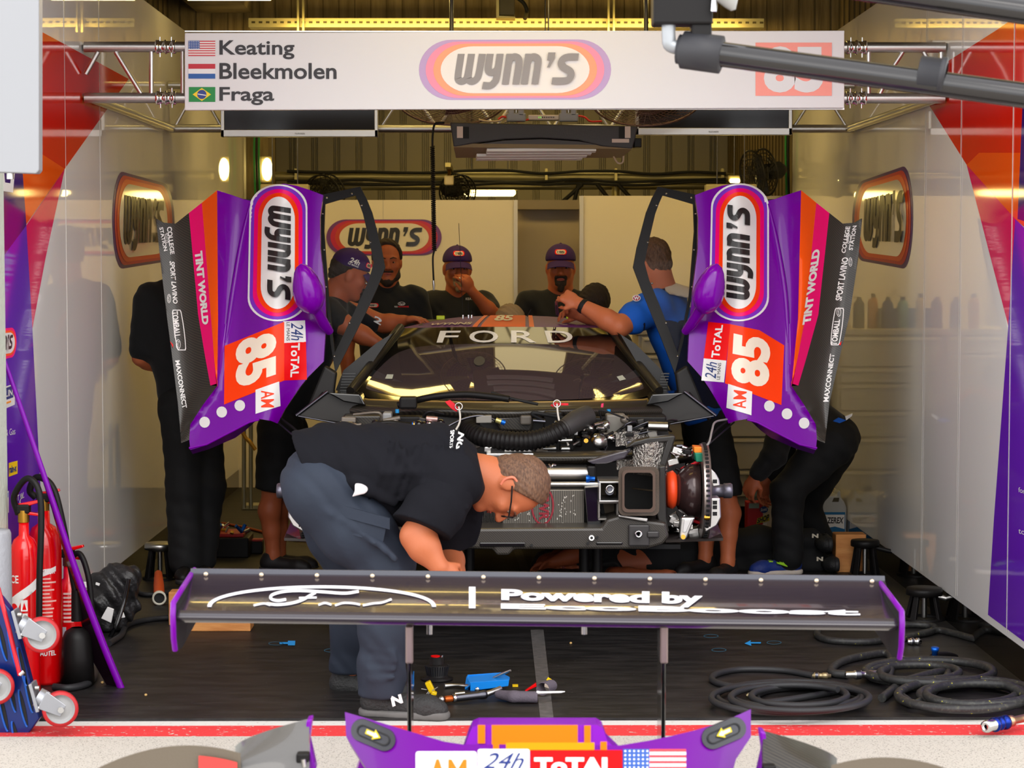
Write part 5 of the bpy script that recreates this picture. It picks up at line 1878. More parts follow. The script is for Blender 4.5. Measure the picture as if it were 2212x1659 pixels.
class Head:
    def __init__(s, c, f, u=(0, 0, 1), k=1.0):
        f = V(f).normalized()
        u = V(u)
        u = (u - f * u.dot(f)).normalized()
        s.c, s.f, s.u, s.r, s.k = V(c), f, u, f.cross(u), k
        s.rot = Matrix((s.r, s.f, s.u)).transposed()

    def __call__(s, x, y, z):
        return s.c + (s.r * x + s.f * y + s.u * z) * s.k

    def skin(s, D, neck, nr=.058):
        k = s.k
        R = s.rot
        e = lambda x, y, z, a, b, c_, kk=.02: D.ell(s(x, y, z), (a * k, b * k, c_ * k), R, kk)
        e(0, -.012, .035, .075, .094, .085)
        e(0, .03, -.03, .062, .066, .085, .03)
        for sg in (-1, 1):
            D.cap(s(sg * .046, .0, -.055), s(sg * .012, .066, -.098), .028 * k, .024 * k, .025)
            e(sg * .040, .066, -.022, .025, .022, .022)
            e(sg * .078, -.010, -.008, .010, .026, .034, .008)
            D.cap(s(sg * .012, .086, .024), s(sg * .048, .074, .022), .012 * k, .010 * k, .014)
        D.cap(s(0, .094, .008), s(0, .116, -.028), .010 * k, .014 * k, .012)
        for sg in (-1, 1):
            e(sg * .013, .104, -.033, .010, .011, .009, .008)
        D.cap(s(-.020, .084, -.060), s(.020, .084, -.060), .010 * k, .010 * k, .010)
        e(0, .080, -.100, .022, .020, .018)
        D.cap(s(0, -.028, -.05), neck, nr * k, (nr + .008) * k, .03)
        return s

    def face(s, par, brow=None):
        k = s.k
        mb = MB()
        for sg in (-1, 1):
            mb.ell(s(sg * .031, .0805, .003), (.0115 * k, .009 * k, .0065 * k), EYEW, s.rot, 12, 8)
            mb.ell(s(sg * .031, .0868, .003), (.0048 * k, .004 * k, .0048 * k), EYEB, s.rot, 10, 6)
        mb.build('eyes', par)
        mb = MB()
        mb.tube([s(-.021, .091, -.061), s(-.008, .0965, -.059), s(.008, .0965, -.059), s(.021, .091, -.061)], [.002, .0045, .0045, .002], LIP, 8)
        mb.tube([s(-.019, .090, -.066), s(0, .096, -.068), s(.019, .090, -.066)], [.002, .005, .002], LIP, 8)
        mb.build('mouth', par)
        if brow:
            mb = MB()
            for sg in (-1, 1):
                mb.tube([s(sg * .012, .099, .024), s(sg * .030, .096, .031), s(sg * .050, .084, .026)], [.003, .004, .002], brow, 6)
            mb.build('eyebrows', par)

    def hair(s, par, m, h=.007, front=.062, side=-.03, nape=-.055, thick=.012, wob=((.003, 160, 90, 120, 0), (.002, 240, 300, 60, 1))):
        D = Sdf()
        k = s.k
        t = thick
        D.ell(s(0, -.014, .038), ((.075 + t) * k, (.094 + t) * k, (.085 + t) * k), s.rot)
        D.ell(s(0, -.045, -.015), ((.062 + t * .6) * k, (.060 + t * .6) * k, (.065 + t * .5) * k), s.rot)
        D.cut(s(0, front, .065), s.f * .75 - s.u * .65)
        D.cut(s(0, -.004, side), s.f * .80 - s.u * .30)
        D.cut(s(0, -.07, nape), -s.u + s.f * .35)
        return grow(D, 'hair', m, par, h, wob, 1)

    def beard(s, par, m, full=True, h=.006):
        D = Sdf()
        k = s.k
        if full:
            for sg in (-1, 1):
                D.cap(s(sg * .056, .012, -.035), s(sg * .045, .03, -.075), .016 * k, .024 * k)
                D.cap(s(sg * .046, .03, -.075), s(0, .070, -.106), .028 * k, .028 * k)
        else:
            D.cap(s(0, .080, -.090), s(0, .082, -.118), .024 * k, .020 * k)
            for sg in (-1, 1):
                D.cap(s(sg * .029, .080, -.056), s(sg * .020, .078, -.090), .008 * k, .012 * k)
        D.cap(s(-.026, .092, -.048), s(.026, .092, -.048), .008 * k, .008 * k)
        return grow(D, 'beard', m, par, h, ((.0015, 300, 200, 250, 0),), 1)

    def cap(s, par, h=.007, badge=None, back=False):
        D = Sdf()
        k = s.k
        D.ell(s(0, -.008, .050), (.088 * k, .106 * k, .088 * k), s.rot)
        D.cut(s(0, 0, .038), -s.u + s.f * .10)
        o = grow(D, 'cap', CAPM, par, h, None, 1)
        mb = MB()

        def br(u, v):
            a = (u - .5) * 2.3
            x = math.sin(a) * (.082 + .0 * v)
            y = .030 + math.cos(a) * .062 + v * .068 * math.cos(a * .75)
            return s(x * (1 + .05 * v), y, .046 - .030 * v - .022 * (2 * u - 1) ** 2)
        mb.grid(br, 16, 6, CAPM, True, s.u * -.004)
        mb.build('cap_brim', o)
        mb = MB(); mb.ell(s(0, -.008, .138), (.008, .008, .005), CAPM, s.rot, 10, 6); mb.build('cap_button', o)
        if badge == 'oval':
            mb = MB()
            sf = lambda off: (lambda x, z: s(x, -.008 + (.1085 + off) * math.sqrt(max(.05, 1 - (x / .090) ** 2 - ((z - .05) / .10) ** 2)), z))
            if badge == 'oval':
                oval(mb, [(-.034, .108), (.034, .108), (.034, .078), (-.034, .078)], lambda off: sf(off * .25), (RED, RED, ORED, CREAM, INK), .02)
            mb.build('cap_emblem', o)
        return o


def hand(D, wrist, tip, palm, spread=1., curl=.5, k=1.0, flip=1):
    """wrist -> knuckles along (tip-wrist); palm = direction the palm faces; five separate fingers."""
    w = V(wrist)
    a = (V(tip) - w).normalized()
    p = V(palm)
    p = (p - a * p.dot(a)).normalized()
    s = a.cross(p) * flip
    pl = .085 * k
    D.cap(w, w + a * pl * .55, .030 * k, .036 * k, .015, (p, 1.7))
    D.cap(w + a * .045 * k + s * .020 * k, w + a * pl + s * .024 * k, .024 * k, .017 * k, .012, (p, 1.35))
    D.cap(w + a * .045 * k - s * .018 * k, w + a * pl * .94 - s * .026 * k, .024 * k, .015 * k, .012, (p, 1.35))
    for i, (off, ln) in enumerate(((.031, .076), (.011, .084), (-.010, .079), (-.029, .062))):
        o = w + a * (pl - .004 * abs(i - 1)) * 1.0 + s * off * k * spread
        d = a.copy()
        L = ln * k
        c = curl * (1 + .12 * i)
        for j, (fr, rr) in enumerate(((.45, .0095), (.32, .0085), (.26, .0075))):
            ang = c * (.75 + .45 * j)
            d = (d * math.cos(ang) + p * math.sin(ang)).normalized() if j or c > .2 else d
            q = o + d * L * fr
            D.cap(o, q, rr * k, (rr - .0007) * k, .004)
            o = q
    o = w + a * .022 * k + s * .030 * k
    d = (a * .60 + s * .62 + p * .38).normalized()
    q = o + d * .038 * k
    D.cap(o, q, .015 * k, .0115 * k, .008)
    d2 = (a * .88 + s * (.12 - .35 * curl) + p * (.30 + .5 * curl)).normalized()
    q2 = q + d2 * .030 * k
    D.cap(q, q2, .011 * k, .0095 * k, .004)
    D.cap(q2, q2 + (d2 + p * .3 * curl).normalized() * .022 * k, .0095 * k, .0075 * k, .004)


def mix(a, b, t):
    return V(a) * (1 - t) + V(b) * t


def shoe(par, ankle, toe, up=(0, 0, 1), m=None, sole=None, name='shoe', k=1.0):
    an, to = V(ankle), V(toe)
    up = V(up).normalized()
    a = (to - an)
    a = (a - up * a.dot(up)).normalized()
    s = a.cross(up)
    base = an - up * .085 * k
    D = Sdf()
    D.cap(base + up * .045 * k - a * .03 * k, base + up * .035 * k + a * .15 * k, .042 * k, .036 * k, .03, (s, 1.05))
    D.cap(base + up * .032 * k + a * .15 * k, base + up * .028 * k + a * .185 * k, .040 * k, .032 * k, .03)
    D.cap(base + up * .05 * k - a * .025 * k, base + up * .085 * k - a * .012 * k, .040 * k, .042 * k, .02)
    D.cut(base + up * .014 * k, -up)
    D.cut(base + up * .105 * k, up - a * .12)
    o = grow(D, name, m or BLK, par, .007, None, 1)
    D = Sdf()
    D.cap(base + up * .014 * k - a * .035 * k, base + up * .012 * k + a * .05 * k, .044 * k, .042 * k, .02)
    D.cap(base + up * .012 * k + a * .05 * k, base + up * .012 * k + a * .185 * k, .044 * k, .038 * k, .02)
    D.cut(base + up * .026 * k, up)
    D.cut(base, -up)
    grow(D, 'sole', sole or mat('dark_sole', (34, 34, 36), .6), o, .007, None, 1)
    return o, (base, a, s, up)


def torso_shirt(D, pel, che, shL, shR, neck, facing, wr=.15, cr=.165, sq=1.45):
    """a shirt body: pelvis -> chest flattened front to back, then the shoulder yoke."""
    f = (facing, sq)
    D.cap(pel, mix(pel, che, .5), wr, wr * 1.02, .04, f)
    D.cap(mix(pel, che, .45), che, wr * 1.02, cr, .04, f)
    D.cap(mix(shL, shR, .12), mix(shL, shR, .88), .075, .075, .06)
    D.cap(che, mix(mix(shL, shR, .5), neck, .3), cr * .85, .08, .06, f)
    return D


def person(name_lab, base, jt, o):
    """jt: joints; o: outfit and looks."""
    t = thing('person', name_lab, 'person', base, o.get('group'))
    h = o.get('h', .010)
    J = {k: V(v) for k, v in jt.items()}
    H = Head(J['head'], o['f'], o.get('u', (0, 0, 1)), o.get('hk', 1.0))
    D = Sdf()
    H.skin(D, J['neck'], o.get('nr', .058))
    D.cap(J['neck'], mix(J['shL'], J['shR'], .5), .066, .07, .03)
    ak = o.get('ak', 1.0)
    for s in 'LR':
        if 'el' + s in J:
            D.chain([J['sh' + s], mix(J['sh' + s], J['el' + s], .5), J['el' + s]], [.052 * ak, .050 * ak, .042 * ak])
            e, w = J['el' + s], J['wr' + s]
            D.chain([e, mix(e, w, .3), w], [.042 * ak, .043 * ak, .027 * ak])
            hd = o.get('hand' + s)
            if hd:
                hand(D, w, V(hd[0]), hd[1], 1, hd[2], 1.0, hd[3] if len(hd) > 3 else 1)
            else:
                hand(D, w, w + (w - e), (o['f'][0] * .3, o['f'][1] * .3, -.4), 1, .5)
    if o.get('bare_legs'):
        for s in 'LR':
            kn, an = J['kn' + s], J['an' + s]
            back = V(o.get('back', (0, 1, 0)))
            D.chain([mix(J['hi' + s], kn, .5), kn], [.075, .058])
            D.chain([kn, mix(kn, an, .3) + back * .018, mix(kn, an, .62) + back * .008, an], [.055, .060, .046, .036])
            D.cap(an, an + V((0, 0, -.04)), .036, .038)
    else:
        for s in 'LR':
            D.chain([J['hi' + s], J['kn' + s], J['an' + s]], [.07, .055, .036])
    D.cap(J['pel'], J['che'], .10, .12, .04)
    grow(D, 'body', o.get('skin', SKIN), t, o.get('hs', h))
    H.face(t, o.get('brow'))
    if o.get('hair'):
        H.hair(t, o['hair'], **o.get('hair_k', {}))
    if o.get('beard'):
        H.beard(t, o['beard'], o.get('beard_full', True))
    if o.get('cap'):
        H.cap(t, badge=o['cap'])
    # shirt
    D = Sdf()
    torso_shirt(D, J['pel'], J['che'], J['shL'], J['shR'], J['neck'], o.get('tf', o['f']), o.get('wr', .15), o.get('cr', .165), o.get('sq', 1.45))
    for s in 'LR':
        if 'el' + s in J:
            q = o.get('sleeve' + s, .62)
            a, b = J['sh' + s], J['el' + s]
            D.chain([a, mix(a, b, min(q, 1))], [.075 * ak, .066 * ak], .05)
            if q > 1:
                D.chain([b, mix(b, J['wr' + s], q - 1)], [.060, .048], .03)
        else:
            D.cap(J['sh' + s], J['sh' + s], .07, .07, .05)
    D.cut(mix(J['neck'], J['head'], .10), J['head'] - J['neck'])
    if o.get('hem', True):
        D.cut(J['pel'] + (J['pel'] - J['che']).normalized() * .06, J['pel'] - J['che'])
    sh = grow(D, 'shirt', o['shirt'], t, h, o.get('wob', ((.003, 40, 25, 18, 0), (.002, 70, 30, 60, 2))))
    if o.get('collar'):
        D = Sdf()
        D.cap(mix(J['neck'], J['head'], -.12), mix(J['neck'], J['head'], .22), .082, .072, .02)
        D.cut(mix(J['neck'], J['head'], .20), J['head'] - J['neck'] + V(o['f']) * -.05)
        grow(D, 'collar', o['collar'], sh, .008, None, 1)
    # trousers
    D = Sdf()
    lr = o.get('leg_r', (.105, .078, .062))
    D.cap(mix(J['hiL'], J['hiR'], .05), mix(J['hiL'], J['hiR'], .95), .105, .105, .06)
    D.cap(J['pel'], mix(J['pel'], J['che'], .12), .135, .13, .05, (o.get('tf', o['f']), 1.25))
    for s in 'LR':
        a, b, c = J['hi' + s], J['kn' + s], J['an' + s]
        if o.get('bare_legs'):
            D.chain([a, mix(a, b, .95)], [.115, .098], .04)
            D.cut(mix(a, b, .97), b - a) if s == 'R' else None
        else:
            D.chain([a, b, mix(b, c, .97)], lr, .035)
    grow(D, 'shorts' if o.get('bare_legs') else 'trousers', o['trousers'], t, h, o.get('twob', ((.003, 50, 20, 14, 1), (.002, 20, 40, 80, 0))))
    shoes = []
    for s in 'LR':
        shoes.append(shoe(t, J['an' + s], J['toe' + s], o.get('sup', (0, 0, 1)), o.get('shoe', BLK), o.get('sole')))
    return t, H, sh, shoes


def standing(pxh, pyh, d, wpx, lab, o, arms=None):
    """upright figure: head centre pixel, depth, shoulder width in metres."""
    hc = W(pxh, pyh, d)
    f = V(o['f'])
    fy = V((f.x, f.y, 0)).normalized()
    r = V((fy.y, -fy.x, 0))                    # the person's right
    sh = wpx / 2
    z = hc.z
    nk = hc + V((0, 0, -.145)) - fy * .02
    che = hc + V((0, 0, -.36)) - fy * .02
    pel = V((hc.x, hc.y, z - .77)) - fy * .03
    J = dict(head=hc, neck=nk, che=che, pel=pel,
             shR=hc + V((0, 0, -.22)) + r * sh - fy * .02, shL=hc + V((0, 0, -.22)) - r * sh - fy * .02)
    for s, q in (('R', 1), ('L', -1)):
        J['hi' + s] = pel + r * .09 * q + V((0, 0, -.06))
        J['kn' + s] = V((pel.x, pel.y, .50)) + r * .11 * q + fy * .02
        J['an' + s] = V((pel.x, pel.y, .085)) + r * .12 * q - fy * .02
        J['toe' + s] = J['an' + s] + fy * .2 + r * .03 * q
        J['el' + s] = J['sh' + s] + r * .06 * q + V((0, 0, -.29))
        J['wr' + s] = J['el' + s] + V((0, 0, -.24)) + fy * .06
    if arms:
        J.update(arms)
    return person(lab, (hc.x, hc.y, 0), J, o), J


# --- three men watching from the back
(t, H, sh, _), J = standing(836, 566, 12.72, .36, 'person in black polo shirt without a cap, standing behind the left door window', dict(
    f=(.10, -1, -.06), skin=SKIN2, hk=1.05, hair=HAIRD, beard=HAIRD, brow=HAIRD, shirt=CLOTH, collar=CLOTH, trousers=TROU, cr=.18, hair_k=dict(front=.058)))
mb = MB(); P = lambda off: at_depth(12.72 - .155 - off)
oval(mb, [(794, 655), (818, 655), (818, 664), (794, 664)], lambda o_: P(.004 + o_ * .2), (RED, RED, RED, CREAM, INK))
mb.text('Ford', [(863, 654), (873, 654), (873, 659), (863, 659)], P(.004), FONT_W, .02)
for a in (0,):
    e1, e2 = circ(867.5, 656, 8, 4, 18), circ(867.5, 656, 7, 3.2, 18)
    for k in range(18):
        mb.flat([e1[k], e1[(k + 1) % 18], e2[(k + 1) % 18], e2[k]], P(.004), FONT_W)
mb.text('FORD', [(852, 661), (859, 661), (859, 664), (852, 664)], P(.004), FONT_W, .02)
mb.text('PERFORMANCE', [(860, 661), (883, 661), (883, 664), (860, 664)], P(.004), RED, .02)
mb.build('shirt_badges', sh)

d4 = 13.28
(t, H, sh, _), J = standing(988, 580, d4, .34, 'person in black T-shirt and purple cap holding one hand to the mouth', dict(
    f=(.12, -1, -.05), skin=SKIN2, hk=1.05, cap='oval', shirt=CLOTH, trousers=TROU, beard=HAIRG, beard_full=False, cr=.175, hs=.0065, ak=1.05,
    handL=(W(1003, 598, d4 - .30), (-.6, .8, .1), 1.0), sleeveL=.55),
    dict(elL=W(1070, 684, d4 - .16), wrL=W(1018, 628, d4 - .26)))
mb = MB(); P = lambda off: at_depth(d4 - .15 - off)
mb.text('KEATING', [(1006, 643), (1034, 643), (1034, 648), (1006, 648)], P(.005), FONT_W, .02)
mb.build('chest_lettering', sh)
mb = MB(); mb.cyl(W(994, 601, d4 - .33), W(990, 598, d4 - .22), .004, mat('cigarette_white', (235, 225, 205), .6), 8); tag(mb.build('cigarette'), 'thin white stick held to the mouth by the person in black T-shirt and cap', 'cigarette')

d5 = 13.2
(t, H, sh, _), J = standing(1211, 578, d5, .42, 'person in black T-shirt and purple cap standing in front of the recessed doorway', dict(
    f=(-.02, -1, -.05), skin=SKIN2, cap='oval', beard=HAIRD, beard_full=False, brow=HAIRD, shirt=CLOTH, trousers=TROU, cr=.20, wr=.18, nr=.066, hk=1.08))

# --- man standing at the far left by the panel wall
d1 = 10.78
P1 = lambda x, y, d=d1: W(x, y, d)
J = dict(head=P1(402, 545), neck=P1(397, 598), che=P1(382, 680), pel=P1(408, 850), shL=P1(322, 645, d1 - .05), shR=P1(450, 650, d1 + .1),
         elL=P1(304, 772, d1 - .02), wrL=P1(352, 800, d1 + .12), elR=P1(478, 760, d1 + .2), wrR=P1(440, 800, d1 + .15),
         hiL=P1(392, 880, d1 - .05), hiR=P1(432, 880, d1 + .06), knL=P1(398, 1050, d1 - .04), knR=P1(446, 1050, d1 + .05), anL=P1(400, 1214, d1 - .05), anR=P1(432, 1212, d1 + .05),
         toeL=P1(394, 1240, d1 - .25), toeR=P1(448, 1236, d1 - .15))
person('person in black polo and long black trousers standing behind the left carbon sill', (P1(408, 850).x, d1, 0), J, dict(
    f=(.75, .6, -.1), tf=(.35, -1, 0), skin=SKIN, hair=HAIRB, shirt=CLOTH, trousers=TROU, leg_r=(.115, .092, .085), sleeveL=.85, wr=.155, cr=.17, handL=(P1(372, 806, d1 + .2), (0, 0, -1), .6)))

# --- man in purple cap reaching into the left side of the car
d2 = 11.25
P2 = lambda x, y, d=d2: W(x, y, d)
J = dict(head=P2(754, 592), neck=P2(722, 640), che=P2(690, 730), pel=P2(612, 900), shR=P2(704, 678, d2 - .17), shL=P2(728, 664, d2 + .18),
         elR=P2(768, 716, d2 - .20), wrR=P2(822, 744, d2 - .22), elL=P2(830, 700, d2 + .18), wrL=P2(872, 692, d2 + .12),
         hiR=P2(604, 930, d2 - .09), hiL=P2(616, 930, d2 + .09), knR=P2(590, 1062, d2 - .07), knL=P2(612, 1062, d2 + .10), anR=P2(590, 1200, d2 - .06), anL=P2(602, 1196, d2 + .12),
         toeR=P2(640, 1222, d2 - .10), toeL=P2(650, 1216, d2 + .1))
t, H, sh, _ = person('person in purple cap with white side lettering and black shorts leaning into the car', (P2(595, 1200).x, d2, 0), J, dict(
    f=(.86, .28, -.36), u=(.25, 0, 1), tf=(.8, .1, -.6), skin=SKIN2, cap='plain', hair=HAIRD, hair_k=dict(front=.02, thick=.006), shirt=CLOTH, trousers=TROU, ak=1.12, bare_legs=True, back=(-1, 0, 0), sleeveR=.35, sleeveL=.72, hs=.008,
    handR=(P2(850, 752, d2 - .22), (0, 0, -1), .4), handL=(P2(890, 690, d2 + .1), (0, 0, -1), .4), shoe=mat('shoe_black_red', (26, 22, 24), .6)))
mb = MB()
ps = lambda off: (lambda x, z: H(.0845 + off + .0 * x, x, z))
sf = lambda off: (lambda x, z: H((.0905 + off) * math.sqrt(max(.05, 1 - ((x + .008) / .106) ** 2 - ((z - .05) / .093) ** 2)), x, z))
mb.text('24h', [(-.045, .086), (.012, .086), (.012, .058), (-.045, .058)], sf(.002), FONT_W, .03, .2, cut=.01)
mb.text('LE MANS', [(-.046, .055), (.012, .055), (.012, .046), (-.046, .046)], sf(.002), FONT_W, .02, cut=.01)
oval(mb, [(.05, .092), (.095, .092), (.095, .066), (.05, .066)], lambda o_: sf(.001 + o_ * .2), (RED, PINK, ORED, CREAM, INK), .01)
mb.build('cap_lettering', t)
mb = MB()
mb.text('2', [(810, 681), (828, 691), (822, 703), (806, 694)], at_depth(d2 + .105), FONT_W, .03)
mb.build('sleeve_print', sh)

# --- man in blue polo leaning over the car from the right
d6 = 11.0
P6 = lambda x, y, d=d6: W(x, y, d)
J = dict(head=P6(1410, 568), neck=P6(1428, 622), che=P6(1452, 705), pel=P6(1515, 880), shL=P6(1412, 662, d6 - .16), shR=P6(1448, 650, d6 + .2),
         elL=P6(1338, 706, d6 - .30), wrL=P6(1250, 656, d6 - .22), elR=P6(1338, 704, d6 + .12), wrR=P6(1256, 682, d6 + .02),
         hiL=P6(1528, 920, d6 + .0), hiR=P6(1520, 920, d6 + .2), knL=P6(1566, 1064, d6 - .0), knR=P6(1520, 1064, d6 + .2), anL=P6(1572, 1214, d6 - .08), anR=P6(1524, 1206, d6 + .14),
         toeL=P6(1540, 1236, d6 - .25), toeR=P6(1480, 1226, d6 + .05))
t, H, sh, _ = person('person in blue polo shirt and black shorts leaning over the roof from the right', (P6(1560, 1200).x, d6, 0), J, dict(
    f=(-.62, .72, -.25), u=(-.10, 0, 1), tf=(-.85, .3, -.4), skin=SKIN, hair=HAIRB, hair_k=dict(nape=-.075, side=-.05, thick=.008), shirt=BLUES, collar=NAVYS, trousers=TROU, bare_legs=True, back=(1, 0, 0), hs=.0062, ak=1.22, nr=.066, wr=.165, cr=.185,
    sleeveL=.60, sleeveR=.6, handL=(P6(1208, 632, d6 - .2), (.1, .6, -.5), 1.15, 1), handR=(P6(1210, 664, d6 + .0), (0, -.5, -.6), 1.1, -1), shoe=mat('shoe_black', (22, 20, 22), .6)))
# yoke, side panel, cuff edge, patch, watch
def hug():
    D = Sdf()
    torso_shirt(D, J['pel'], J['che'], J['shL'], J['shR'], J['neck'], (-.85, .3, -.4), .165, .185, 1.45)
    for q in 'LR':
        D.chain([J['sh' + q], mix(J['sh' + q], J['el' + q], .3)], [.0915, .088], .05)
    return D


D = hug(); D.cap(P6(1446, 648, d6), P6(1492, 662, d6 + .02), .085, .09, .06); D.cut(P6(1466, 640, d6), (-.20, 0, -1)); D.cut(P6(1434, 626, d6), (-1, 0, -.30)); D.cut(mix(J['neck'], J['head'], .0), J['head'] - J['neck'])
grow(D, 'white_yoke', mat('white_cloth', (214, 200, 184), .8), sh, .008, None, 1, .006)
D = hug(); D.cut(P6(1428, 735, d6), (-.9, 0, -.30)); D.cut(P6(1420, 690, d6), (0, 0, 1)); D.cut(P6(1500, 880, d6), (0, 0, -1))
grow(D, 'navy_side', NAVYS, sh, .009, None, 1, .004)
D = Sdf(); a, b = mix(J['shL'], J['elL'], .57), mix(J['shL'], J['elL'], .65); D.cap(a, b, .083, .081, .01); D.cut(b, b - a); D.cut(a, a - b); grow(D, 'sleeve_edge', NAVYS, sh, .006, None, 1)
mb = MB(); p_ = at_depth(d6 - .285)
mb.flat(circ(1375, 644, 9, 7, 16), p_, WHITE); mb.flat(circ(1375, 644, 7.5, 5.5, 16), at_depth(d6 - .288), mat('patch_red', (190, 50, 70), .5)); mb.text('W', [(1369, 640), (1381, 640), (1381, 648), (1369, 648)], at_depth(d6 - .291), WHITE, .04); mb.build('sleeve_patch', sh)
D = Sdf(); a, b = mix(J['wrL'], J['elL'], .05), mix(J['wrL'], J['elL'], .16); D.cap(a, b, .037, .040, .006); D.cut(b, b - a); D.cut(a, a - b); grow(D, 'watch_strap', BLKM, t, .005, None, 1)
mb = MB(); mb.cyl(W(1203, 650, d6 - .22), W(1206, 682, d6 - .1), .003, STEEL, 8); mb.cyl(W(1199, 652, d6 - .22), W(1202, 680, d6 - .1), .002, STEEL, 8); tag(mb.build('tweezers'), 'thin steel tool held between the hands of the person in blue', 'tool')

# --- two heads showing just over the roof
for px, py, dd, hm, lab, f in ((1283, 662, 12.45, HAIRD, 'person crouching behind the roof beside the blue shirt, only the top of the head showing', (-.5, -.6, -.9)), (1102, 708, 12.45, HAIRG, 'person bent low behind the orange roof stripe', (.1, -1, -.9))):
    (t, H, sh, _), J = standing(px, py, dd, .36, lab, dict(f=f, u=(0, -.5, 1), hair=hm, shirt=CLOTH, trousers=TROU, h=.013, tf=(0, -1, 0), skin=SKIN2),
        None if False else None) if False else ((None, None, None, None), None)
    hc = W(px, py, dd)
    b = V((hc.x, dd, 0))
    J = dict(head=hc, neck=hc + V((0, .06, -.14)), che=b + V((0, .18, hc.z - .38)), pel=b + V((0, .38, .36)), shL=b + V((-.16, .1, hc.z - .22)), shR=b + V((.16, .1, hc.z - .22)),
             elL=b + V((-.18, .0, hc.z - .50)), elR=b + V((.18, .0, hc.z - .50)), wrL=b + V((-.14, -.1, hc.z - .62)), wrR=b + V((.14, -.1, hc.z - .62)),
             hiL=b + V((-.1, .38, .34)), hiR=b + V((.1, .38, .34)), knL=b + V((-.16, .02, .46)), knR=b + V((.16, .02, .46)), anL=b + V((-.14, .22, .085)), anR=b + V((.14, .22, .085)), toeL=b + V((-.15, .0, .03)), toeR=b + V((.15, .0, .03)))
    person(lab, b, J, dict(f=f, u=(0, -.6, 1), tf=(0, -1, .2), hair=hm, hair_k=dict(thick=.016), shirt=CLOTH, trousers=TROU, h=.013, skin=SKIN2))

# --- man crouching at the right with blue and green trainers
d7 = 11.12
P7 = lambda x, y, d=d7: W(x, y, d)
J = dict(head=P7(1668, 830), neck=P7(1688, 872), che=P7(1728, 890), pel=P7(1806, 938), shL=P7(1690, 905, d7 - .15), shR=P7(1700, 890, d7 + .18),
         elL=P7(1672, 985, d7 - .22), wrL=P7(1630, 1030, d7 - .22), elR=P7(1690, 985, d7 + .2), wrR=P7(1655, 1040, d7 + .1),
         hiL=P7(1795, 958, d7 - .09), hiR=P7(1800, 962, d7 + .1), knL=P7(1700, 1062, d7 - .12), knR=P7(1738, 1092, d7 + .32), anL=P7(1703, 1205, d7 - .10), anR=P7(1774, 1178, d7 + .40),
         toeL=P7(1640, 1235, d7 - .14), toeR=P7(1740, 1215, d7 + .36))
TRA = mat('trainer_navy', (22, 50, 130), .55, bump=(120, .3))
t, H, sh, shs = person('person in black trousers and navy and lime trainers crouching at the right', (P7(1703, 1205).x, d7, 0), J, dict(
    f=(-.8, .2, -.5), u=(-.5, 0, .8), tf=(-.5, .2, -1), hair=HAIRD, skin=SKIN2, shirt=CLOTH, trousers=TROU, leg_r=(.125, .085, .082), hs=.0065, cr=.165, wr=.15,
    sleeveL=1.82, sleeveR=1.8, handL=(P7(1618, 1058, d7 - .22), (.4, .5, -.1), .75), handR=(P7(1648, 1070, d7 + .1), (.3, -.4, 0), .8), shoe=TRA, sole=mat('pale_sole', (214, 202, 190), .55)))
so, (sb, sa, ss_, su) = shs[0]
LIME = mat('lime_stripe', (160, 220, 30), .5)
mb = MB()
for k in range(4):
    a0 = sb - sa * (.0 - k * .016) + su * .062 - ss_ * 0
    side = 1 if ss_.y < 0 else -1
    q = ss_ * side
    mb.prism([a0 + q * .044 - su * .016 - sa * .02, a0 + q * .044 - su * .007 - sa * .02, a0 + q * .040 + su * .012 + sa * .035, a0 + q * .041 + su * .003 + sa * .035], q * .014, LIME)
for k in range(3):
    a0 = sb + sa * (.10 + .025 * k) + su * .072
    mb.box(a0 - su * .008 * k, (.022, .05, .006), LIME, None, .001)
mb.build('lime_stripes', so)
mb = MB(); mb.cyl(mix(J['anL'], J['toeL'], .05) + V((.01, 0, .0)), J['anL'] + V((.01, 0, .04)), .043, WHITE, 16); mb.build('white_sock', t)
mb = MB(); mb.pprism([(1826, 900), (1842, 893), (1840, 899), (1828, 908)], d7 - .14, .02, WHITE); mb.pprism([(1796, 912), (1812, 902), (1828, 908), (1800, 920)], d7 - .14, .02, BLUES); mb.build('shirt_tail', sh)
# --- person lying on one side under the car, soles of black trainers showing
d8 = 11.22
P8 = lambda x, y, d=d8: W(x, y, d)
J = dict(head=P8(1200, 1222, d8 + .15), neck=P8(1262, 1222, d8 + .12), che=P8(1340, 1218, d8 + .1), pel=P8(1490, 1212, d8 + .12), shL=P8(1290, 1190, d8 + .05), shR=P8(1295, 1240, d8 + .1),
         elL=P8(1240, 1200, d8 - .12), wrL=P8(1190, 1215, d8 - .15), elR=P8(1330, 1243, d8 - .18), wrR=P8(1420, 1243, d8 - .24),
         hiL=P8(1520, 1185, d8 + .1), hiR=P8(1520, 1228, d8 + .12), knL=P8(1635, 1170, d8 + .05), knR=P8(1640, 1222, d8 + .05), anL=P8(1752, 1170, d8 + .04), anR=P8(1766, 1216, d8 + .02),
         toeL=P8(1760, 1180, d8 - .25), toeR=P8(1775, 1222, d8 - .25))
NBS = mat('trainer_black', (30, 30, 31), .6, bump=(150, .4))
t = None
t, H, sh, shs = person('person in black lying on one side under the car, trainers towards the jug', P8(1490, 1253), J, dict(
    f=(-.2, -.9, .1), u=(-1, 0, 0), tf=(0, -1, 0), hair=HAIRD, skin=SKIN2, shirt=CLOTH, trousers=TROU, leg_r=(.085, .082, .072), h=.011, cr=.12, wr=.115, sq=1.1, sup=(-1, 0, 0), shoe=NBS,
    handR=(P8(1440, 1245, d8 - .26), (0, -1, 0), .5)))
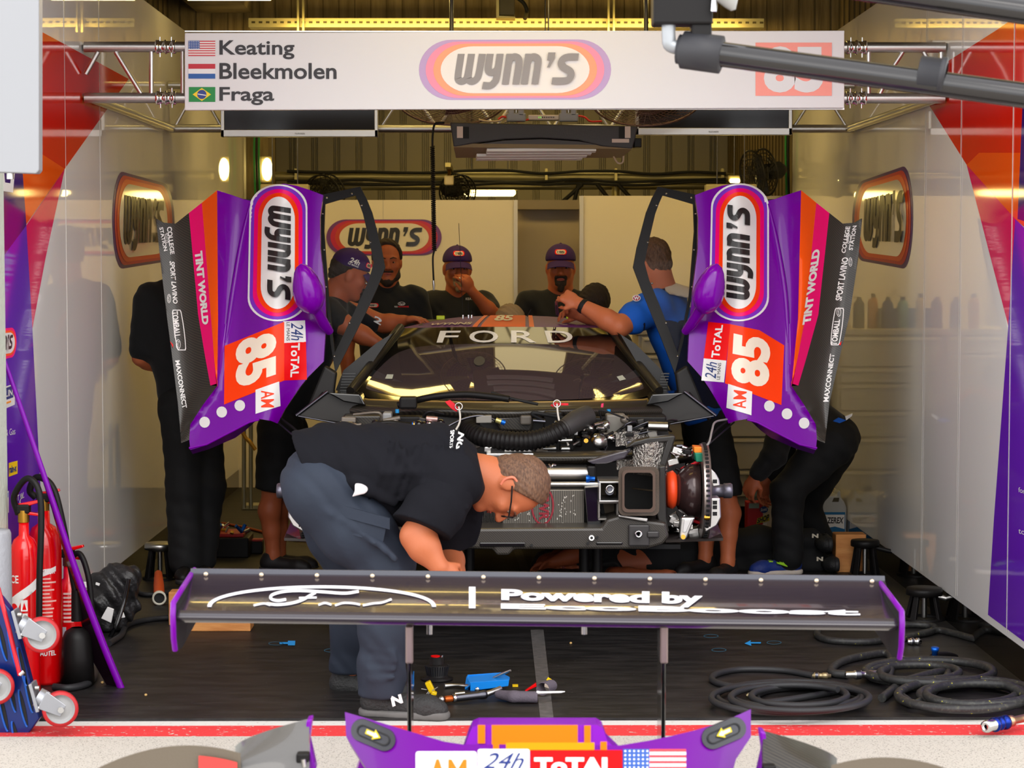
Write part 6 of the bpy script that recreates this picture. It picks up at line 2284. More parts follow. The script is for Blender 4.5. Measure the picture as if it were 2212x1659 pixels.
for y0, x0 in ((1153, 1752), (1203, 1762)):
    mb = MB(); mb.text('N', [(x0, y0), (x0 + 16, y0), (x0 + 18, y0 + 9), (x0 + 2, y0 + 9)], at_depth(d8 - .12), mat('n_print', (200, 190, 170), .6), .05, .15); mb.build('shoe_letter', t)

# --- mechanic bending over in the foreground
d0 = 7.68
B = lambda x, y, d=d0: W(x, y, d)
J = dict(head=B(1104, 1052), neck=B(1044, 1030), che=B(935, 1010), pel=B(700, 1020), shR=B(985, 1040, d0 - .15), shL=B(1000, 1045, d0 + .20),
         elR=B(898, 1158, d0 - .22), wrR=B(950, 1226, d0 - .26), elL=B(960, 1190, d0 + .28), wrL=B(990, 1252, d0 + .05),
         hiR=B(700, 1062, d0 - .10), hiL=B(694, 1056, d0 + .12), knR=B(836, 1222, d0 - .10), knL=B(770, 1250, d0 + .22), anR=B(826, 1490, d0 - .08), anL=B(756, 1452, d0 + .38),
         toeR=B(950, 1530, d0 - .13), toeL=B(830, 1480, d0 + .34))
t = thing('person', 'person in black T-shirt and slate cargo trousers bending over in front of the car', 'person', (B(826, 1490).x, d0, 0))
H = Head(J['head'], (-.14, -.10, -1), (1, -.02, .16), 1.04)
D = Sdf(); H.skin(D, J['neck'], .066)
D.cap(J['neck'], B(985, 1022), .072, .09, .03)
for s in 'RL':
    D.chain([J['sh' + s], mix(J['sh' + s], J['el' + s], .5), J['el' + s]], [.060, .062, .052])
    D.chain([J['el' + s], mix(J['el' + s], J['wr' + s], .35), J['wr' + s]], [.054, .056, .032])
hand(D, J['wrR'], B(985, 1262, d0 - .25), (.1, .6, -.4), 1, .8)
hand(D, J['wrL'], B(1000, 1290, d0 - .05), (-.3, -.6, -.3), 1, .8, 1, -1)
D.cap(J['pel'], J['che'], .12, .13, .05)
for s in 'RL':
    D.chain([J['hi' + s], J['kn' + s], J['an' + s]], [.08, .06, .04])
grow(D, 'body', mat('skin_fair', (178, 100, 64), .5, spec=.4, bump=(160, .05)), t, .0065)
H.face(t, HAIRB)
H.hair(t, HAIRB, .0055, .085, -.022, -.06, .014, ((.0015, 140, 60, 180, 0), (.001, 240, 120, 300, 1)))
# glasses
mb = MB()
for sg in (-1, 1):
    ring_ = [H(sg * .034 + .026 * math.cos(a), .104, .002 + .019 * math.sin(a)) for a in [2 * PI * k / 20 for k in range(20)]]
    mb.tube(ring_, .003, BLK, 6, True)
    mb.tube([H(sg * .060, .102, .008), H(sg * .082, .05, .010), H(sg * .086, -.005, .006)], .0034, BLK, 6)
mb.tube([H(-.01, .112, .006), H(.01, .112, .006)], .003, BLK, 6)
mb.build('glasses', t)
# pink ear rim as a real fold
mb = MB(); mb.tube(spline([H(.083, -.022, .020), H(.090, -.034, .004), H(.088, -.024, -.022), H(.082, -.004, -.034)], 5), .005, mat('ear_pink', (214, 120, 92), .5), 8); mb.build('ear_rim', t)
# T-shirt: rounded back, belly sag, loose hem, sleeves
D = Sdf()
fl = ((0, 1, 0), .80)
D.chain([B(655, 1012), B(720, 1006), B(830, 1010), B(940, 1010), B(1005, 1026)], [.138, .146, .150, .150, .100], .05, fl)
D.chain([B(760, 1040), B(850, 1062), B(930, 1060)], [.10, .115, .10], .06)
D.cap(B(985, 1030, d0 - .13), B(995, 1036, d0 + .2), .085, .085, .06)
for s in 'RL':
    a, b = J['sh' + s], J['el' + s]
    D.chain([a, mix(a, b, .40)], [.092, .092], .05)
D.cap(B(965, 1080, d0 - .1), B(950, 1120, d0 - .15), .07, .06, .05)
D.cut(B(1040, 1015), (1, 0, .25))
D.cut(B(668, 1010), (-1, 0, -.5))
D.cut(B(912, 1128, d0 - .2), (-.70, 0, -.85)) if False else None
rn = random.Random(4)
for k in range(9):                                   # folds hanging from the back towards the belly
    x = 830 + 20 * k
    D.chain([B(x + 10, 955 + rn.uniform(-8, 8), d0 - .17), B(x - 4, 1020, d0 - .202), B(x - 26 + rn.uniform(-8, 8), 1078, d0 - .175)], [.004, .014, .010], .012)
for k in range(3):
    D.chain([B(700 + 20 * k, 1030 + 12 * k, d0 - .17), B(780 + 10 * k, 1045 + 10 * k, d0 - .196), B(850, 1080 + 4 * k, d0 - .17)], [.006, .015, .008], .014)
sh = grow(D, 'tee_shirt', CLOTHN, t, .0075, ((.003, 55, 20, 18, 0), (.0018, 90, 60, 30, 2)))
for s in 'RL':
    a, b = J['sh' + s], J['el' + s]
    D = Sdf()
    D.chain([mix(a, b, .1), mix(a, b, .5), mix(a, b, .95)], [.092, .100, .110], .04)
    for k in range(4):
        q = mix(a, b, .2 + .12 * k)
        D.chain([q + V((-.09 + .02 * k, -.03, .02)), q + V((0, -.098, -.01)), q + V((.07, -.06, -.05))], [.005, .010, .006], .012)
    hem = mix(a, b, .86)
    D.cut(hem, (b - a).normalized() + V((.25, 0, 0)))
    grow(D, 'sleeve', CLOTHN, sh, .0065, ((.002, 60, 30, 40, 0),))
mb = MB()
mb.text('NG', [(1003, 936), (998, 970), (984, 972), (990, 932)], at_depth(d0 - .165), FONT_W, .04, .1)
mb.text('SPORTS', [(982, 928), (978, 968), (971, 968), (973, 930)], at_depth(d0 - .165), FONT_W, .03)
mb.build('shoulder_lettering', sh)
# trousers with cargo pocket
D = Sdf()
D.chain([B(676, 1034), B(700, 1056)], [.112, .130], .05, ((0, 1, 0), .85))
D.cap(J['hiR'], J['hiL'], .125, .12, .06)
D.chain([J['hiR'], mix(J['hiR'], J['knR'], .5), J['knR'], mix(J['knR'], J['anR'], .5), B(822, 1488, d0 - .08)], [.140, .128, .098, .090, .086], .04)
D.chain([J['hiL'], mix(J['hiL'], J['knL'], .5), J['knL'], mix(J['knL'], J['anL'], .5), B(754, 1450, d0 + .38)], [.130, .118, .096, .085, .078], .04)
D.cut(B(820, 1494, d0), (0, 0, -1))
for k in range(7):
    D.chain([B(690 + 22 * k, 1090 + 14 * k, d0 - .22), B(720 + 22 * k, 1110 + 16 * k, d0 - .235)], [.006, .010], .016)
for k in range(4):
    D.chain([B(800, 1400 + 22 * k, d0 - .16), B(850, 1410 + 18 * k, d0 - .17)], [.008, .010], .016)
tr = grow(D, 'trousers', TROUG, t, .008, ((.004, 40, 20, 26, 1), (.002, 90, 40, 60, 0)))
mb = MB(); mb.grid(lambda u, v: B(745 + 92 * u - 10 * v, 1098 + 50 * v + 26 * u, d0 - .240 + .03 * abs(u - .5)), 8, 6, TROUG, True, (0, .03, 0)); mb.grid(lambda u, v: B(738 + 104 * u, 1092 + 24 * v + 28 * u, d0 - .246 + .03 * abs(u - .5)), 8, 4, TROUG, True, (0, .02, 0)); mb.build('cargo_pocket', tr)
mb = MB(); mb.pprism([(766, 1045), (780, 1046), (792, 1052), (795, 1060), (788, 1067), (774, 1070), (760, 1074), (766, 1062)], d0 - .255, .03, mat('rag_white', (206, 200, 202), .8), .006); tag(mb.build('white_rag'), 'white rag tucked in the hip pocket of the person bending over', 'rag')
mb = MB(); mb.pprism([(684, 1029), (698, 1031), (697, 1040), (684, 1039)], d0 - .215, .012, ORED, .002); mb.build('waist_tag', tr)
SH2 = mat('shoe_charcoal', (40, 40, 40), .65, bump=(90, .6))
for s in 'RL':
    so, (sb, sa, ss_, su) = shoe(t, J['an' + s], J['toe' + s], (0, 0, 1), SH2, mat('grey_sole', (92, 90, 88), .6), 'shoe', 1.13)
    if s == 'R':
        mb = MB(); mb.text('N', [(838, 1506), (866, 1499), (876, 1516), (848, 1527)], at_depth(d0 - .155), mat('n_white', (222, 222, 222), .5), .06, .2); mb.build('shoe_letter', so)


# ================================================================ things at the left front
EXR = mat('extinguisher_red', (225, 6, 12), .22, coat=.6)


def extinguisher(px, py, dd, r, hgt, lab, horn=True, tilt=0., horn_dx=.10):
    b = G(px, py); b.z = 0
    t = thing('fire_extinguisher', lab, 'fire extinguisher', b, 'fire extinguishers at the garage mouth')
    mb = MB(); mb.lathe([(0, .0), (r * .96, .0), (r, .012), (r, hgt - .09), (r * .93, hgt - .05), (r * .70, hgt - .015), (r * .36, hgt), (r * .34, hgt + .05), (0, hgt + .05)], b, (0, 0, 1), EXR, 36); mb.build('cylinder', t)
    top = b + V((0, 0, hgt + .05))
    mb = MB(); mb.cyl(top, top + V((0, 0, .045)), .022, BRASS, 14); mb.box(top + V((0, 0, .05)), (.05, .04, .035), BLK, None, .006); mb.build('valve', t)
    mb = MB(); mb.prism([top + V(q) for q in ((-.02, -.012, .07), (.06, -.012, .085), (.065, -.012, .075), (.0, -.012, .055))], (0, .024, 0), EXR, .003); mb.build('lever', t)
    mb = MB(); mb.prism([top + V(q) for q in ((-.02, -.012, .045), (.06, -.012, .033), (.065, -.012, .022), (.0, -.012, .03))], (0, .024, 0), EXR, .003); mb.build('carry_handle', t)
    if horn:
        hb = b + V((horn_dx, -.03, .0))
        mb = MB(); mb.tube(spline([top + V((-.03, 0, .05)), top + V((-.05, -.01, .08)), top + V((-.02, -.02, .13)), top + V((.04, -.04, .10)), top + V((.08, -.06, -.02)), b + V((horn_dx, -.06, .34))], 8), .0135, BLK, 12); mb.build('hose', t)
        mb = MB(); mb.tube([b + V((horn_dx, -.06, .37)), b + V((horn_dx, -.06, .25))], [.020, .022], BLK, 14)
        mb.build('horn_grip', t)
        mb = MB(); mb.lathe([(.022, .215), (.046, .20), (.056, .175), (.060, .10), (.066, 0), (.058, .0), (.05, .1)], b + V((horn_dx, -.06, .01)), (0, 0, 1), BLK, 28); mb.build('horn', t)
    return t, b, top


def label_wrap(mb, b, r, a0, a1, z0, z1, m, off=.001):
    mb.grid(lambda u, v: b + V((math.sin(a0 + (a1 - a0) * u) * (r + off), -math.cos(a0 + (a1 - a0) * u) * (r + off), z0 + (z1 - z0) * v)), 12, 3, m, True)


def on_cyl(b, r, off):
    return lambda x, z: b + V((math.sin(x / r) * (r + off), -math.cos(x / r) * (r + off), z))


t, b, top = extinguisher(56, 1497, 8.0, .055, .60, 'slim red fire extinguisher nearest the pillar, with CE mark and white label', horn=False)
mb = MB(); sf = on_cyl(b, .055, .001); sf2 = on_cyl(b, .055, .002)
mb.text('CE', [(-.045, .455), (-.010, .455), (-.010, .425), (-.045, .425)], sf, WHITE, .02, cut=.01)
mb.flat([(-.055, .36), (.06, .44), (.09, .44), (.09, .42), (.0, .36), (-.025, .30), (-.015, .22), (.02, .13), (.0, .13), (-.045, .22), (-.06, .30)], sf, WHITE, .012)
mb.flat(circ(-.03, .335, .014, .014, 16), sf2, RED, .02)
for z in (.34, .29, .24):
    mb.flat(rect(-.002, z - .02, .022, z + .022), sf2, WHITE, .02)
    mb.flat([(.003, z - .014), (.010, z + .014), (.018, z - .014)], on_cyl(b, .055, .003), RED, .02)
mb.build('label', t)
mb = MB(); mb.tube(spline([top + V((-.02, 0, .03)), top + V((-.03, -.02, .10)), top + V((.03, -.05, .17)), top + V((.08, -.07, .09)), b + V((.075, -.085, .45)), b + V((.07, -.085, .22))], 8), .012, BLK, 12); mb.build('hose', t)
t, b, top = extinguisher(99, 1474, 8.1, .066, .62, 'wide red fire extinguisher with printed instruction panel and black horn', horn=True, horn_dx=.135)
mb = MB(); sf = on_cyl(b, .066, .001)
mb.flat([(-.06, .42), (.06, .46), (.06, .44), (-.06, .40)], sf, WHITE, .012)
rn = random.Random(8)
for k in range(18):
    z = .41 - .0145 * k
    mb.flat(rect(-.05 + (.0 if k % 5 else .03), z, .03 + rn.uniform(0, .03), z + .006), sf, mat('label_print', (240, 190, 180), .5), .012)
mb.text('EXTINCTEUR', [(-.05, .445), (.055, .455), (.055, .432), (-.05, .422)], on_cyl(b, .066, .0015), WHITE, .03, cut=.01)
mb.text('DESAUTEL', [(-.04, .135), (.055, .135), (.055, .115), (-.04, .115)], sf, WHITE, .03, cut=.01)
mb.flat([(-.055, .135), (-.045, .118), (-.062, .115)], sf, WHITE, .012)
mb.flat([(-.065, .06), (-.03, .08), (-.035, .02), (-.06, -.0)], sf, WHITE, .012)
mb.build('label', t)
t, b, top = extinguisher(150, 1440, 8.6, .055, .36, 'short red fire extinguisher standing behind the black horn', horn=False)
mb = MB(); sf = on_cyl(b, .055, .001)
for k in range(8):
    mb.flat(rect(-.01, .30 - .016 * k, .03, .308 - .016 * k), sf, MATS['label_print'], .012)
mb.flat(rect(-.03, .05, .0, .17), sf, mat('silver_strip', (205, 200, 205), .4), .012)
mb.build('label', t)
mb = MB(); mb.tube(spline([top + V((0, 0, .02)), top + V((.05, -.02, .05)), top + V((.09, -.05, -.04)), top + V((.11, -.07, -.2)), top + V((.13, -.07, -.32))], 8), .012, BLK, 12); mb.build('hose', t)

# pale post at the very edge
b = G(2, 1405); b.z = 0
mb = MB(); mb.lathe([(.08, 0), (.08, .655), (.075, .667), (0, .669)], V((-1.825, 7.60, 0)), (0, 0, 1), mat('post_grey', (150, 152, 158), .5, bump=(60, .3)), 30)
tag(mb.build('bollard'), 'pale grey round post below the pillar at the left edge', 'post')

# blue slotted dolly tipped on its side with swivel castors
TB = mat('dolly_blue', (0, 34, 108), .3, coat=.5, metal=.3)
dT = 7.35
t = thing('wheel_dolly', 'blue slotted metal dolly with red and white castors at lower left', 'dolly', G(40, 1580))
c0 = [(-120, 1250), (0, 1290), (22, 1318), (44, 1390), (86, 1552), (20, 1640), (-10, 1680), (-160, 1680)]
bm = bmesh.new()
mb = MB(); mb.pprism(c0, dT, .05, TB, .004)
for k, (x, y, w_, h_) in enumerate(((6, 1388, 5, 40), (28, 1400, 5, 44), (48, 1440, 5, 42), (24, 1495, 5, 44), (50, 1530, 5, 40), (8, 1540, 5, 40), (34, 1590, 5, 32), (4, 1620, 5, 28), (62, 1500, 4, 40))):
    sl = [(x + q[0] + (q[1] - y) * .22 * 1, q[1]) for q in [(a - 0 - x + 0, b_) for a, b_ in circ(x, y, w_, h_, 16)]]
    sl = [(x + (px_ - x) + (py_ - y) * .22, py_) for px_, py_ in circ(x, y, w_, h_, 16)]
    mb.pprism(sl, dT - .003, .004, BLKM)
    mb.tube([W(px_, py_, dT - .004) for px_, py_ in sl[4:13]], .004, mat('dolly_blue_edge', (0, 84, 180), .3, coat=.5), 6)
mb.build('plate', t)
mb = MB(); mb.tube([W(-4, 1270, dT - .04), W(20, 1360, dT - .05), W(43, 1459, dT - .05)], .008, mat('dolly_red', (196, 20, 40), .3, coat=.4), 10); mb.cyl(W(43, 1458, dT - .06), W(52, 1450, dT - .06), .007, CHROME, 10); mb.build('red_rod', t)


def castor(px, py, rot, mx, my, k=1.0):
    c = W(px, py, dT - .06)
    r = .062 * k
    ax = V((.25, -1, .1)).normalized()
    mb = MB(); mb.lathe([(r * .80, -.022), (r * .97, -.020), (r, -.012), (r, .02), (r * .8, .022)], c, -ax, mat('tyre_red', (172, 26, 32), .4), 32); mb.lathe([(r * .98, .0), (r * 1.0, .005), (r * 1.0, .02), (r * .8, .024)], c, -ax, mat('tyre_worn', (150, 110, 108), .6), 32); w_ = mb.build('castor_wheel', t)
    mb = MB(); mb.lathe([(0, .018), (r * .3, .018), (r * .55, .008), (r * .72, .012), (r * .82, .020), (r * .84, -.015), (0, -.015)], c, ax, mat('wheel_grey', (160, 160, 160), .4), 32); mb.build('hub', w_)
    m0 = W(mx, my, dT - .06)
    mb = MB()
    up_ = (m0 - c)
    n_ = V((up_.z, 0, -up_.x)).normalized()
    mb.prism([c + n_ * .022 - ax * -.03 - up_ * .15, c - n_ * .022 + ax * .03 - up_ * .15, m0 - n_ * .034 + ax * .03, m0 + n_ * .034 + ax * .03], ax * .006, mat('fork_zinc', (158, 160, 166), .35, metal=.6), .002)
    mb.prism([c + n_ * .022 - ax * .03 - up_ * .15, c - n_ * .022 - ax * .03 - up_ * .15, m0 - n_ * .034 - ax * .03, m0 + n_ * .034 - ax * .03], ax * .006, MATS['fork_zinc'], .002)
    mb.cyl(m0 - up_ * .08, m0 + up_ * .22, .034, MATS['fork_zinc'], 18)
    mb.cyl(c - ax * -.05, c - ax * .04, .011, STEEL, 8)
    mb.build('castor_fork', t)
    mb = MB(); p = m0 + up_ * .30; mb.box(p, (.012, .08, .10), MATS['fork_zinc'], Matrix.Rotation(-.25, 3, 'Y'), .002)
    for q in (-.035, .035):
        mb.cyl(p + V((.004, -.03, q)), p + V((.018, -.03, q)), .008, STEEL, 6)
    mb.build('castor_plate', t)


castor(90, 1371, 0, 52, 1352)
castor(130, 1531, 0, 90, 1510)
castor(-8, 1483, 0, -46, 1460)
castor(18, 1668, 0, -24, 1640)
# long thin purple panel leaning on the wall
DP = mat('panel_inside', (26, 12, 22), .25, coat=.5)
mb = MB()
e = [(10, 780, 8.03), (62, 930, 8.05), (118, 1095, 8.06), (170, 1250, 8.07), (222, 1390, 8.08), (262, 1488, 8.09)]
E = [W(*q) for q in e]
Bk = [W(x - w_, y + h_, d_ + o_) for (x, y, d_), w_, h_, o_ in zip(e, (1, 4, 7, 14, 32, 26), (0, 2, 4, 8, 20, 2), (.005, .02, .04, .06, .08, .05))]
n = len(E)
t = thing('body_panel', 'long thin purple car body panel leaning against the left wall', 'car part', (E[-1].x, 8.09, 0))
mb.add(E + Bk, [(k, k + 1, n + k + 1, n + k) for k in range(n - 1)], DP, True)
mb.add([p + V((.006, .006, 0)) for p in E + Bk], [(k, n + k, n + k + 1, k + 1) for k in range(n - 1)], PURPLE, True)
mb.build('panel_sheet', t)
mb = MB(); mb.tube(spline(E, 5), [.008 + .006 * min(1, k / 18) for k in range(len(spline(E, 5)))], PURPLE, 12); mb.build('rolled_edge', t)
# black bags heaped by the wall
BAG = mat('bag_nylon', (34, 33, 34), .4, bump=(18, .5, .03))
t = thing('equipment_bag', 'black nylon equipment bags and straps heaped by the left wall', 'bag', G(240, 1378))
g = lambda x, y, d_=9.35: W(x, y, d_)
D = Sdf(); D.chain([g(200, 1340), g(225, 1300), g(250, 1260)], [.05, .07, .06], .04); D.chain([g(235, 1350), g(275, 1250)], [.06, .065], .03); D.chain([g(215, 1255), g(240, 1240)], [.04, .045], .03); D.cap(g(245, 1360), g(290, 1310), .035, .03, .03); D.cut((0, 0, .004), (0, 0, -1))
grow(D, 'bag_body', BAG, t, .008, ((.006, 60, 30, 50, 0), (.004, 120, 90, 70, 1)), 1)
mb = MB(); mb.pprism([(218, 1336), (232, 1311), (246, 1316), (240, 1346)], 9.23, .01, WHITE, .002); mb.build('white_tag', t); mb = MB(); mb.pprism([(258, 1328), (266, 1322), (270, 1334), (258, 1336)], 9.23, .01, WHITE, .002); mb.pprism([(207, 1258), (216, 1261), (214, 1266), (206, 1263)], 9.24, .008, WHITE, .001); mb.pprism([(170, 1256), (196, 1258), (186, 1270), (170, 1268)], 9.25, .01, WHITE, .002); mb.build('white_tag', t)
mb = MB(); mb.tube(spline([g(278, 1250, 9.25), g(268, 1300, 9.24), g(252, 1350, 9.2), g(238, 1376, 9.2)], 6), .010, BLKG, 8); mb.build('zip_strap', t)
mb = MB(); mb.prism([g(238, 1237, 9.4), g(288, 1236, 9.4), g(284, 1260, 9.4), g(262, 1290, 9.4), g(236, 1262, 9.4)], (0, .08, 0), mat('flap_grey', (58, 58, 56), .35, coat=.2), .01); mb.build('flap', t)
# cables on the floor at the left
HOSE = mat('hose_black', (36, 36, 38), .55, bump=(300, .1))
HOSEY = mat('hose_printed', (38, 38, 38), .5, var=(70, (58, 58, 54)))
rp_ = [n for n in HOSEY.node_tree.nodes if n.type == 'VALTORGB'][0].color_ramp
rp_.elements[0].position, rp_.elements[1].position = .50, .66
e_ = rp_.elements.new(.70); e_.color = (*lin((58, 58, 50)), 1)
e_ = rp_.elements.new(.71); e_.color = (*lin((190, 184, 20)), 1)


def floor_hose(px_pts, r, lab, m=HOSE, closed=False, n=7, cat='hose', lift=None, name='air_hose'):
    P_ = []
    for k, q in enumerate(px_pts):
        z = r + (q[2] if len(q) > 2 else 0)
        P_.append(G(q[0], q[1], z))
    mb = MB(); mb.tube(spline(P_, n, closed), r, m, 10, closed)
    return tag(mb.build(name), lab, cat)


floor_hose([(116, 1484), (150, 1486), (190, 1476), (205, 1455), (198, 1425), (196, 1405)], .014, 'black cable curving round the foot of the black extinguisher horn', name='power_cable', cat='cable')
floor_hose([(236, 1390), (262, 1372), (272, 1352), (300, 1342), (340, 1336), (372, 1334), (420, 1330)], .013, 'black cable running from the bags to the wooden block', name='power_cable', cat='cable')
floor_hose([(294, 1270), (305, 1282), (330, 1284), (360, 1280), (392, 1272)], .012, 'black cable behind the orange grip on the floor', name='power_cable', cat='cable')
t = thing('lance', 'orange-gripped tube with pale round end lying on the floor at left', 'tool', G(344, 1300))
a, b = G(344, 1291, .035), G(342, 1240, .06)
mb = MB(); mb.tube([a + (b - a) * .1, a + (b - a) * .5, b], [.026, .026, .020], mat('grip_orange', (214, 84, 30), .55, bump=(80, .3)), 16); mb.build('grip', t)
mb = MB(); x_ = (a - b).normalized(); mb.lathe([(.022, .03), (.033, .01), (.034, -.02), (.026, -.022), (.022, .01)], a, -x_, mat('collar_pale', (205, 200, 184), .4), 20); mb.cyl(a + x_ * .004, a + x_ * .012, .025, BLKM, 18); mb.build('collar', t)


def jack_stand(px, py, lab, k=1.0, steel=False, low=False, hh=.17):
    b = G(px, py); b.z = 0
    t = thing('jack_stand', lab, 'stand', b, 'black cast tripod stands')
    r, h = .075 * k, hh
    mb = MB(); mb.lathe([(r * 1.15, 0), (r * 1.15, .010), (r * .95, .012), (r * .95, 0)], b, (0, 0, 1), BLK, 28)
    for q in range(4):
        a = PI / 4 + q * PI / 2
        dv = V((math.cos(a), math.sin(a), 0))
        s_ = V((-math.sin(a), math.cos(a), 0))
        mb.prism([b + dv * r * 1.15 + s_ * .016, b + dv * r * 1.15 - s_ * .016, b + dv * r * .75 - s_ * .012 + V((0, 0, h)), b + dv * r * .75 + s_ * .012 + V((0, 0, h))], -dv * .015, BLK, .002)
    mb.build('frame', t)
    mb = MB(); mb.lathe([(0, h + .016), (r * .95, h + .016), (r, h + .006), (r, h - .015), (r * .8, h - .02), (.02, h - .03), (0, h - .03)], b, (0, 0, 1), STEEL if steel else BLK, 28); mb.build('top_plate', t)
    mb = MB(); mb.cyl(b + V((0, 0, .01)), b + V((0, 0, h)), .012 * k, STEEL, 12); mb.build('screw', t)
    mb = MB(); mb.cyl(b + V((r * .6, -.02, h - .02)), b + V((r * 1.7, -.03, h - .04)), .012 * k, STEEL if not low else BLK, 10); mb.build('crank', t)
    return t


jack_stand(346, 1250, 'black tripod stand with bright top near the feet of the person at far left', 1.05, True)
jack_stand(1868, 1243, 'black tripod stand beside the wooden block at right', 1.0, False, True)
jack_stand(1996, 1338, 'larger black tripod stand with pale lever against the right skirting', 1.1, hh=.13)
WOOD = mat('pine_block', (216, 150, 84), .6, bump=(12, .2), var=(3, (188, 118, 58)), stretch=(1.5, 8, 8))
WOODE = mat('pine_end', (206, 160, 112), .7, var=(20, (176, 124, 80)))


def block(lab, c, size, rot=0.):
    mb = MB(); mb.box(c, size, WOOD, Matrix.Rotation(rot, 3, 'Z'), .004)
    return tag(mb.build('wooden_block'), lab, 'wooden block', 'pine chocks')


p = G(470, 1364); block('long pine block on the floor below the wing, nearer the person bending over', (p.x, p.y + .07, .045), (.29, .14, .09))
p = G(395, 1352); block('pine block standing on end behind the left wing endplate', (p.x - .01, p.y + .06, .075), (.11, .1, .15))
p = G(1850, 1240); block('pine block by the jugs on the right', (p.x - .02, p.y + .12, .10), (.16, .12, .20))
# scattered tray of tools at the back left
t = thing('tool_tray', 'red and black tray full of small tools on the floor at back left', 'tool tray', G(490, 1205))
p = G(490, 1205); p.y += .12
mb = MB(); mb.box(p + V((0, 0, .055)), (.24, .24, .11), BLK, None, .006); mb.build('lower_box', t)
mb = MB(); mb.box(p + V((-.02, .02, .12)), (.22, .22, .02), mat('tray_red', (176, 30, 28), .4), None, .004); mb.build('upper_tray', t)
rn = random.Random(21)
for k in range(14):
    q = p + V((rn.uniform(-.10, .12), rn.uniform(-.1, .1), .135))
    mb = MB(); mb.cyl(q, q + V((rn.uniform(-.05, .05), rn.uniform(-.04, .04), rn.uniform(.0, .04))), rn.uniform(.005, .011), rn.choice([CHROME, STEEL, BRASS, BFIT, mat('tool_yellow', (214, 176, 40), .4)]), 8); mb.build('small_tool', t)
p = G(553, 1197); mb = MB(); mb.box(p + V((0, .05, .035)), (.07, .08, .07), BLK, None, .006); mb.box(p + V((0, .05, .074)), (.066, .07, .012), mat('tray_red', (176, 30, 28), .4), None, .003); tag(mb.build('battery_pack'), 'small black battery pack with red top beside the tool tray', 'battery')
p = G(530, 1203); mb = MB(); mb.lathe([(0, 0), (.018, 0), (.018, .03), (.01, .032), (.01, .05), (0, .05)], p, (0, 0, 1), CHROME, 12); tag(mb.build('socket'), 'chrome socket on the floor between tray and battery pack', 'tool')
# pale stands behind the left-hand men
t = thing('trestle', 'pale grey metal stand behind the person at far left', 'stand', G(545, 1098))
PALE = mat('pale_steel', (170, 166, 140), .4, metal=.5)
for x in (527, 542):
    mb = MB(); mb.cyl(W(x, 915, 12.6), W(x, 1098, 12.6), .013, PALE, 10); mb.build('post', t)
mb = MB(); mb.box(G(545, 1098) + V((0, 0, .015)), (.12, .16, .03), PALE, None, .004); mb.build('foot', t)
mb = MB(); mb.tube(spline([W(520, 926, 12.5), W(530, 945, 12.5), W(540, 955, 12.5), W(552, 972, 12.5)], 5), .012, BRASS, 8); mb.build('chain_end', t)
floor_hose([(480, 1130), (540, 1142), (600, 1158), (640, 1166), (700, 1168), (760, 1180)], .008, 'thin orange lead across the floor behind the bare legs at left', mat('lead_orange', (190, 84, 30), .5), name='extension_lead', cat='cable')

# ================================================================ right-hand side: cabinet, jugs, hoses
CAB = mat('cabinet_grey', (196, 188, 168), .45)
dC = 13.0
xa, xb = .86, XR - .04
t = thing('drawer_cabinet', 'long pale grey drawer cabinet along the back right', 'cabinet', ((xa + xb) / 2, dC + .3, 0))
mb = MB(); mb.box(((xa + xb) / 2, dC + .32, .66), (xb - xa, .6, 1.06), CAB, None, .006); mb.build('carcass', t)
mb = MB(); mb.box(((xa + xb) / 2, dC + .31, 1.205), (xb - xa + .03, .66, .035), mat('worktop', (186, 176, 150), .4), None, .005); mb.build('worktop', t)
mb = MB(); mb.box(((xa + xb) / 2, dC + .36, .065), (xb - xa - .04, .5, .13), BLKM); mb.build('plinth', t)
for x0, x1, hs in ((xb - .62, xb - .02, (.19, .10, .17, .16, .20, .17)), (xa + .02, xb - .66, (.11, .10, .09, .10, .10, .14, .33))):
    z = 1.18
    for hh in hs:
        mb = MB(); mb.box(((x0 + x1) / 2, dC, z - hh / 2), (x1 - x0, .03, hh - .012), CAB, None, .003); dr = mb.build('drawer', t)
        mb = MB(); mb.box(((x0 + x1) / 2, dC - .024, z - .022), (x1 - x0 - .02, .018, .016), mat('pull_pale', (214, 205, 184), .4), None, .004); mb.build('pull', dr)
        z -= hh
rn = random.Random(17)
kinds = [('amber spray can', (190, 120, 30), 'can'), ('white spray can', (214, 205, 190), 'can'), ('blue bottle', (40, 70, 130), 'bottle'), ('dark bottle', (40, 40, 44), 'bottle'), ('yellow can', (200, 160, 40), 'can'), ('teal bottle', (110, 160, 150), 'bottle')]
pos = [(1.93, 1, 'against the wall end'), (1.84, 3, 'second from the wall end'), (1.75, 0, 'third from the wall end'), (1.67, 2, 'fourth from the wall end'), (1.57, 5, 'fifth from the wall end'), (1.46, 4, 'sixth from the wall end'), (1.36, 3, 'seventh from the wall end'), (1.25, 2, 'eighth from the wall end'), (1.14, 0, 'ninth from the wall end')]
for x, k, w_ in pos:
    nm, c_, kd = kinds[k]
    b = V((x, dC + .16 + rn.uniform(-.03, .05), 1.2225))
    r, h = (.032, .21) if kd == 'can' else (.036, .19)
    mb = MB(); m_ = mat(nm.replace(' ', '_'), c_, .35)
    mb.lathe([(0, 0), (r, 0), (r, h * .78), (r * .8, h * .86), (r * .4, h * .9), (r * .4, h), (0, h)], b, (0, 0, 1), m_, 18)
    mb.lathe([(r * .42, h * .9), (r * .42, h * 1.02), (0, h * 1.02)], b, (0, 0, 1), INK, 14)
    tag(mb.build(kd), '%s on the cabinet top, %s' % (nm, w_), kd, 'cans and bottles on the cabinet top')
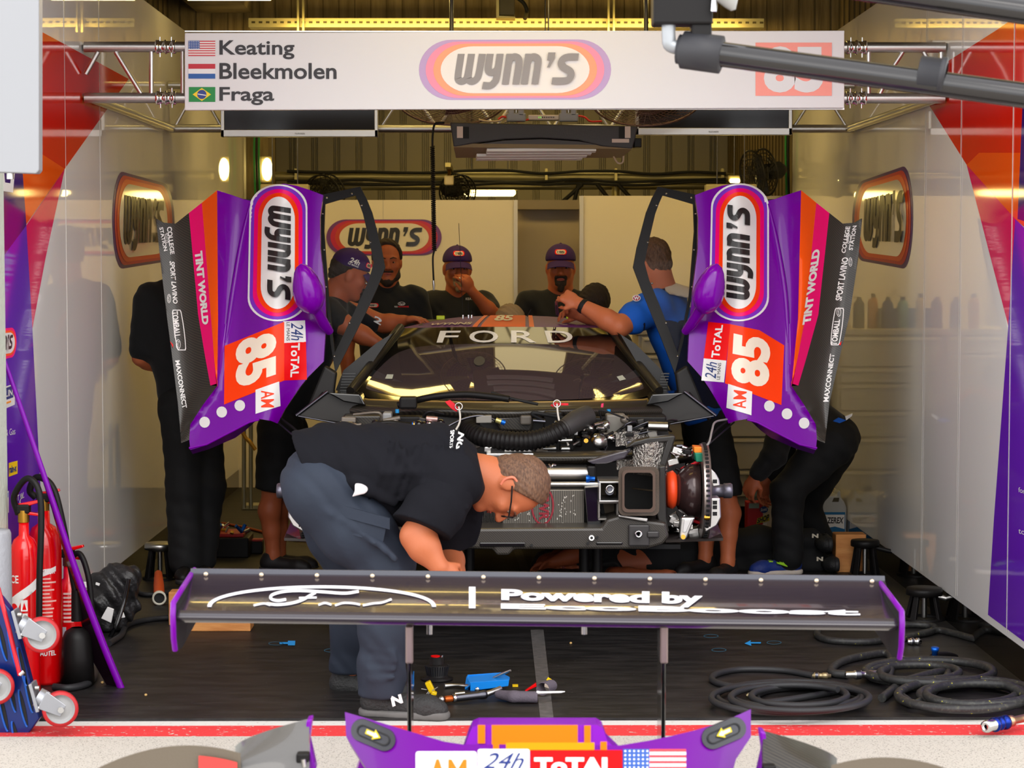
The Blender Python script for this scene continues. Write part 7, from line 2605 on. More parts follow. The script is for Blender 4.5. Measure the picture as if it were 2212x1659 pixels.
p = V((1.52, dC + .3, 1.2225)); t = thing('bottle_crate', 'blue open crate at the back of the cabinet top', 'crate', p)
mb = MB()
for c_, s_ in (((0, -.1, .06), (.34, .01, .12)), ((0, .1, .06), (.34, .01, .12)), ((-.17, 0, .06), (.01, .2, .12)), ((.17, 0, .06), (.01, .2, .12)), ((0, 0, .006), (.34, .2, .012))):
    mb.box(p + V(c_), s_, mat('crate_blue', (50, 84, 140), .45), None, .002)
mb.build('crate_body', t)


def jug(px0, px1, py0, py1, d, lab, back=False):
    a, b_ = W(px0, py0, d), W(px1, py1, d)
    cx, w_ = (a.x + b_.x) / 2, b_.x - a.x
    h = .30
    t = thing('coolant_jug', lab, 'jug', (cx, d + .07, 0), 'coolant jugs by the right wall')
    JG = mat('jug_grey', (176, 178, 178), .4)
    mb = MB()
    pts = [(-.5, 0), (.5, 0), (.5, .66), (.40, .80), (.30, .86), (.28, 1.0), (.20, 1.0), (.16, .90), (-.06, .90), (-.12, .97), (-.30, .97), (-.34, .90), (-.5, .78)]
    hole = None
    mb.prism([V((cx + u * w_, d, v * h)) for u, v in pts], (0, .13, 0), JG, .010)
    mb.prism([V((cx + u * w_, d - .002, v * h)) for u, v in ((.0, .78), (.22, .78), (.24, .86), (.06, .86))], (0, .134, 0), mat('handle_gap', (70, 64, 44), .7))
    mb.build('body', t)
    mb = MB(); mb.cyl(V((cx - .21 * w_, d + .065, .97 * h)), V((cx - .21 * w_, d + .065, 1.06 * h)), .024, INK, 18); mb.build('screw_cap', t)
    mb = MB(); sf = lambda off: (lambda u, v: V((cx + u * w_, d - off, v * h)))
    q = lambda u0, v0, u1, v1: [(u0, v0), (u1, v0), (u1, v1), (u0, v1)]
    mb.flat(q(-.42, .03, .44, .58), sf(.002), mat('jug_label_blue', (0, 104, 160), .4))
    mb.flat(q(-.40, .30, .42, .53), sf(.003), WHITE)
    mb.flat([(-.40, .31), (-.2, .27), (.1, .30), (.42, .25), (.42, .33), (-.40, .33)], sf(.0035), WHITE)
    mb.text('ZEREX', [(-.18, .48), (.40, .48), (.38, .36), (-.16, .36)], sf(.004), INK, .03, .15)
    for k, c_ in enumerate(('red_vinyl', 'amber_vinyl', 'blue_vinyl')):
        a0 = PI * (.55 + .35 * k)
        pp = [(-.27 + .09 * math.cos(a0 + s_ * .35) * (1 if e_ else .55), .42 + .075 * math.sin(a0 + s_ * .35) * (1 if e_ else .55)) for s_, e_ in ((0, 1), (1, 1), (2, 1), (3, 1), (3, 0), (2, 0), (1, 0), (0, 0))]
        mb.flat(pp, sf(.004 + .0004 * k), MATS[c_])
    mb.text('G-05', [(-.36, .20), (.0, .20), (.0, .13), (-.36, .13)], sf(.004), WHITE, .02, .2)
    mb.flat(circ(.32, .15, .05, .04, 12), sf(.004), WHITE)
    mb.build('label', t)
    # foil seal bag above
    return t


jug(1765, 1829, 1082, 1152, 12.35, 'grey coolant jug with a blue and white label standing by the right wall')
for k, (x, y, w_) in enumerate(((1738, 1064, .05), (1780, 1064, .10))):
    D = Sdf(); c = W(x, y + 8, 12.62 + .02 * k); D.cap(c + V((-w_, 0, 0)), c + V((w_, 0, .0)), .035, .035, .01); o = None
    t = thing('foil_pouch', 'crumpled silver foil pouch %s' % ('above the grey jug' if k else 'beside the knee of the crouching person'), 'pouch', (c.x, c.y, 0))
    grow(D, 'foil', mat('crinkled_foil', (214, 205, 180), .2, metal=1, bump=(60, 1., .03)), t, .008, ((.008, 90, 60, 120, 0), (.006, 160, 200, 90, 1)), 0)
    mb = MB(); mb.box((c.x, c.y + .02, c.z / 2 - .015), (.16 if k else .07, .06, c.z - .04), mat('pouch_carton', (60, 56, 44), .6)); mb.build('carton_below', t)
# red rag box
dd = 11.75
t = thing('rag_box', 'red rag carton with open top behind the crouching person', 'carton', W(1645, 1190, dd))
a, b_ = W(1618, 1086, dd), W(1668, 1086, dd)
zt_ = a.z
RB = mat('carton_red', (196, 16, 24), .5)
mb = MB(); mb.box(((a.x + b_.x) / 2 - .01, dd + .06, zt_ / 2), (b_.x - a.x - .0, .12, zt_), RB, None, .003)
mb.flat(rect(1648, 1090, 1672, 1152), lambda x, y: W(x, y, dd) if False else W(x, y, dd - .002), mat('carton_pale', (214, 196, 160), .5))
mb.flat(rect(1618, 1087, 1640, 1098), at_depth(dd - .003), mat('carton_grey', (150, 170, 164), .5))
mb.flat(circ(1650, 1101, 9, 7, 20), at_depth(dd - .004), NAVY); mb.text('Scott', [(1643, 1098), (1657, 1096), (1657, 1103), (1643, 1105)], at_depth(dd - .006), WHITE, .02, .2)
mb.flat([(1636, 1120), (1662, 1110), (1662, 1125), (1634, 1132)], at_depth(dd - .004), mat('carton_yellow', (214, 190, 20), .5)); mb.text('SHOP', [(1637, 1120), (1662, 1110), (1661, 1124), (1635, 1131)], at_depth(dd - .006), INK, .04)
mb.text('TOWELS', [(1638, 1136), (1656, 1129), (1656, 1135), (1638, 1142)], at_depth(dd - .006), WHITE, .03)
mb.build('box', t)
mb = MB(); mb.prism([W(1614, 1080, dd), W(1652, 1068, dd), W(1640, 1052, dd), W(1620, 1060, dd)], (0, .06, 0), mat('rag_teal', (150, 176, 160), .7), .004); mb.build('flap', t)
mb = MB(); a = W(1592, 1092, 11.2); b_ = W(1602, 1238, 11.2); mb.box(((a.x + b_.x) / 2 - .02, 11.5, a.z / 2), (.07, .3, a.z), mat('grey_board', (122, 128, 132), .5), None, .004); tag(mb.build('grey_case'), 'narrow grey case standing on edge behind the bare calf at right', 'case')

# hoses heaped on the rubber floor at the right
def coil(c, rx, ry, turns, r, lab, seed, m=HOSE, tail=None, head=None):
    rn = random.Random(seed)
    P_ = []
    if head:
        P_ += [G(x, y, r) for x, y in head]
    N_ = int(turns * 16)
    for k in range(N_ + 1):
        a = 2 * PI * k / 16 + 2.4
        s_ = 1 - .34 * (math.sin(k * .21 + seed) * .5 + .5) - .16 * (math.sin(k * .083 + 2 * seed) * .5 + .5)
        P_.append(G(c[0] + rx * s_ * math.cos(a) + 14 * math.sin(k * .09 + seed), c[1] + ry * s_ * math.sin(a), r + .55 * r * (k / 16)))
    if tail:
        P_ += [G(x, y, r) for x, y in tail]
    mb = MB(); mb.tube(spline(P_, 5), r, m, 10)
    return tag(mb.build('air_hose'), lab, 'hose', 'coiled black hoses on the rubber floor')


coil((1716, 1505), 185, 36, 5.5, .0125, 'thin black air hose coiled on the floor near the mat edge, with a long loop', 1, HOSE, None, [(1756, 1459), (1690, 1448), (1600, 1446), (1548, 1456), (1540, 1470), (1580, 1482), (1660, 1486), (1760, 1484), (1812, 1492)])
coil((2090, 1500), 160, 34, 3.5, .0165, 'thick black hose with yellow print coiled at the right edge', 4, HOSEY, [(2240, 1520), (2260, 1530)], [(1905, 1508), (1960, 1470), (2050, 1452)])
coil((2000, 1452), 165, 30, 3.2, .0165, 'thick black hose looping behind the other coils, under the right endplate', 9, HOSEY, None, [(1832, 1458), (1796, 1452), (1812, 1432), (1860, 1418), (1922, 1414)])
floor_hose([(1766, 1362), (1768, 1374), (1800, 1384), (1880, 1386), (1945, 1376), (2008, 1366), (2018, 1354), (1990, 1350), (1950, 1350), (1900, 1352)], .015, 'black hose looped beneath the right end of the wing', HOSEY)
floor_hose([(1950, 1380), (2020, 1362), (2060, 1368), (2090, 1376), (2120, 1384)], .015, 'black hose running to the right skirting', HOSEY)
YP = mat('yellow_print', (205, 200, 30), .6)


def fitting(px, py, ax, L, lab, m=STEEL, r=.016, z=.02):
    p = G(px, py, z + r)
    a = V(ax).normalized()
    t = thing('hose_coupling', lab, 'hose fitting', (p.x, p.y, 0))
    mb = MB(); mb.lathe([(r * .6, 0), (r * .9, .004), (r * .9, L * .22), (r * 1.15, L * .24), (r * 1.15, L * .42), (r * .85, L * .44), (r * .85, L * .6), (r * 1.1, L * .62), (r * 1.1, L * .84), (r * .7, L * .86), (r * .6, L), (0, L)], p, a, m, 18); mb.build('barrel', t)
    mb = MB(); mb.lathe([(r * 1.2, L * .27), (r * 1.22, L * .3), (r * 1.22, L * .38), (r * 1.2, L * .4)], p, a, DSTEEL, 18); mb.build('locking_ring', t)


fitting(1748, 1459, (1, -.1, 0), .085, 'brass and steel coupling on the end of the thin coiled hose', mat('old_brass', (176, 158, 120), .4, metal=.8), .011, .0)
fitting(1826, 1458, (1, .1, 0), .15, 'long steel coupling lying across the right-hand coils', STEEL, .015, .02)
fitting(1960, 1386, (1, 0, 0), .06, 'bright threaded coupling beside the right endplate foot', CHROME, .015, .0)
fitting(1612, 1504, (.6, .3, .2), .04, 'small brass nipple inside the thin hose coil', mat('old_brass', (176, 158, 120), .4, metal=.8), .008, .0)
p = G(2010, 1432, .06)
t = thing('air_gun', 'silver air gun with blue knob lying on the hoses under the right endplate', 'air gun', (p.x, p.y, 0))
mb = MB(); mb.tube([W(1945, 1424, 8.6), W(1975, 1430, 8.58), W(2012, 1433, 8.55)], [.016, .013, .007], STEEL, 14); mb.build('nozzle', t)
mb = MB(); mb.tube(spline([W(2005, 1428, 8.6), W(2020, 1416, 8.62), W(2045, 1414, 8.66), W(2064, 1420, 8.7)], 5), .014, BLK, 12); mb.build('handle', t)
mb = MB(); mb.lathe([(0, .0), (.012, 0), (.012, .02), (.016, .022), (.016, .035), (0, .036)], W(2019, 1416, 8.6), (0, -.2, 1), BFIT, 14); mb.build('blue_knob', t)
# blue and chrome nozzle at the lower right
a, b_ = G(2128, 1570, .03), G(2236, 1546, .03)
t = thing('hose_nozzle', 'chrome and blue hose nozzle at the lower right edge', 'nozzle', (a.x, a.y, 0))
ax = (b_ - a).normalized()
mb = MB(); mb.lathe([(.008, .01), (.008, 0), (.020, 0), (.022, .01), (.019, .03), (.021, .045), (.021, .052)], a, ax, CHROME, 20); mb.build('tip', t)
mb = MB(); mb.lathe([(.020, .045), (.026, .05), (.026, .06), (.020, .062), (.020, .075), (.024, .077), (.024, .085), (.019, .087), (.019, .1), (.025, .102), (.026, .116), (.018, .118)], a, ax, mat('anodised_blue', (20, 44, 130), .25, metal=.8), 20); mb.build('grip', t)
mb = MB(); mb.lathe([(.016, .11), (.016, .13), (.020, .132), (.020, .15), (.014, .152), (.014, .22)], a, ax, mat('brass_pink', (196, 150, 120), .3, metal=.9), 18); mb.build('tail', t)

# ================================================================ tools between the mechanic and the mat edge
p = G(944, 1468); p.z = 0
t = thing('round_brush', 'round black ribbed canister with red top on the rubber floor', 'filter', p)
mb = MB(); mb.lathe([(0, 0), (.062, 0), (.064, .006), (.045, .012), (.040, .02), (.046, .055), (.036, .062), (.030, .064), (.030, .09), (0, .09)], p, (0, 0, 1), BLK, 30)
mb.build('body', t)
for k in range(30):
    a = 2 * PI * k / 30
    mb = MB(); dv = V((math.cos(a), math.sin(a), 0)); mb.cyl(p + dv * .038 + V((0, 0, .016)), p + dv * .047 + V((0, 0, .056)), .0025, DSTEEL, 6); mb.build('fin', t)
mb = MB(); mb.cyl(p + V((-.006, 0, .089)), p + V((-.006, 0, .094)), .018, RED, 20); mb.cyl(p + V((.02, -.01, .089)), p + V((.022, -.01, .098)), .004, CHROME, 8); mb.build('red_top', t)
p = G(1055, 1497); p.z = 0
TBL = mat('plastic_blue', (0, 128, 220), .4)
t = thing('tool_holder', 'open bright blue plastic tool holder lying on the floor', 'tool holder', p)
mb = MB()
f0 = [G(1008, 1494, .0), G(1098, 1484, .0)]
q = lambda x, y, d_: W(x, y, d_)
dd = 8.02
mb.prism([q(1004, 1496, dd), q(1016, 1498, dd), q(1016, 1474, dd), q(1100, 1468, dd), q(1098, 1482, dd), q(1060, 1487, dd), q(1040, 1492, dd), q(1022, 1496, dd)], (0, .008, 0), TBL, .001)
mb.prism([q(1008, 1462, dd + .1), q(1082, 1454, dd + .1), q(1101, 1464, dd + .02), q(1100, 1470, dd), q(1022, 1475, dd), q(1016, 1480, dd), q(1004, 1490, dd + .0)], (0, .006, .002), TBL, .001)
mb.prism([q(1004, 1496, dd), q(1010, 1458, dd + .1), q(1012, 1458, dd + .1), q(1010, 1496, dd)], (.004, .01, 0), TBL)
mb.prism([q(1010, 1458, dd + .1), q(1084, 1453, dd + .1), q(1084, 1480, dd + .1), q(1010, 1486, dd + .1)], (0, .006, 0), TBL, .001)
mb.build('shell', t)
mb = MB(); mb.ell(q(1031, 1489, dd - .004), (.009, .006, .009), CHROME, None, 12, 8); mb.build('catch', t)


def stick(pts, r, m, name, lab, cat='tool', n=10):
    mb = MB(); mb.tube(pts, r, m, n); return tag(mb.build(name), lab, cat)


stick([q(1066, 1464, dd + .05), q(1084, 1456, dd + .03), q(1103, 1448, dd + .01)], [.004, .006, .004], STEEL, 'pliers', 'steel pliers resting on the right end of the blue holder')
stick([G(960, 1482, .010), G(985, 1480, .010), G(1013, 1482, .014)], [.010, .006, .007], STEEL, 'ratchet', 'steel ratchet with its head toward the blue holder')
pk = G(935, 1500); pk.z = 0
t = thing('hex_key_set', 'yellow folding hex key set by the shoe of the person bending over', 'tool', pk)
YEL = mat('key_yellow', (240, 200, 0), .4)
mb = MB(); mb.box(W(929, 1484, 7.97), (.022, .03, .045), YEL, Matrix.Rotation(-.45, 3, 'Y'), .003); mb.box(W(937, 1500, 7.95), (.02, .03, .022), YEL, Matrix.Rotation(.3, 3, 'Y'), .003); mb.build('holder', t)
mb = MB()
for x0, y0, x1, y1 in ((926, 1494, 916, 1506), (934, 1492, 946, 1484), (922, 1490, 910, 1488), (928, 1496, 920, 1508)):
    mb.cyl(W(x0, y0, 7.95), W(x1, y1, 7.95), .002, STEEL, 6)
mb.build('keys', t)
a, b_ = G(957, 1511, .018), G(1075, 1497, .022)
t = thing('air_ratchet', 'slim grey pneumatic ratchet with an orange collar and padded sleeve', 'power tool', (a.x, a.y, 0))
ax = (b_ - a)
L = ax.length
ax.normalize()
mb = MB(); mb.lathe([(.012, .045), (.014, .05), (.014, .14), (.016, .15), (.017, .165), (.016, .175), (0, .175)], a, ax, DSTEEL, 18); mb.build('barrel', t)
mb = MB(); mb.lathe([(.009, .006), (.012, .01), (.012, .036), (.009, .04)], a, ax, mat('copper_orange', (190, 90, 30), .35, metal=.6), 18); mb.build('orange_collar', t)
mb = MB(); mb.lathe([(.014, .038), (.016, .04), (.016, .05), (.014, .052)], a, ax, CHROME, 18); mb.build('front_ring', t)
mb = MB(); mb.ell(a - ax * .006, (.012, .012, .014), STEEL); mb.tube([a - ax * .012, a - ax * .03 + V((0, 0, -.004)), a - ax * .05 + V((0, 0, -.006))], .004, DSTEEL, 8); mb.build('drive_head', t)
mb = MB(); mb.tube([a + ax * .172, a + ax * .20 + V((0, 0, .006)), a + ax * .235 + V((0, .02, .012))], [.012, .010, .010], STEEL, 14); mb.build('air_inlet', t)
D = Sdf(); D.chain([G(1078, 1500, .02), G(1110, 1505, .022), G(1158, 1506, .022)], [.018, .024, .024], .01, ((0, 0, 1), 1.1)); D.cut(G(1160, 1506), (1, 0, 0)); D.cut((0, 0, .002), (0, 0, -1))
o = grow(D, 'padded_sleeve', mat('sleeve_grey', (92, 84, 94), .85, bump=(200, .3)), t, .004, None, 1)
D = Sdf()
c = G(1172, 1490, .03)
t = thing('strap_wrap', 'grey strap rolled into a loop with red and yellow ends, by the grey tape', 'strap', (c.x, c.y, 0))
mb = MB(); mb.grid(lambda u, v: c + V((math.cos(2 * PI * u) * .024 + .03 * v, .05 * v, math.sin(2 * PI * u) * .024 + .002)), 24, 4, MATS['sleeve_grey'], True, (.002, 0, .003)); mb.build('loop', t)
mb = MB(); mb.prism([W(1134, 1493, 8.0), W(1158, 1476, 8.0), W(1159, 1483, 8.0), W(1136, 1494, 8.0)], (0, .02, 0), RED, .001); mb.prism([W(1166, 1492, 7.97), W(1172, 1496, 7.97), W(1172, 1502, 7.97), W(1168, 1500, 7.97)], (0, .01, 0), RED); mb.build('red_end', t)
mb = MB(); mb.prism([W(1184, 1463, 7.98), W(1198, 1472, 7.98), W(1196, 1478, 7.98), W(1180, 1469, 7.98)], (0, .004, 0), YEL); mb.prism([W(1176, 1472, 7.975), W(1195, 1480, 7.975), W(1188, 1488, 7.975), W(1171, 1482, 7.975)], (0, .004, 0), mat('tag_pale', (205, 186, 170), .6)); mb.build('labels', t)
stick([G(1161, 1496, .04), G(1168, 1496, .042), G(1212, 1495, .038), G(1220, 1494, .038)], [.007, .005, .0045, .002], WHITE, 'marker_pen', 'white and silver pen lying across the rolled strap', 'pen')
stick([G(982, 1499, .008), G(1003, 1497, .008)], [.006, .006], CHROME, 'drill_bit', 'short bright bit lying left of the blue holder')
mb = MB(); p = G(1113, 1481, .003); mb.box(p, (.022, .03, .005), YEL, None, .001); tag(mb.build('yellow_tag'), 'tiny yellow tag on the floor right of the blue holder', 'tag')
mb = MB(); mb.pprism([(887, 1454), (894, 1452), (894, 1484), (890, 1494), (888, 1484)], 8.1, .03, TBL, .002); tag(mb.build('blue_clip'), 'blue plastic clip half hidden by the left wing pylon', 'clip')
crumb = mat('crumb_tan', (196, 160, 100), .8)
for x, y, lab in ((1233, 1389, 'tan crumb on the floor under the wing, near the grey tape'), (315, 1501, 'tan crumb on the floor right of the purple panel foot'), (221, 1474, 'tan crumb at the foot of the purple panel')):
    mb = MB(); mb.ell(G(x, y, .004), (.006, .009, .005), crumb, None, 8, 6); tag(mb.build('crumb'), lab, 'crumb')


# ================================================================ foreground: rear wing on its deck, nose panel
dw = 5.55
WCARB = mat('wing_carbon', (44, 38, 46), .2, coat=.6, spec=.6)
base = W(1160, 1300, dw)
wing = thing('rear_wing', 'wide black carbon rear wing with purple endplates standing on two thin pylons', 'car wing', (base.x, dw, 0))


def wing_fn(u, v):                 # v 0 = trailing edge (far, high), 1 = leading edge (near, low)
    lx, rx = 412 + (384 - 412) * v, 1911 + (1940 - 1911) * v
    x = lx + (rx - lx) * u
    yt = 1236 + (1252 - 1236) * u
    yb = 1318 + (1336 - 1318) * u
    w_ = v + .06 * math.sin(PI * v)
    return W(x, yt + (yb - yt) * w_, 5.80 - .30 * v + .02 * math.sin(PI * v))


def under_fn(u, v):
    p = wing_fn(u, 1 - v)
    return p - V((0, -.004, .010 + .032 * math.sin(PI * (.12 + .76 * v))))


mb = MB()
mb.grid(wing_fn, 60, 14, WCARB, True)
mb.grid(under_fn, 60, 10, WCARB, True)
mb.grid(lambda u, v: wing_fn(u, 1) + V((0, -.022 * math.sin(PI * v), -.032 * v)), 60, 8, WCARB, True)
mb.grid(lambda u, v: wing_fn(u, 1) + V((0, .03 * v, -.032 - .002 * v)), 60, 2, mat('wing_lower_edge', (190, 176, 140), .3, coat=.5), True)
mp = mb.build('main_plane', wing)
mb = MB(); mb.grid(lambda u, v: wing_fn(u, .0) + V((0, -.012 * v, .010 - .026 * v)), 40, 2, mat('gurney_black', (58, 60, 70), .35, bump=(300, .1)), True, (0, .006, 0)); gs = mb.build('gurney_strip', wing)
mb = MB()
for k in range(13):
    u = (447 + k * 119.5 - 412) / (1911 - 412)
    if 0 < u < 1:
        c = wing_fn(u, .04) + V((0, -.012, .002)); mb.lathe([(0, -.004), (.0045, -.003), (.006, 0)], c, (0, 1, -.3), mat('rivet_cream', (232, 210, 180), .3, metal=.6), 10)
mb.build('rivets', gs)


def wsf(off):
    def f(x, y):
        u = (x - 398) / (1925 - 398)
        yt = 1236 + 16 * u
        yb = 1318 + 18 * u
        w_ = min(max((y - yt) / (yb - yt), 0), 1)
        v = w_
        for _ in range(8):
            v = w_ - .06 * math.sin(PI * v)
        lx, rx = 412 - 28 * v, 1911 + 29 * v
        u = (x - lx) / (rx - lx)
        return wing_fn(u, v) + V((0, -off * .8, off))
    return f


WP = mat('wing_print', (244, 242, 248), .4)
mb = MB()
A_, B_ = [], []
for k in range(41):
    a = PI * (1 - k / 40)
    A_.append((695 + 247 * math.cos(a), 1312 - 46 * math.sin(a) ** .9))
    B_.append((695 + 238 * math.cos(a), 1312 - 40 * math.sin(a) ** .95 + 0))
for k in range(40):
    mb.flat([A_[k], A_[k + 1], B_[k + 1], B_[k]], wsf(.002), WP)
# script lettering inside the oval arc, lower half rolled out of sight
for pts, hw in (([(618, 1296), (600, 1299), (586, 1295), (588, 1287), (612, 1280), (650, 1278), (700, 1281), (745, 1284), (775, 1280)], 3.0), ([(682, 1281), (668, 1289), (652, 1298), (628, 1305), (600, 1308), (576, 1306)], 3.0), ([(646, 1293), (684, 1292)], 2.0), ([(548, 1309), (570, 1305), (584, 1309)], 2.2), ([(688, 1308), (702, 1304), (716, 1308)], 2.2), ([(724, 1309), (742, 1304), (764, 1305), (778, 1308)], 2.2), ([(784, 1309), (806, 1305), (826, 1303), (846, 1296)], 2.2)):
    q = [tuple(p[:2]) for p in spline([(x, y, 0) for x, y in pts], 6)]
    for j, poly in enumerate(_ribbon(q, hw)):
        mb.flat(poly, wsf(.002 + .00004 * j), WP)
mb.flat(rect(1013, 1269, 1027, 1315), wsf(.002), WP)
mb.text('Powered by', [(1083, 1274), (1518, 1281), (1518, 1314), (1083, 1304)], wsf(.002), WP, .045, .0, 1.0, 40)
mb.text('EcoBoost', [(1082, 1305), (1858, 1318), (1858, 1331), (1082, 1316)], wsf(.002), WP, .05, 0, 1.02, 40)
mb.build('wing_lettering', mp)
EPM = mat('endplate_purple', (112, 0, 148), .3, coat=.2, spec=.25)
for sg in (0, 1):
    f = (lambda x, y: (x, y)) if sg == 0 else (lambda x, y: (2322 - x, y + 18))
    dn, df = 5.46, 5.86
    # side profile in depth: top edge slopes down to the front, front edge drops, foot kicks in
    prof = [(412, 1231, df), (392, 1268, 5.64), (371, 1303, dn), (371, 1330, dn - .01), (373, 1380, dn), (377, 1404, dn + .02), (392, 1401, 5.55), (400, 1390, 5.6), (409, 1345, df)]
    pts = [W(*f(x, y), d_) for x, y, d_ in prof]
    X0 = sum(p.x for p in pts) / len(pts)
    X0 = W(*f(371, 1320), dn).x
    pts = [V((X0 + (p.x - X0) * .25, p.y, p.z)) for p in pts]
    s_ = 1 if sg == 0 else -1
    mb = MB(); mb.prism(pts, (.008 * s_, 0, 0), BLKM); ep = mb.build('endplate', wing)
    mb = MB(); mb.tube([p + V((.004 * s_, 0, 0)) for p in pts[:6]], .0075, EPM, 8); mb.build('purple_edge', ep)
for px in (885, 1433):
    mb = MB()
    a, b_ = W(px, 1352, 5.6), W(px - 1, 1600, 5.6)
    mb.box(((a.x + b_.x) / 2, 5.66, (a.z + .22) / 2), (.011, .15, a.z - .20), BLKG, None, .004); py_ = mb.build('pylon', wing)
    mb = MB(); mb.box((a.x, 5.58, a.z - .045), (.02, .03, .10), mat('pylon_head', (150, 132, 128), .3, metal=.7), None, .004); mb.build('pylon_bracket', py_)
mb = MB(); mb.box((base.x, 5.75, .15), (1.0, .5, .22), PURPLE, None, .05); mb.box((base.x, 5.75, .02), (.9, .4, .04), BLKM); mb.build('tail_deck', wing)
for px in (928, 1262):
    mb = MB(); mb.cyl(W(px, 1344, 5.72), W(px, 1370, 5.72), .008, STEEL, 10); mb.build('mount_stud', wing)

# nose panel: purple V with hatches, stripes and stickers, carbon louvres outboard
dn = 4.78
nose = thing('nose_panel', 'purple car nose panel with yellow arrow hatches and race stickers at the bottom edge', 'car part', (W(1180, 1659, dn).x, dn, 0))
NP = mat('nose_purple', (98, 0, 132), .35, coat=.1, spec=.2)


def nose_top(x):                   # upper outline of the purple V
    xs = [745, 800, 885, 960, 1000, 1340, 1400, 1450, 1500, 1560, 1622]
    ys = [1538, 1554, 1580, 1602, 1608, 1610, 1600, 1590, 1578, 1560, 1532]
    return float(np.interp(x, xs, ys))


def nose_depth(x, y):
    e = abs(x - 1184) / 440
    return dn + .30 * e * e - .0045 * (y - 1600) * .35 + (.10 if y < 1560 else 0) * 0


NF = lambda off: (lambda x, y: W(x, y, nose_depth(x, y) - off))
top = [(x, nose_top(x)) for x in (745, 775, 800, 840, 885, 920, 960, 1000, 1100, 1200, 1300, 1340, 1370, 1400, 1425, 1450, 1475, 1500, 1530, 1560, 1590, 1622)]
out_ = top + [(1622, 1592), (1590, 1640), (1568, 1720), (1520, 1800), (850, 1800), (812, 1690), (778, 1640), (748, 1592)]
mb = MB(); mb.skin(out_, NF(0), NP, 24, (0, .16, -.06)); body = mb.build('bodywork', nose)
mb = MB()
for L_ in ([(1000, 1625), (1012, 1590), (1020, 1572), (1034, 1566), (1290, 1566), (1303, 1574), (1312, 1600), (1338, 1625)],):
    mb.skin(L_, NF(-.10), PURPLE, 30, (0, .08, 0))
mb.flat(rect(1032, 1566, 1048, 1606), NF(-.094), MATS['stripe_amber'] if 'stripe_amber' in MATS else mat('stripe_amber', (205, 104, 0), .35, spec=.2), 15); mb.flat(rect(1062, 1566, 1248, 1608), NF(-.094), mat('stripe_amber', (205, 104, 0), .35, spec=.2), 15); mb.flat(rect(1262, 1567, 1276, 1604), NF(-.094), MATS['stripe_amber'] if 'stripe_amber' in MATS else mat('stripe_amber', (205, 104, 0), .35, spec=.2), 15)
mb.flat(rect(1065, 1604, 1078, 1622), NF(.003), MATS['stripe_amber']); mb.flat(rect(1093, 1604, 1284, 1622), NF(.003), mat('stripe_yellow', (205, 132, 0), .35, spec=.2), 15); mb.flat(rect(1297, 1602, 1311, 1620), NF(.003), MATS['stripe_amber'])
mb.build('raised_scoop', nose)
for hx, hy, rot, dirx in ((806, 1588, .40, 1), (1564, 1584, -.40, -1)):
    c_, s_ = math.cos(rot), math.sin(rot)
    T_ = lambda pts: [(hx + x * c_ - y * s_, hy + x * s_ + y * c_) for x, y in pts]
    mb = MB(); mb.skin(T_(rrect(-50, -24, 50, 24, 24, 24, 8)), NF(.006), mat('hatch_black', (40, 42, 50), .35), 12, (0, .01, 0))
    o_, i_ = T_(rrect(-38, -13, 38, 13, 13, 13, 6)), T_(rrect(-35, -10, 35, 10, 10, 10, 6))
    for k in range(len(o_)):
        mb.flat([o_[k], o_[(k + 1) % len(o_)], i_[(k + 1) % len(o_)], i_[k]], NF(.009), BLKM)
    ht = mb.build('access_hatch', nose)
    c_, s_ = math.cos(.42 * dirx), math.sin(.42 * dirx)
    arr = [(-17, -5), (1, -5), (1, -12), (18, 1), (1, 12), (1, 6), (-17, 6)]
    arr2 = [(-14, -2.5), (3, -2.5), (3, -6), (13, 1), (3, 7), (3, 3.5), (-14, 3.5)]
    mp_ = lambda A: [(hx + (x * c_ - y * abs(s_) * .9) * dirx, hy - 2 + (x * abs(s_) + y * c_)) for x, y in A]
    mb = MB(); mb.flat(mp_(arr), NF(.012), mat('arrow_yellow', (215, 190, 0), .4)); mb.flat(mp_(arr2), NF(.014), mat('arrow_white', (255, 252, 220), .4)); mb.build('arrow', ht)
mb = MB()
mb.flat(rrect(898, 1623, 1030, 1790, 6), NF(.004), WHITE, 40); mb.text('AM', [(924, 1640), (1008, 1640), (1008, 1700), (924, 1700)], NF(.007), mat('am_amber', (205, 112, 0), .4), .02)
mb.flat(rrect(1032, 1618, 1144, 1790, 5), NF(.005), WHITE, 40); mb.text('24h', [(1046, 1626), (1134, 1626), (1130, 1660), (1042, 1660)], NF(.008), mat('sticker_blue', (10, 40, 110), .4), .0, .35)
mb.flat([(1146, 1620), (1344, 1620), (1346, 1790), (1146, 1790)], NF(.004), mat('nose_red', (196, 0, 8), .4, spec=.2), 40); mb.text('ToTAL', [(1154, 1636), (1330, 1636), (1330, 1672), (1154, 1672)], NF(.007), WHITE, .05)
mb.build('race_stickers', body)
mb = MB(); flag_us(mb, 1346, 1618, 1482, 1700, NF, 20); mb.build('flag_sticker', body)
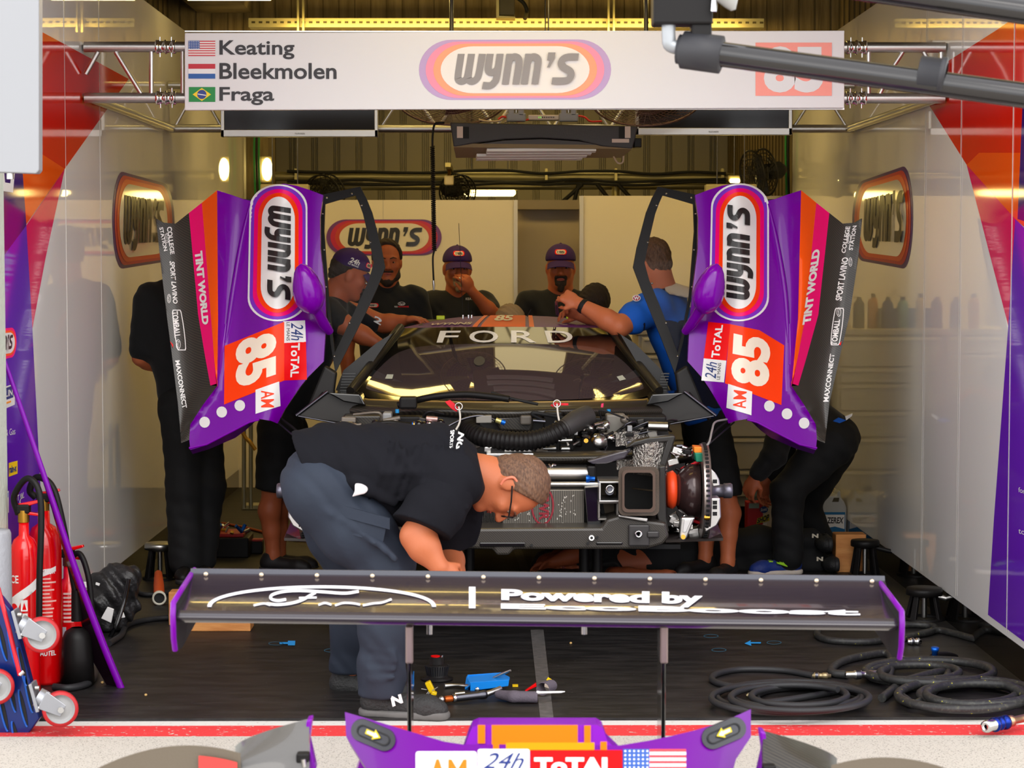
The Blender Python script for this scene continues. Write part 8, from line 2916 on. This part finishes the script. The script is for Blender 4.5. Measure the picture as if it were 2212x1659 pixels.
# carbon louvre pieces either side
for sg in (0, 1):
    f = (lambda x: x) if sg == 0 else (lambda x: 2316 - x)
    yo = 0 if sg == 0 else 26

    def arch(u, v, f=f, yo=yo):
        x = 200 + (520 - 200) * u
        y = 1700 - 90 * math.sin(PI * min(1, (.10 + .62 * u))) ** .8 + 40 * v * 0
        return W(f(x), y + yo, 4.72 + .30 * v) + V((0, 0, -.10 * v * v))
    mb = MB(); mb.grid(arch, 24, 8, mat('dull_carbon', (96, 86, 72), .45, coat=.25, bump=(200, .1)), True, (0, .0, -.012))
    mb.grid(lambda u, v: arch(u, 0) + V((0, -.01 * v, -.3 * v)), 24, 3, MATS['dull_carbon'], True)
    ar = mb.build('wheel_arch', nose)

    def fin(u, v, f=f, yo=yo):
        x = 508 + (668 - 508) * u
        yt = 1612 - 60 * u ** .7
        yb = 1660 + 40 * (1 - u)
        return W(f(x), yt + (yb - yt) * v + yo, 4.95 - .12 * v - .06 * math.sin(PI * v) * (1 - u))
    mb = MB(); mb.grid(fin, 18, 14, CARBONR if sg else mat('grey_carbon', (84, 82, 80), .35, coat=.5, bump=(200, .1)), True, (0, .02, -.01)); mb.build('air_guide', nose)
    mb = MB(); mb.prism([W(f(x), y + yo, 4.93) for x, y in [(662, 1556), (674, 1553), (668, 1600), (682, 1662), (676, 1680), (640, 1670), (640, 1630), (656, 1610)]], (0, .05, 0), NP if False else PURPLE, .004); mb.build('purple_edge', nose)
    if sg == 0:
        mb = MB(); mb.grid(lambda u, v: arch(.72 + .26 * u, 0) + V((0, -.012, -.020 - .05 * v)), 8, 4, mat('red_tape', (205, 60, 56), .5), True); mb.build('red_tape', ar)
    mb = MB(); mb.box(W(f(655), 1648 + yo, 4.86), (.03, .03, .05), BLK, None, .004); mb.cyl(W(f(655), 1640 + yo, 4.84), W(f(658), 1662 + yo, 4.84), .006, STEEL, 8); mb.build('fastener', nose)
mb = MB(); mb.box((W(1180, 1659, dn).x, dn + .15, .2), (1.5, .25, .40), BLKM, None, .02); mb.build('support_frame', nose)
